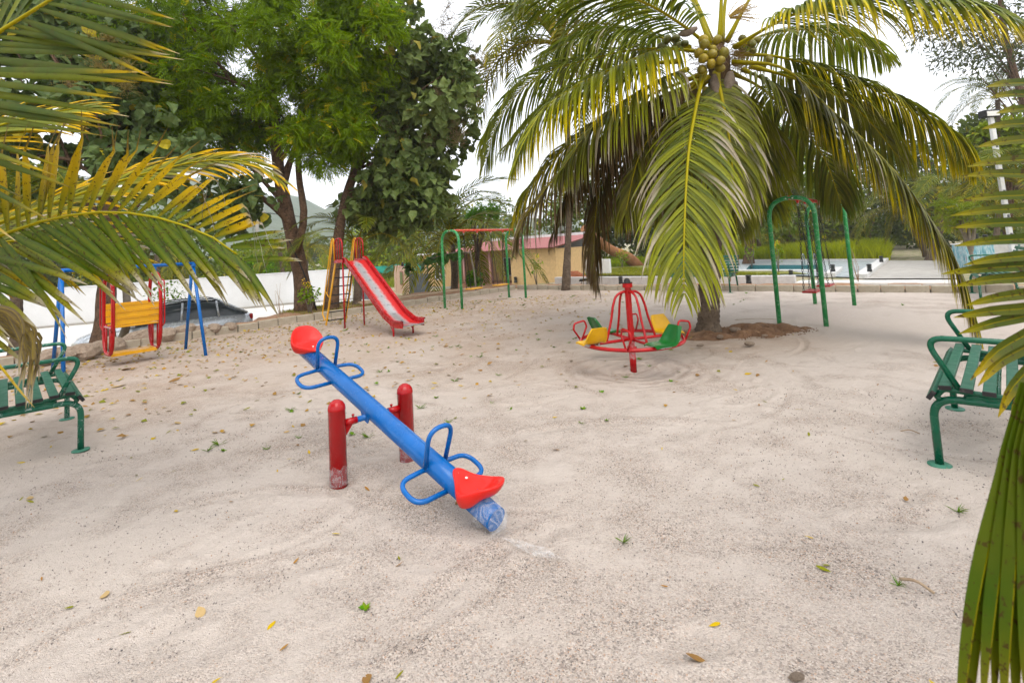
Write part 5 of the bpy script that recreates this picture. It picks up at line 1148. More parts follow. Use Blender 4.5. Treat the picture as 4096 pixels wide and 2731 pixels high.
def far_palm(label, base, top, size, nf, rs, r0=.13, grp='coconut palms behind the playground', skip=0., up=1.):
    base = np.asarray(base, float); top = np.asarray(top, float); t = thing('coconut_palm', label, 'palm', tuple(base), 0, grp); mid = (base+top)/2+np.array([.06, 0, 0])*np.linalg.norm(top-base)*.5
    palm_trunk(t, [base-[0, 0, .15], mid, top], r0, r0*.85, rings=20); r_ = random.Random(rs)
    for i in range(nf):
        f = i/nf
        if f < skip: continue
        kd = (4 if f > .8 else 0 if f > .6 else 1 if f > .4 else (2, 5)[i % 2] if f > .15 else 3)
        o = link('frond', FT[kd], 'palm_far', t); o.location = tuple(top-base+np.array([0, 0, .1])); s = size/3.2*r_.uniform(.85, 1.1)
        o.rotation_euler = (r_.uniform(-.25, .25), -(.9*max(0, f-.45))*up+r_.uniform(-.1, .1), i*2.4+r_.uniform(-.3, .3)); o.scale = (s, s, s)
    return t
far_palm('tall coconut palm standing behind the big palm, slim grey trunk', (1.644, 16.62, .05), at(2235, 190, 16.7), 4.1, 28, 1, .115)
far_palm('short coconut palm beside the swing with yellow seats, in front of the cream house', G(1815, 1172, -.35), at(1806, 985, 20.5), 3.5, 22, 2, .17, up=1.9)
far_palm('short palm with ringed trunk right behind the slide', (-4.67, 14.4, .08), at(1420, 1000, 14.4)+[0, .2, 0], 2.1, 14, 3, .13, skip=.28)
far_palm('palm trunk at the left edge behind the bench', (-9.35, 9.25, .05), (-9.7, 9.4, 2.6), 2.2, 16, 4, .10)
far_palm('small far palm between the neem trunk and the white wall', (-14.6, 31., -1), at(1120, 1010, 31.), 2.3, 12, 5, .14)
far_palm('small far palm left of the slide beyond the white wall', (-15.5, 36., -1), (-15.2, 36., 2.2), 2.6, 13, 6, .15)
far_palm('far palm beyond the wall at the left, mostly hidden by leaves', (-22.0, 30., -1), (-21.8, 30., 2.4), 3.0, 14, 7, .15)
far_palm('far coconut palm with bluish crown against the sky at the upper right', (33, 34, -.5), at(3990, 400, 34.), 3.6, 18, 8, .16)
far_palm('bushy palm at the right behind the drooping frond tips', (22.5, 27., -.5), at(3790, 800, 27.), 3.9, 20, 9, .18)
far_palm('palm beside the white light pole at the right edge', (22.5, 20.5, -.5), at(4075, 740, 20.5), 2.9, 18, 10, .17)
far_palm('low palm clump beyond the pool, left of the swing arch', at(3035, 1045, 41.)*[1, 1, 0]+[0, 0, -.5], at(3035, 955, 41.), 2.8, 14, 11, .2)
far_palm('low palm clump beyond the pool seen through the swing arch', at(3180, 1040, 44.)*[1, 1, 0]+[0, 0, -.5], at(3185, 950, 44.), 2.8, 14, 12, .2)
far_palm('low palm beyond the tall grass right of the swing', at(3345, 1030, 46.)*[1, 1, 0]+[0, 0, -.5], at(3345, 965, 46.), 2.4, 13, 13, .2)
far_palm('pale young palm behind the leaning trunk', at(2680, 1045, 36.)*[1, 1, 0]+[0, 0, -.5], at(2655, 905, 36.), 1.8, 13, 14, .09)
far_palm('far palm at the right end of the court', (25, 30, -.5), at(3620, 860, 30.), 3.2, 16, 15, .17)
# ------------------------------------------------------------------ broadleaf trees
leaf_mat('tree_leaf', .5, .28, sat=1.1, val=1.05); leaf_mat('broad_leaf', .5, .2, sat=1.0, val=1.0); leaf_mat('far_leaf', .6, .28)
def tmpl_spray(pairs=5, L=.19, ll=.066, w=.021):
    """pinnate neem leaf: narrow curved leaflets along a drooping stalk"""
    V = []; F = []
    for i in range(pairs):
        x = L*(.15+.85*i/(pairs-1)); z = -.10*L*(x/L)**2
        for s in (-1, 1):
            o = len(V); l = ll*(1-.25*abs(i/(pairs-1)-.5)); V += [(x, 0, z), (x+l*.30+w*.5, s*l*.42, z+.004), (x+l*.75, s*l*.85, z-.018), (x+l*.30-w*.7, s*l*.52, z-.004)]; F += [(o, o+1, o+2), (o, o+2, o+3)]
    return np.array(V), np.array(F)
def tmpl_broad():
    """large ovate leaf, cupped, drooping at the tip"""
    V = []; F = []
    xs = (0, .15, .36, .6, .82, 1.); ws = (.03, .26, .36, .30, .15, .0); n = len(xs); wv = (0, .05, -.05, .06, -.03, 0)
    for x, w, q in zip(xs, ws, wv): z = .14*x-.42*x*x; V += [(x, -w, z+w*.34+q), (x, 0, z), (x, w, z+w*.34-q)]
    for i in range(n-1):
        a = i*3; F += [(a, a+1, a+4), (a, a+4, a+3), (a+1, a+2, a+5), (a+1, a+5, a+4)]
    return np.array(V)-[0, 0, 0], np.array(F)
def tmpl_simple(w=.34):
    V = [(0, 0, 0), (.45, -w, .06), (1, 0, -.12), (.45, w, .06), (.5, 0, -.02)]; return np.array(V), np.array([(0, 1, 4), (1, 2, 4), (0, 4, 3), (4, 2, 3)])
def leaf_cloud(tm, P, D, size, cols, r, up_bias=.6):
    """instances of a leaf template at P pointing along D, one mesh"""
    V0, F0 = tm; n = len(P); D = D/np.maximum(np.linalg.norm(D, axis=1, keepdims=True), 1e-6)
    upv = r.normal(size=(n, 3))*(1-up_bias)+np.array([0, 0, up_bias*1.6]); Y = np.cross(upv, D); Y /= np.maximum(np.linalg.norm(Y, axis=1, keepdims=True), 1e-6); Z = np.cross(D, Y)
    M = np.stack([D, Y, Z], 1)*size[:, None, None]; V = np.einsum('vk,nkj->nvj', V0, M)+P[:, None]; F = F0[None]+(np.arange(n)*len(V0))[:, None, None]
    C = np.repeat(cols, len(V0), 0); return V.reshape(-1, 3), F.reshape(-1, F0.shape[1]), C
def tree(name, label, base, trunk, rad, clumps, leaf, nleaf, size, pal, rs, bark='bark_brown', lmat='tree_leaf', cr=.75, droop=.35, limbs=True, grp=None, up_bias=.6, limb_r=.05, extra=None, fork=.55, crownname='crown'):
    """clumps: (n,3) centres; every clump hangs on a limb that leaves the trunk"""
    r = np.random.default_rng(rs); base = np.asarray(base, float); t = thing(name, label, 'tree', tuple(base), 0, grp); loc = base
    P = spline(trunk, 22); f = np.linspace(0, 1, 22); rr = rad[0]+(rad[1]-rad[0])*f; rr[:3] *= (1.35, 1.15, 1.05); rr = rr*(1+.06*np.sin(np.arange(22)*1.7)); mb = MB(); mb.tube(P, rr, 16); wbuild(mb, 'trunk', bark, t)
    C = np.asarray(clumps, float)
    if limbs:
        mb = MB(); nl = min(len(C), 26); sel = r.choice(len(C), nl, replace=False)
        for k in sel:
            j = int(22*min(.97, max(.35, fork+r.uniform(-.2, .35)))); a = P[j]; b = C[k]; m = a+(b-a)*.5+np.array([0, 0, .25])+r.normal(size=3)*.15; q = bez([a, a+(m-a)*.6+[0, 0, .1], m, b], 9); mb.tube(q, np.linspace(limb_r*r.uniform(.8, 1.5), .012, 9), 6, cap=False)
        wbuild(mb, 'limbs', bark, t)
    n = len(C); idx = r.integers(0, n, nleaf); dirs = r.normal(size=(nleaf, 3)); dirs /= np.linalg.norm(dirs, axis=1, keepdims=True); rad_ = r.random(nleaf)**.45*cr*r.uniform(.6, 1.15, n)[idx]
    Pl = C[idx]+dirs*rad_[:, None]*np.array([1, 1, .75]); D = dirs*.55+r.normal(size=(nleaf, 3))*.6; D[:, 2] -= droop*.8
    hue = r.random(n)[idx]*.55+r.random(nleaf)*.45; c0, c1, c2 = (np.array(x) for x in pal); col = c0+(c1-c0)*hue[:, None]; yl = r.random(nleaf) < .035; col[yl] = c2*r.uniform(.7, 1.1, (yl.sum(), 1))
    V, F, Cc = leaf_cloud(leaf, Pl-loc, D, size*r.uniform(.75, 1.25, nleaf), col, r, up_bias)
    o = link(crownname, fast_mesh('crown', V, F, Cc), lmat, t); tag(o, kind='stuff')
    return t
def blob(c, rad, n, r, shell=.0):
    d = r.normal(size=(n, 3)); d /= np.linalg.norm(d, axis=1, keepdims=True); return np.asarray(c)+d*(shell+(1-shell)*r.random(n)**.4)[:, None]*np.asarray(rad)
NEEM = tmpl_spray(); BROAD = tmpl_broad(); SIMPLE = tmpl_simple(); NARROW = tmpl_simple(.16)
def big_trees():
    r = np.random.default_rng(21)
    # neem
    cl = np.concatenate([blob(at(1000, 200, 13.6), (3.5, 2.4, 2.9), 84, r, .3), blob(at(1330, 150, 13.0), (1.7, 1.5, 2.2), 40, r, .3), blob(at(760, 480, 13.6), (2.1, 1.8, 1.7), 34, r, .2), blob(at(1330, 500, 13.4), (1.1, 1.0, 1.2), 24, r, .2), blob(at(900, -250, 13.6), (3.6, 2.6, 1.6), 34, r, .4), blob(at(560, 180, 13.4), (1.7, 1.4, 1.5), 26, r, .2)])
    b = G(1224, 1246, .1)
    t = tree('neem_tree', 'tall neem tree with bright feathery foliage left of the slide', b, [b-[0, 0, .15], at(1200, 1080, 13.7), at(1155, 880, 13.75), at(1120, 720, 13.8), at(1100, 480, 13.9), at(1060, 150, 14.)], (.23, .09), cl, NEEM, 40000, 1.18, ((.050, .115, .007), (.25, .385, .018), (.45, .40, .02)), 5, cr=.62, droop=.45, limb_r=.06, fork=.6)
    mb = MB(); mb.tube(spline([at(1170, 900, 13.7), at(1110, 840, 13.5), at(1060, 800, 13.3), at(1000, 760, 13.2)], 12), np.linspace(.11, .06, 12), 12); wbuild(mb, 'branch', 'bark_brown', t)
    mb = MB(); mb.tube(spline([at(1185, 1010, 13.55), at(1215, 880, 13.6), at(1195, 700, 13.7), at(1200, 420, 13.9)], 12), np.linspace(.11, .06, 12), 12); wbuild(mb, 'branch', 'bark_brown', t)
    mb = MB(); mb.tube(spline([at(1155, 960, 13.4), at(1215, 1090, 13.4), at(1268, 1246, 13.35)], 8), .018, 8); wbuild(mb, 'cable', 'black_trim', t)
    # teak at right of it, big leaves
    cl = np.concatenate([blob(at(1700, 420, 14.6), (1.65, 1.4, 2.0), 42, r, .35), blob(at(1640, 730, 14.4), (1.25, 1.2, 1.1), 26, r, .3), blob(at(1560, 150, 14.8), (1.5, 1.3, 1.6), 22, r, .3), blob(at(1690, 820, 14.0), (.8, .6, .3), 6, r, .2), blob(at(1480, 830, 14.6), (.7, .7, .6), 9, r)])
    b = G(1321, 1240, .1)
    t = tree('teak_tree', 'teak tree with large dark leaves and brown seed sprays over the slide', b, [b-[0, 0, .15], at(1345, 1020, 13.9), at(1372, 840, 14.2), at(1430, 650, 14.4), at(1520, 380, 14.7), at(1560, 120, 14.8)], (.17, .06), cl, BROAD, 4600, .33, ((.045, .085, .022), (.155, .215, .065), (.36, .31, .05)), 6, lmat='broad_leaf', cr=.62, droop=.75, limb_r=.045, up_bias=.25)
    # seed sprays: fine twiggy panicles
    mb = MB(); mb.col = (.16, .12, .075); rr = np.random.default_rng(31)
    for k in range(34):
        c = blob(at(1800, 300, 14.7), (1.35, .9, 2.1), 1, rr, .75)[0] if k < 26 else at(rr.uniform(1420, 1850), rr.uniform(500, 870), 14.0)
        for i in range(26):
            d = nrm(rr.normal(size=3)+[0.1, -.2, .5]); l = rr.uniform(.16, .42); p1 = c+d*l; mb.tube([c, c+d*l*.5+rr.normal(size=3)*.02, p1], [.006, .004, .003], 3, cap=False)
            for q in range(5): e = p1+rr.normal(size=3)*.07; mb.lathe([(0, -.013), (.013, 0), (0, .013)], 4, e)
    tag(wbuild(mb, 'seed_spray', 'rachis', t), kind='stuff')
    # teak at the left behind the gondola swing
    cl = np.concatenate([blob(at(300, 470, 11.3), (1.9, 1.2, 1.1), 26, r, .3), blob(at(620, 640, 11.0), (1.0, .9, .65), 14, r, .3), blob(at(930, 850, 12.6), (.8, .6, .95), 14, r, .2), blob(at(120, 200, 11.8), (2.2, 1.4, 1.4), 26, r, .3), blob(at(480, 250, 12.), (1.4, 1., 1.1), 18, r, .3), blob(at(150, 80, 12.4), (2., 1., 1.), 16, r, .3), blob(at(90, 660, 11.6), (1.3, .8, .9), 16, r, .2), blob(at(-150, 560, 11.6), (1.2, .8, 1.2), 12, r, .2)])
    b = G(421, 1388, .0)+KOL*.35
    t = tree('teak_tree', 'teak tree with big dusty leaves behind the gondola swing', b, [b-[0, 0, .15], at(430, 1120, 10.6), at(445, 900, 10.8), at(430, 720, 11.), at(390, 520, 11.2)], (.19, .09), cl, BROAD, 3900, .33, ((.034, .072, .022), (.115, .18, .06), (.5, .40, .02)), 7, lmat='broad_leaf', cr=.6, droop=.65, up_bias=.25)
    b = G(505, 1345, .0)+KOL*.6; mb = MB(); mb.tube(spline([b-[0, 0, .2], at(510, 1250, 11.), at(500, 1120, 11.2), at(480, 980, 11.3)], 12), np.linspace(.09, .06, 12), 10); wbuild(mb, 'second_stem', 'bark_grey', t)
    mb = MB(); mb.col = (.20, .155, .06); rr = np.random.default_rng(33)
    for k in range(16):
        c = at(rr.uniform(230, 560), rr.uniform(150, 380), 10.7)
        for i in range(26):
            d = nrm(rr.normal(size=3)+[0.1, -.3, .4]); l = rr.uniform(.1, .3); p1 = c+d*l; mb.tube([c, p1], [.005, .003], 3, cap=False)
            for q in range(5): e = p1+rr.normal(size=3)*.05; mb.lathe([(0, -.011), (.011, 0), (0, .011)], 4, e)
    tag(wbuild(mb, 'seed_spray', 'rachis', t), kind='stuff')
big_trees()
def back_trees():
    r = np.random.default_rng(22)
    gd = ((.045, .078, .016), (.13, .18, .038), (.30, .27, .04)); gl = ((.08, .13, .02), (.22, .27, .04), (.4, .35, .04)); gk = ((.030, .052, .018), (.085, .12, .036), (.2, .2, .04))
    def T(name, lab, px, Y, rad, trunk_px, pal, rs, n=3600, size=.34, leaf=SIMPLE, zb=-.6, tr=(.2, .08), nc=34, cr=None, up=.5, bark='bark_brown'):
        c = at(*px, Y); b = at(*trunk_px, Y); b[2] = zb; cl = blob(c, rad, nc, r, .35); tree(name, lab, b, [b-[0, 0, .2], (b*2+c)/3+[.1, 0, 0], c-[0, 0, rad[2]*.4], c+[0, 0, rad[2]*.5]], tr, cl, leaf, n, size, pal, rs, cr=cr or max(rad)*.36, lmat='far_leaf', grp='trees beyond the playground', up_bias=up, bark=bark)
    T('leafy_tree', 'broad leafy tree with brown trunk beyond the pool, left of the right swing', (3000, 700), 33, (4.2, 2.6, 4.0), (2990, 1045), gd, 51, 7000, .42, tr=(.33, .12))
    T('leafy_tree', 'pale leafy tree behind the right swing arch', (3180, 800), 44, (5.0, 3, 4.4), (3140, 1030), gl, 52, 6000, .40)
    T('dark_bush_tree', 'dark dense tree behind the hanging palm fronds', (2600, 840), 44, (5.4, 3, 5.4), (2600, 1050), gk, 53, 7500, .42)
    T('dark_bush_tree', 'dark low tree beside the right swing chains', (3290, 960), 48, (3.4, 2.6, 1.9), (3290, 1030), gk, 54, 3600, .36)
    T('leafy_tree', 'leafy tree behind the cream house roof', (2350, 880), 46, (4.5, 3, 3.6), (2350, 1040), gd, 55, 4200, .42)
    T('leafy_tree', 'leafy tree right of the pool behind the drooping frond', (3480, 800), 50, (6, 3, 5.0), (3480, 1030), gd, 56, 6000, .42)
    T('leafy_tree', 'dark leafy tree at the right behind the young palm', (3740, 760), 42, (5.4, 3, 5.2), (3750, 1020), gk, 57, 6500, .42)
    T('leafy_tree', 'leafy tree behind the white light pole', (4020, 660), 36, (3.8, 3, 4.4), (4020, 990), gd, 58, 5600, .4)
    T('feathery_tree', 'small feathery bright green tree beside the light pole', (4000, 560), 22, (1.2, 1.0, .75), (4040, 980), gl, 59, 1800, .30, SIMPLE, tr=(.05, .03), nc=16)
    T('feathery_tree', 'thin young tree with feathery leaves near the far bench', (3835, 850), 17.5, (.75, .6, .55), (3890, 1060), gl, 60, 420, 1.0, NEEM, zb=-.4, tr=(.045, .025), nc=12, bark='bark_grey')
    T('gum_tree', 'tall gum tree with narrow leaves at the upper right corner', (4010, 60), 30, (5.2, 3, 3.4), (4250, 900), ((.025, .04, .02), (.065, .085, .04), (.12, .12, .05)), 61, 5200, .34, NARROW, tr=(.3, .12), nc=46, up=.1)
    T('leafy_tree', 'green bush tree beside the road beyond the slide', (1500, 1010), 52, (5, 3, 3.0), (1500, 1080), gl, 62, 4200, .4)
    T('leafy_tree', 'green tree beyond the white wall left of the neem trunk', (1010, 1080), 40, (3.4, 2.6, 2.4), (1010, 1120), gl, 63, 3600, .36, zb=-1)
    T('leafy_tree', 'tree far left beyond the white wall', (560, 1000), 34, (4.2, 2.6, 3.2), (560, 1150), gd, 64, 4200, .4, zb=-1)
    T('leafy_tree', 'tree far left behind the gondola swing beam', (180, 950), 33, (5, 2.6, 3.6), (180, 1180), gk, 65, 4600, .42, zb=-1)
    T('leafy_tree', 'tree beyond the road behind the swing beam', (1950, 930), 70, (7, 4, 4.4), (1950, 1040), gd, 66, 4600, .5, zb=-1)
    T('bright_tree', 'bright green feathery shrub tree above the swing with yellow seats', (1925, 850), 22, (.7, .6, .35), (1880, 1150), ((.05, .16, .02), (.09, .25, .03), (.2, .3, .03)), 67, 480, 1.1, NEEM, zb=-.6, tr=(.05, .03), nc=10)
    T('leafy_tree', 'distant tree behind the gate and the shade net', (1640, 980), 74, (8, 4, 5.0), (1640, 1050), gd, 68, 4200, .55, zb=-1)
    T('leafy_tree', 'distant tree behind the neem and the hill foot', (1200, 1040), 80, (9, 4, 3.6), (1200, 1080), gk, 69, 4200, .55, zb=-1)
    T('leafy_tree', 'distant tree behind the tall grass at the right', (3600, 950), 75, (8, 4, 5.0), (3600, 1020), gk, 70, 4200, .55)
    T('leafy_tree', 'distant tree behind the leaning trunk', (2820, 930), 75, (8, 4, 6.0), (2820, 1030), gd, 71, 4600, .55)
    T('leafy_tree', 'distant tree behind the pool on the far right', (4000, 860), 70, (9, 4, 6.0), (4000, 1000), gk, 72, 4600, .55)
    # long branch of big leaves in front of the gate
    t = thing('sapling', 'young teak with a low branch of big green leaves in front of the grey gate', 'tree', tuple(G(1880, 1165, -.05)))
    a = at(1905, 1170, 17.5); mb = MB(); mb.tube(spline([a*[1, 1, 0]+[0, 0, -.2], at(1895, 1080, 17.5), at(1878, 1000, 17.5)], 8), .03, 8); mb.tube(spline([at(1880, 1010, 17.5), at(1820, 1010, 17.0), at(1740, 1030, 16.6), at(1650, 1060, 16.3)], 10), np.linspace(.022, .008, 10), 6); wbuild(mb, 'stem', 'bark_grey', t)
    n = 46; rr = np.random.default_rng(4); f = rr.random(n); br = spline([at(1880, 1010, 17.5), at(1820, 1010, 17.0), at(1740, 1030, 16.6), at(1635, 1065, 16.3)], 50); P = br[(f*49).astype(int)]; D = rr.normal(size=(n, 3))*.5+np.array([-.6, -.2, -.7])
    V, F, C = leaf_cloud(BROAD, P-np.array(META[t.name][0]), D, .40*rr.uniform(.7, 1.1, n), np.array([.028, .095, .018])+rr.random((n, 1))*np.array([.03, .07, .015]), rr, .3); tag(link('foliage', fast_mesh('foliage', V, F, C), 'broad_leaf', t), kind='stuff')
    # leaning red-brown trunk on the lawn
    a, b = G(2562, 1066, -.5), at(2440, 998, 37.); t = thing('leaning_tree', 'thick red brown trunk leaning left over the lawn', 'tree', tuple(a)); rough_mat('bark_red', (.24, .10, .045), (.36, .17, .08), 3, 14, .9, .04); mb = MB(); mb.tube(spline([a-[0, 0, .2], a+(b-a)*.35+[0, 0, .15], b, b+(b-a)*.8+[0, 0, .5]], 14), np.linspace(.44, .30, 14), 14); wbuild(mb, 'trunk', 'bark_red', t)
    for k in range(3): mb = MB(); q = at(2668+6*k, 1040, 38.); mb.tube(spline([[q[0], q[1], -.5], at(2662+8*k, 980, 38.), at(2655+14*k, 900, 38.)], 8), .09-.01*k, 8); wbuild(mb, 'stem', 'bark_grey', t)
back_trees()
# ------------------------------------------------------------------ grass, flowers, weeds
def blades(name, region, n, hgt, pal, rs, z=-.5, w=.02, parent=None):
    """upright grass blades over a quad given in photo survey points"""
    r = np.random.default_rng(rs); q = [np.array(p) for p in region]; a, b = r.random((2, n)); P = ((1-a)*(1-b))[:, None]*q[0]+(a*(1-b))[:, None]*q[1]+(a*b)[:, None]*q[2]+((1-a)*b)[:, None]*q[3]
    h = hgt*r.uniform(.45, 1.15, n)*(.7+.6*vnoise(P[:, 0], P[:, 1], .6)); an = r.uniform(0, 6.28, n); le = r.normal(size=(n, 2))*.28*h[:, None]; dx = np.stack([np.cos(an), np.sin(an)], -1)*w*r.uniform(.6, 1.3, n)[:, None]
    V = np.zeros((n, 5, 3)); V[:, 0, :2] = P[:, :2]-dx; V[:, 1, :2] = P[:, :2]+dx; V[:, 2, :2] = P[:, :2]-dx*.7+le*.35; V[:, 3, :2] = P[:, :2]+dx*.7+le*.35; V[:, 4, :2] = P[:, :2]+le; zb = P[:, 2]
    V[:, 0, 2] = V[:, 1, 2] = zb-.03; V[:, 2, 2] = V[:, 3, 2] = zb+h*.55; V[:, 4, 2] = zb+h
    F = np.array([(0, 1, 3), (0, 3, 2), (2, 3, 4)])[None]+(np.arange(n)*5)[:, None, None]; c = np.array(pal[0])+(np.array(pal[1])-np.array(pal[0]))*(r.random(n)*.6+.4*vnoise(P[:, 0]+7, P[:, 1], .25))[:, None]
    o = link(name, fast_mesh(name, V.reshape(-1, 3), F.reshape(-1, 3), np.repeat(c, 5, 0)), 'far_leaf', parent); return tag(o, kind='stuff')
def vegetation():
    g = lambda x, y: G(x, y, -.5)
    tag(blades('tall_grass', [g(2860, 1046), g(3560, 1046), g(3560, 1018), g(2860, 1018)], 26000, 1.05, ((.17, .24, .010), (.42, .43, .018)), 1, w=.03), 'bright yellow green tall grass beyond the pool', 'grass')
    tag(blades('tall_grass', [g(2420, 1075), g(2640, 1062), g(2660, 1044), g(2420, 1050)], 6000, .75, ((.14, .23, .012), (.32, .38, .02)), 2, w=.03), 'bright tall grass beside the leaning trunk', 'grass')
    tag(blades('roadside_grass', [G(1420, 1150, -1), G(1640, 1150, -1), G(1700, 1100, -1), G(1380, 1100, -1)], 9000, .5, ((.12, .17, .02), (.27, .28, .06)), 3, w=.04), 'rough green grass beyond the road and shade net', 'grass')
    p = [KC+KD*5.2+KOL*.5, KC+KD*7.6+KOL*.5, KC+KD*7.6+KOL*1.9, KC+KD*5.2+KOL*2.4]; p = [q+[0, 0, .12] for q in p]
    tag(blades('bank_grass', p, 2600, .07, ((.12, .14, .03), (.28, .25, .08)), 4, w=.006), 'short grass on the bank around the neem trunk', 'grass')
    tag(blades('lawn_grass', [G(2300, 1100, -.4), G(3130, 1100, -.4), G(2790, 1086, -.4), G(2500, 1070, -.4)], 9000, .10, ((.13, .16, .02), (.26, .25, .05)), 5, w=.02), 'short lawn grass behind the white wall', 'grass')
    # hedge-like mixed undergrowth behind everything
    r = np.random.default_rng(8)
    for nm, lab, x0, x1, y0, Y, z, h, n, pal, rs in (('undergrowth', 'green undergrowth closing the view beyond the pool', 2750, 4150, 1020, 58, -.5, 1.6, 5200, ((.05, .08, .015), (.16, .2, .03)), 1), ('undergrowth', 'green undergrowth beyond the road and the white wall', -100, 2300, 1080, 62, -1., 2.2, 6000, ((.05, .08, .015), (.15, .19, .035)), 2)):
        u = r.random(n); P = at(x0, y0, Y)*(1-u)[:, None]+at(x1, y0, Y)*u[:, None]; P[:, 1] += r.uniform(-4, 8, n); P[:, 2] = z+r.random(n)*h*(.5+vnoise(P[:, 0], P[:, 1], .25)); D = r.normal(size=(n, 3)); c = np.array(pal[0])+(np.array(pal[1])-np.array(pal[0]))*r.random((n, 1))
        V, F, C = leaf_cloud(SIMPLE, P, D, .6*r.uniform(.6, 1.3, n), c, r); tag(link(nm, fast_mesh(nm, V, F, C), 'far_leaf'), lab, 'undergrowth', kind='stuff')
    # yellow-flowered shrubs
    def shrub(lab, px, Y, zb, h, w, n, rs, fl=6, pal=((.06, .14, .012), (.20, .30, .02)), size=.11):
        c = at(*px, Y); t = thing('flowering_shrub', lab, 'shrub', (c[0], c[1], zb), 0, 'yellow flowering shrubs'); r = np.random.default_rng(rs); P = blob((0, 0, h*.68), (w, w, h*.36), n, r); mb = MB()
        for k in range(5): q = blob((0, 0, h*.7), (w*.7, w*.7, h*.25), 1, r)[0]; mb.tube([(0, 0, -.1), q*.5+[0, 0, .05*h], q], [.018, .012, .006], 5)
        mb.build('stem', 'bark_grey', t); V, F, C = leaf_cloud(SIMPLE, P, r.normal(size=(n, 3))+[0, 0, -.2], size*r.uniform(.7, 1.4, n), np.array(pal[0])+(np.array(pal[1])-np.array(pal[0]))*r.random((n, 1)), r); tag(link('foliage', fast_mesh('foliage', V, F, C), 'far_leaf', t), kind='stuff')
        for k in range(fl):
            q = blob((0, -w*.5, h*.85), (w*.7, .1, h*.2), 1, r)[0]; mb = MB(); mb.col = (.75, .48, .01)
            for j in range(9): a = j*2.4; mb.add([q+[0, 0, .02*j], q+[.05*math.cos(a), .05*math.sin(a), .02*j+.02], q+[.05*math.cos(a+.8), .05*math.sin(a+.8), .02*j+.03]], [(0, 1, 2), (2, 1, 0)])
            mb.build('flower', 'far_leaf', t)
    shrub('yellow flowered shrub beyond the pool right of the swing post', (3360, 1030), 34, -.5, 1.0, .6, 260, 1, 9)
    shrub('tall yellow flowered shrub beside the brown trunk beyond the pool', (3005, 1040), 31, -.5, 1.5, .45, 160, 2, 7)
    shrub('yellow flowered shrub in front of the cream house wall', (2145, 1100), 24, -.4, 1.5, .4, 120, 3, 4)
    shrub('yellow flowered seedling in front of the swing arch beyond the lawn', (3115, 1085), 24, -.45, 1.5, .28, 80, 4, 4)
    shrub('yellow flowered vine low on the neem trunk', (1235, 1130), 13.0, .1, .75, .30, 150, 5, 3, size=.09)
    shrub('yellow flowered shrub beside the leaning trunk', (2490, 1050), 36, -.5, 1.4, .6, 200, 6, 8)
    shrub('green shrub in front of the porch, between the swing chains', (1900, 1150), 19.5, -.5, 1.25, .38, 190, 7, 0, ((.03, .10, .012), (.08, .19, .02)), .17)
    shrub('green shrub with small leaves before the white wall, beside the gondola swing', (690, 1230), 16.5, -1., 2.0, .9, 420, 8, 0, ((.05, .13, .015), (.15, .24, .03)), .10)
    shrub('bright green bush tree beyond the white wall by the left pole', (1040, 1070), 36, -1., 3.2, 1.2, 700, 9, 0, ((.05, .14, .015), (.14, .28, .03)), .25)
vegetation()
# ------------------------------------------------------------------ poles, wires, car, sticks
def poles():
    def pole(lab, px0, px1, Y, r, zb, mat='concrete'):
        a = at(*px0, Y); b = at(*px1, Y); t = thing('utility_pole', lab, 'pole', (a[0], a[1], zb), 0, 'utility poles'); mb = MB(); mb.box(((a[0]+b[0])/2, (a[1]+b[1])/2, (zb+b[2])/2), (r*2, r*2, b[2]-zb)); wbuild(mb, 'shaft', mat, t)
        mb = MB(); mb.box((b[0], b[1], b[2]-.45), (1.6, .1, .12)); wbuild(mb, 'cross_arm', mat, t); return b
    p1 = pole('pale concrete utility pole left of the neem trunk', (1031, 1070), (1029, 830), 48, .13, -1.)
    p2 = pole('concrete utility pole behind the teak leaves above the slide', (1588, 1010), (1589, 850), 58, .14, -1.)
    p3 = pole('tall utility pole behind the palm trunk by the house', (2243, 1000), (2240, 800), 52, .14, -.6)
    for i, (a, b, sag) in enumerate(((p1, p2, .5), (p2, p3, .6))):
        for k in (-.6, .6):
            P = [a*(1-f)+b*f+np.array([0, 0, -.4-sag*4*f*(1-f)])+[k*.3, k, 0] for f in np.linspace(0, 1, 12)]; mb = MB(); mb.tube(P, .02, 4, cap=False); o = mb.build('power_line', 'black_trim'); tag(o, ('%s power line strung between the %s utility poles' % ('upper' if k > 0 else 'lower', ('left', 'right')[i])), 'wire', 'power lines')
    # white light pole at right with flood lamp
    b = at(4050, 985, 20.); top = at(3962, 466, 20.); t = thing('light_pole', 'white square light pole with slots at the right edge', 'light pole', (b[0], b[1], -.5))
    ax = nrm(top-np.array([b[0], b[1], -.5])); mb = MB(); m = (top+np.array([b[0], b[1], -.5]))/2; X = nrm(np.cross(ax, [0, 1, 0])); mb.box(m, (.16, .12, np.linalg.norm(top-np.array([b[0], b[1], -.5]))), ax=(X, np.cross(ax, X), ax)); wbuild(mb, 'shaft', 'white_frame', t)
    for f in (.22, .34, .50, .63, .70, .80): q = np.array([b[0], b[1], -.5])*(1-f)+top*f+np.array([0, -.065, 0]); mb = MB(); mb.box(q, (.09, .02, .12), ax=(X, np.cross(ax, X), ax)); wbuild(mb, 'slot', 'gate_grey', t)
    mb = MB(); mb.box(top+[-.05, 0, .1], (.62, .35, .3), bev=.03); wbuild(mb, 'lamp_head', 'black_trim', t); mb = MB(); mb.box(top+[-.05, -.18, .08], (.5, .02, .2)); wbuild(mb, 'lens', 'bolt_white', t)
poles()
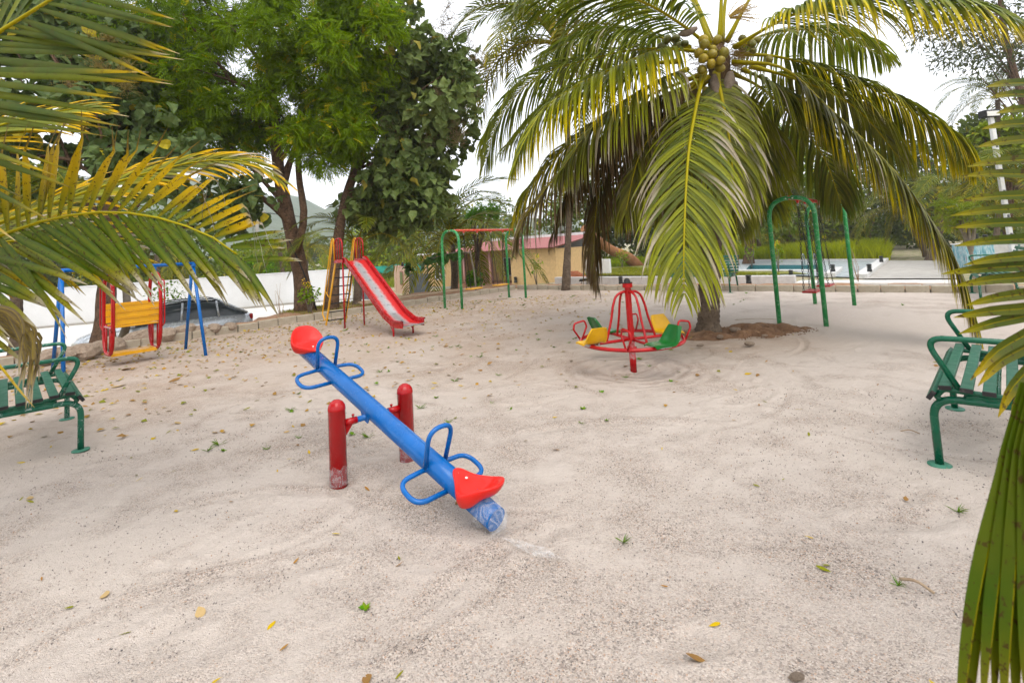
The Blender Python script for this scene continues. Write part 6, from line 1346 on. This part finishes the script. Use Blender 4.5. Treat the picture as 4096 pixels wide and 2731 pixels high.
def car():
    paint('car_silver', (.55, .58, .61), .25, .15, metal=.4); paint('car_glass', (.05, .06, .065), .06, 0.); paint('tyre', (.015, .015, .015), .8, .3); paint('lamp_red', (.4, .01, .01), .2, 0.)
    t = thing('parked_car', 'silver car parked below the bank behind the gondola swing', 'car', (-10.25, 14.55, -1.0), math.atan2(.6, .8))
    # x: -2.1 nose .. 2.1 tail ; stations (x, half width, z bottom, z top)
    st = [(-2.1, .62, .35, .52), (-2.02, .74, .24, .72), (-1.7, .83, .2, .84), (-.85, .87, .2, .98), (0, .88, .2, 1.0), (1.1, .88, .2, 1.02), (1.75, .85, .22, 1.02), (2.05, .78, .28, .98), (2.12, .66, .4, .86)]
    rows = []
    for x, w, zb, zt in st:
        rows.append([(x, s*w*k, zb+(zt-zb)*q) for s, k, q in ((-1, .86, 0), (-1, 1, .22), (-1, 1.0, .62), (-1, .95, .92), (-1, .86, 1.), (0, 0, 1.02), (1, .86, 1.), (1, .95, .92), (1, 1.0, .62), (1, 1, .22), (1, .86, 0))])
    mb = MB(); mb.grid(np.array(rows)); n = len(rows[0])
    mb.add(rows[0], [tuple(range(n))]); mb.add(rows[-1], [tuple(range(n-1, -1, -1))]); mb.build('body', 'car_silver', t)
    g = [(-.95, .80, .98, 1.0), (-.25, .72, .99, 1.44), (.4, .71, 1.0, 1.49), (1.25, .70, 1.0, 1.45), (1.95, .72, 1.0, 1.06)]; rows = []
    for x, w, zb, zt in g: rows.append([(x, s*w*k, zb+(zt-zb)*q) for s, k, q in ((-1, 1.1, 0), (-1, 1.02, .5), (-1, .92, .93), (-1, .8, 1), (1, .8, 1), (1, .92, .93), (1, 1.02, .5), (1, 1.1, 0))])
    mb = MB(); mb.grid(np.array(rows)); mb.build('glass_house', 'car_glass', t)
    P = np.array([[(x, y*w/.71, z+.012-.03*abs(y)**3) for y in np.linspace(-.6, .6, 7)] for x, w, z in ((-.25, .72, 1.44), (.1, .71, 1.475), (.4, .71, 1.49), (.9, .71, 1.48), (1.3, .70, 1.44))]); mb = MB(); mb.grid(P); Q = P.copy(); Q[..., 2] += .02; mb.grid(Q, flip=True); mb.build('roof', 'car_silver', t)
    for s in (-1, 1):
        for x0, z0, x1, z1 in ((-.95, 1.0, -.25, 1.44), (.28, 1.0, .32, 1.48), (1.2, 1.0, 1.15, 1.46), (1.95, 1.04, 1.25, 1.45)): mb = MB(); mb.tube([(x0, s*.86, z0), (x1, s*.665, z1)], .03, 6); mb.build('window_pillar', 'car_silver', t)
        mb = MB(); mb.tube([(-.2, s*.56, 1.49), (.0, s*.56, 1.53), (1.0, s*.56, 1.53), (1.2, s*.56, 1.48)], .016, 6); mb.build('roof_rail', 'black_trim', t)
        for x in (-1.35, 1.3):
            mb = MB(); mb.lathe([(.2, -.1), (.31, -.1), (.33, -.05), (.33, .05), (.31, .1), (.2, .1)], 20, (x, s*.8, .33), ax=([1, 0, 0], [0, 0, 1], [0, 1, 0])); w_ = mb.build('wheel', 'tyre', t); mb = MB(); mb.lathe([(.2, -.09), (.2, .09)], 16, (x, s*.8, .33), ax=([1, 0, 0], [0, 0, 1], [0, 1, 0])); mb.build('rim', 'steel', t, w_)
        mb = MB(); mb.box((-.8, s*.95, 1.02), (.1, .16, .11), bev=.02); mb.build('wing_mirror', 'car_silver', t)
        mb = MB(); mb.box((2.06, s*.66, .9), (.1, .2, .16), bev=.02); mb.build('tail_lamp', 'lamp_red', t); mb = MB(); mb.box((-1.98, s*.58, .66), (.16, .3, .12), bev=.02); mb.build('headlamp', 'bolt_white', t)
car()
# ------------------------------------------------------------------ soil and stones round the big palm, litter on the sand
def palm_soil():
    n1, n2 = 64, 120; P = np.zeros((n1, n2, 3)); r_ = np.random.default_rng(3)
    for i in range(n1):
        for j in range(n2):
            f = i/(n1-1); a = 2*math.pi*j/(n2-1); rx, ry = 1.2, .55; k = 1+.22*math.sin(2*a+1)+.12*math.sin(5*a)+.25*(vnoise(3*math.cos(a)+9, 3*math.sin(a)+9, 1.7)-.5); x = PALM[0]+.40+rx*f*k*math.cos(a); y = PALM[1]-.12+ry*f*k*math.sin(a)
            zz = (.055*math.exp(-((f-.5)/.24)**2)*(.3+1.1*vnoise(x, y, 2.6)) + (.10*(vnoise(x, y, 6)-.5)+.05*(vnoise(x, y, 17)-.5))*(1-f**2) + .012 - .055*f**4)
            P[i, j] = (x, y, zz)
    P[:, -1] = P[:, 0]; mb = MB(); mb.grid(P, flip=False); 
    if np.cross(P[5, 1]-P[5, 0], P[6, 0]-P[5, 0])[2] > 0: mb = MB(); mb.grid(P, flip=True)
    rough_mat('dark_soil', (.13, .068, .036), (.27, .155, .088), 4, 26, 1., .04, c3=(.33, .20, .115), t3=(.56, .66)); tag(mb.build('soil_mound', 'dark_soil'), kind='structure')
    for x, y, s, lab in ((2940, 1318, .075, 'flat pale stone on the soil right of the palm trunk'), (2995, 1372, .06, 'brown clod at the front of the soil under the palm'), (2880, 1345, .05, 'small orange stone close to the palm trunk'), (2870, 1330, .03, 'pebble on the soil close to the palm trunk'), (3060, 1340, .035, 'small clod at the end of the soil patch'), (2285, 1430, .022, 'small dark pebble left of the roundabout'), (2800, 1378, .04, 'small stone in front of the palm trunk')):
        p = G(x, y, .05); o = link('stone', ROCKS[random.randrange(6)], 'boulder'); o.location = (p[0], p[1], .045 if s > .03 else .008); o.scale = (s*1.4, s*1.2, s*.8); o.rotation_euler = (0, 0, random.uniform(0, 6)); tag(o, lab, 'stone', 'loose stones on the sand')
    p = G(3185, 2715, 0); o = link('stone', ROCKS[2], 'boulder'); o.location = (p[0], p[1], .01); o.scale = (.03, .022, .018); tag(o, 'dark grey stone on the sand at the bottom of the photo', 'stone', 'loose stones on the sand')
    # loose clods too many to pick apart
    rr = np.random.default_rng(14); n = 900; a = rr.uniform(0, 6.28, n); q = rr.random(n)**.8*1.1; X = PALM[0]+.40+1.1*q*np.cos(a); Y = PALM[1]-.12+.5*q*np.sin(a); V0 = np.array([(1, 0, 0), (-1, 0, 0), (0, .8, 0), (0, -.8, 0), (0, 0, .75), (0, 0, -.6)]); F0 = np.array([(0, 2, 4), (2, 1, 4), (1, 3, 4), (3, 0, 4), (2, 0, 5), (1, 2, 5), (3, 1, 5), (0, 3, 5)])
    s_ = rr.uniform(.005, .017, n); V = np.einsum('vk,nkj->nvj', V0, rnd_rot(n, rr))*s_[:, None, None]+np.stack([X, Y, .012+.045*np.exp(-((q-.5)/.24)**2)], -1)[:, None]; F = F0[None]+(np.arange(n)*6)[:, None, None]
    tag(link('soil_clods', fast_mesh('soil_clods', V.reshape(-1, 3), F.reshape(-1, 3), np.ones((n*6, 3))), 'dark_soil'), 'loose brown clods scattered round the palm', 'soil', kind='stuff')
palm_soil()
def branches():
    rough_mat('dry_wood', (.28, .2, .13), (.4, .3, .2), 9, 40, .6, .008)
    a, b = KC+KD*6.0+KOL*.28, KC+KD*1.6+KOL*.45; t = thing('bamboo_poles', 'thin dry poles lying along the kerb behind the swing with yellow seats', 'poles', tuple(a))
    for k in range(3): mb = MB(); mb.tube(spline([a+KOL*.1*k+[0, 0, .20+.02*k], (a+b)/2+KOL*.12*k+[0, 0, .22], b+KOL*.15*k+[0, 0, .2]], 10), .022, 7); wbuild(mb, 'pole', 'dry_wood', t)
    for lab, x0, y0, x1, y1 in (('thin dry twig in front of the swing post', 2940, 1282, 3115, 1280), ('dry curled palm leaflet on the sand at the lower right', 3600, 2325, 3740, 2382), ('thin twig on the sand before the right bench', 3600, 1731, 3680, 1740)):
        p, q = G(x0, y0), G(x1, y1); mb = MB(); mb.tube(spline([p+[0, 0, .012], (p+q)/2+[0, 0, .03], q+[0, 0, .01]], 8), .004 if 'twig' in lab else .006, 5); tag(mb.build('twig', 'dry_wood'), lab, 'twig')
    # spindly dead stems behind the far kerb
    for lab, x, y, Y in (('bare thin stems behind the far kerb right of the swing', 3436, 1150, 14.2), ('bare thin stems by the far kerb left of the hanging frond', 2925, 1150, 16.5), ('bare stem on the bank in front of the white wall', 1125, 1250, 12.9)):
        c = at(x, y, Y); t = thing('dry_plant', lab, 'plant', (c[0], c[1], .02)); r_ = random.Random(x); mb = MB()
        for k in range(4): mb.tube([(0, 0, -.05), (r_.uniform(-.15, .1), 0, .35), (r_.uniform(-.35, .1), r_.uniform(-.1, .1), r_.uniform(.7, 1.0))], [.010, .007, .003], 5)
        mb.build('stem', 'dry_wood', t)
branches()
leaf_mat('litter', .7, .1)
def litter():
    r = random.Random(12); rn = np.random.default_rng(12)
    def leaf_me(kind):
        mb = MB(); n = 7; rows = []; cu = rn.uniform(-.5, .9); tw = rn.uniform(-.6, .6); wmax = (.16, .30, .11)[kind]
        for i in range(n):
            f = i/(n-1); w = wmax*math.sin(math.pi*min(1, .06+.94*f)**.8)+.004; z = cu*.30*(f-.5)**2+.02; a = tw*(f-.5); rows.append([(f-.5, -w*math.cos(a), z-w*math.sin(a)+.25*w*cu), (f-.5+.0, 0, z), (f-.5, w*math.cos(a), z+w*math.sin(a)+.25*w*cu)])
        C = {0: [(.45, .30, .02), (.34, .17, .05), (.16, .17, .02), (.30, .16, .06)], 1: [(.34, .20, .09), (.22, .12, .06), (.42, .30, .17)], 2: [(.50, .36, .03), (.20, .20, .02), (.26, .13, .05)]}[kind]; mb.col = C[rn.integers(len(C))]; mb.grid(np.array(rows)); return mb.mesh('fallen_leaf')
    ms = [leaf_me(k) for k in (0, 0, 0, 0, 2, 2, 2, 1, 1, 0, 2, 0)]
    # a few clearly placed ones, each its own
    named = [(290, 2505, .075, 1, 'large curled brown leaf at the left edge of the sand')]
    for x, y, s, k, lab in ((1830, 2010, 0.06, 8, 'dry brown leaf beside the low footrest of the seesaw'), (800, 2440, .085, 7, 'pair of pale dry leaves left of the small green seedling'), (1080, 2505, .07, 1, 'yellow leaf lying below the seesaw post in the lower left'), (1135, 2585, .05, 9, 'orange yellow leaf at the bottom, below the seesaw post'), (1600, 2690, .06, 4, 'yellow green narrow leaf at the bottom edge'), (1470, 2715, .075, 8, 'pale curled leaf at the bottom edge beside the yellow one'), (420, 2377, .08, 7, 'brown curled leaf in the lower left'), (3305, 2250, .05, 2, 'curved yellow leaf in the lower right'), (2858, 2495, .06, 1, 'rust brown leaf in the lower middle'), (2785, 2640, .09, 8, 'dark curled leaf near the bottom, right of the middle'), (520, 1478, .26, 8, 'big pale dry teak leaf under the gondola swing'), (478, 1545, .22, 7, 'big curled tan leaf left of the gondola swing'), (700, 1520, .20, 8, 'big dark dry leaf right of the gondola swing'), (710, 1690, .12, 7, 'tan dry leaf between the left bench and the seesaw'), (1770, 1303, .14, 8, 'dry brown leaf to the right of the slide'), (2225, 1800, .07, 8, 'dark dry leaf between the seesaw and the roundabout'), (1795, 1500, .10, 7, 'dark dry leaf in the middle of the sand'), (2790, 1500, .10, 8, 'grey dry curled leaf right of the roundabout')):
        p = G(x, y, .005); o = link('fallen_leaf', ms[k], 'litter'); o.location = (p[0], p[1], sand_z(p[0], p[1])+.006); o.scale = (s*.78,)*3; o.rotation_euler = (r.uniform(-.3, .3), r.uniform(-.2, .2), r.uniform(0, 6.28)); tag(o, lab, 'leaf', 'notable fallen leaves')
    cnt = 0
    while cnt < 230:
        x, y = r.uniform(-5.5, 4.5), r.uniform(1.35, 9.5)
        if r.random() > (1.0 if x < -.5 else .38): continue
        if (x-KC[0])*KOL[0]+(y-KC[1])*KOL[1] > -.3 or math.hypot(x-PALM[0], y-PALM[1]) < .9: continue
        o = link('fallen_leaf', ms[r.randrange(len(ms))], 'litter'); s = r.choice((.032, .04, .05, .06)) if y < 5 else r.uniform(.05, .09); o.location = (x, y, float(sand_z(x, y))+.008); o.scale = (s,)*3; o.rotation_euler = (r.uniform(-.4, .4), r.uniform(-.3, .3), r.uniform(0, 6.28)); cnt += 1
        tag(o, 'small yellow or brown leaf scattered on the sand', 'leaf', 'small fallen leaves scattered on the sand')
    # the many too small to tell apart, further back
    n = 2600; P = np.zeros((n, 3)); k = 0
    while k < n:
        x, y = r.uniform(-9, 3), r.uniform(4.5, 15); dl = (x-KC[0])*KOL[0]+(y-KC[1])*KOL[1]
        if dl > -.2 or r.random() > math.exp(dl/2.6): continue
        P[k] = (x, y, float(sand_z(x, y))+.012); k += 1
    D = rn.normal(size=(n, 3))*[1, 1, .15]; c = np.array([(.34, .20, .06), (.24, .14, .06), (.40, .29, .04), (.15, .16, .03)])[rn.integers(0, 4, n)]; V, F, C = leaf_cloud(SIMPLE, P, D, .062*rn.uniform(.6, 1.4, n), c, rn, .7); tag(link('leaf_litter', fast_mesh('leaf_litter', V, F, C), 'litter'), 'scattered tiny dry leaves under the trees', 'leaf litter', kind='stuff')
    # weeds
    def weed(kind):
        mb = MB()
        for i in range(9 if kind == 0 else 16):
            a = r.uniform(0, 6.28); l = r.uniform(.5, 1); mb.col = (.06+.06*r.random(), .15+.08*r.random(), .015)
            if kind == 0:
                w = .16; d = np.array([math.cos(a), math.sin(a), r.uniform(.2, .8)])*l*.6; s = np.array([-math.sin(a), math.cos(a), 0])*w; mb.add([(0, 0, 0), d*.5+s, d, d*.5-s], [(0, 1, 2, 3)])
            else:
                d = np.array([math.cos(a), math.sin(a), r.uniform(.1, .9)])*l; s = np.array([-math.sin(a), math.cos(a), 0])*.03; mb.add([-s, s, d*.6+[0, 0, .05]+s*.6, d, d*.6+[0, 0, .05]-s*.6], [(0, 1, 2, 3, 4)])
        return mb.mesh('weed')
    wm = [weed(0), weed(1), weed(1), weed(0)]
    for x, y, s, k, lab in ((1458, 2432, .055, 0, 'small bright green seedling in the lower left of the sand'), (875, 1778, .09, 1, 'green tuft of grass left of the seesaw post'), (2492, 2165, .06, 1, 'small green tuft in the middle foreground'), (3830, 2045, .07, 1, 'little weed with a dry stalk in front of the right bench'), (3592, 2330, .05, 2, 'single upright green shoot at the lower right')):
        p = G(x, y); o = link('weed', wm[k], 'litter'); o.location = (p[0], p[1], float(sand_z(p[0], p[1]))); o.scale = (s,)*3; o.rotation_euler = (0, 0, r.uniform(0, 6)); tag(o, lab, 'weed', 'notable weeds')
    for i in range(110):
        u = r.random()
        if u < .5: x, y = r.uniform(-3, 1.6), r.uniform(4, 9)
        elif u < .8: q = KC-KOL*r.uniform(.2, 3)+KD*r.uniform(1, 9); x, y = q[0], q[1]
        else: q = KC-KOF*r.uniform(.1, 4)+KE*r.uniform(1, 11); x, y = q[0], q[1]
        o = link('weed', wm[r.randrange(4)], 'litter'); s = r.uniform(.035, .085)*(1.3 if y > 9 else 1); o.location = (x, y, float(sand_z(x, y))); o.scale = (s,)*3; o.rotation_euler = (0, 0, r.uniform(0, 6)); tag(o, 'tiny green weed sprouting from the sand', 'weed', 'tiny weeds on the sand')
    # loose gravel lying proud of the sand close to the camera
    n = 26000; an = rn.uniform(-.85, .85, n); d = 1.25+4.2*rn.random(n)**1.3; X, Y = d*np.sin(an)*1.15, d*np.cos(an); m = vnoise(X, Y, 1.1)+.4*vnoise(X, Y, 5) > .62; X, Y = X[m], Y[m]; n = len(X); Z = sand_z(X, Y)
    V0 = np.array([(1, 0, 0), (-1, 0, 0), (0, .8, 0), (0, -.8, 0), (0, 0, .75), (0, 0, -.6)]); F0 = np.array([(0, 2, 4), (2, 1, 4), (1, 3, 4), (3, 0, 4)]); M = rnd_rot(n, rn); s = rn.uniform(.0012, .0032, n)*(1+.25*d[m]); V = np.einsum('vk,nkj->nvj', V0, M)*s[:, None, None]+np.stack([X, Y, Z+s*.3], -1)[:, None]
    pal = np.array([(.15, .13, .12), (.27, .23, .2), (.40, .34, .30), (.50, .45, .40), (.09, .085, .085), (.34, .2, .115)]); C = np.repeat(pal[rn.choice(6, n, p=(.17, .22, .27, .22, .07, .05))], 6, 0)
    F = np.concatenate([F0, F0[:, ::-1]*0+np.array([(2, 0, 5), (1, 2, 5), (3, 1, 5), (0, 3, 5)])])[None]+(np.arange(n)*6)[:, None, None]
    gm, gn, gb = new_mat('gravel'); ga = N(gn, 'ShaderNodeAttribute', attribute_name='col'); gn.links.new(ga.outputs['Color'], gb.inputs['Base Color']); gb.inputs['Roughness'].default_value = .9; MATS['gravel'] = gm
    tag(link('gravel', fast_mesh('gravel', V.reshape(-1, 3), F.reshape(-1, 3), C), 'gravel'), 'loose coarse sand grains in the foreground', 'gravel', kind='stuff')
litter()

# ------------------------------------------------------------------ the air: thin haze that pales the far hill
def haze():
    mb = MB(); mb.box((0, 380, 52.5), (2020, 1380, 109)); o = mb.build('haze', None); tag(o, kind='stuff')
    m = bpy.data.materials.new('haze_air'); m.use_nodes = True; n = m.node_tree; n.nodes.clear(); v = n.nodes.new('ShaderNodeVolumePrincipled'); v.inputs['Color'].default_value = (.93, .96, 1., 1); v.inputs['Density'].default_value = .0006; v.inputs['Anisotropy'].default_value = .2
    u = n.nodes.new('ShaderNodeOutputMaterial'); n.links.new(v.outputs[0], u.inputs['Volume']); o.data.materials.append(m)
haze()
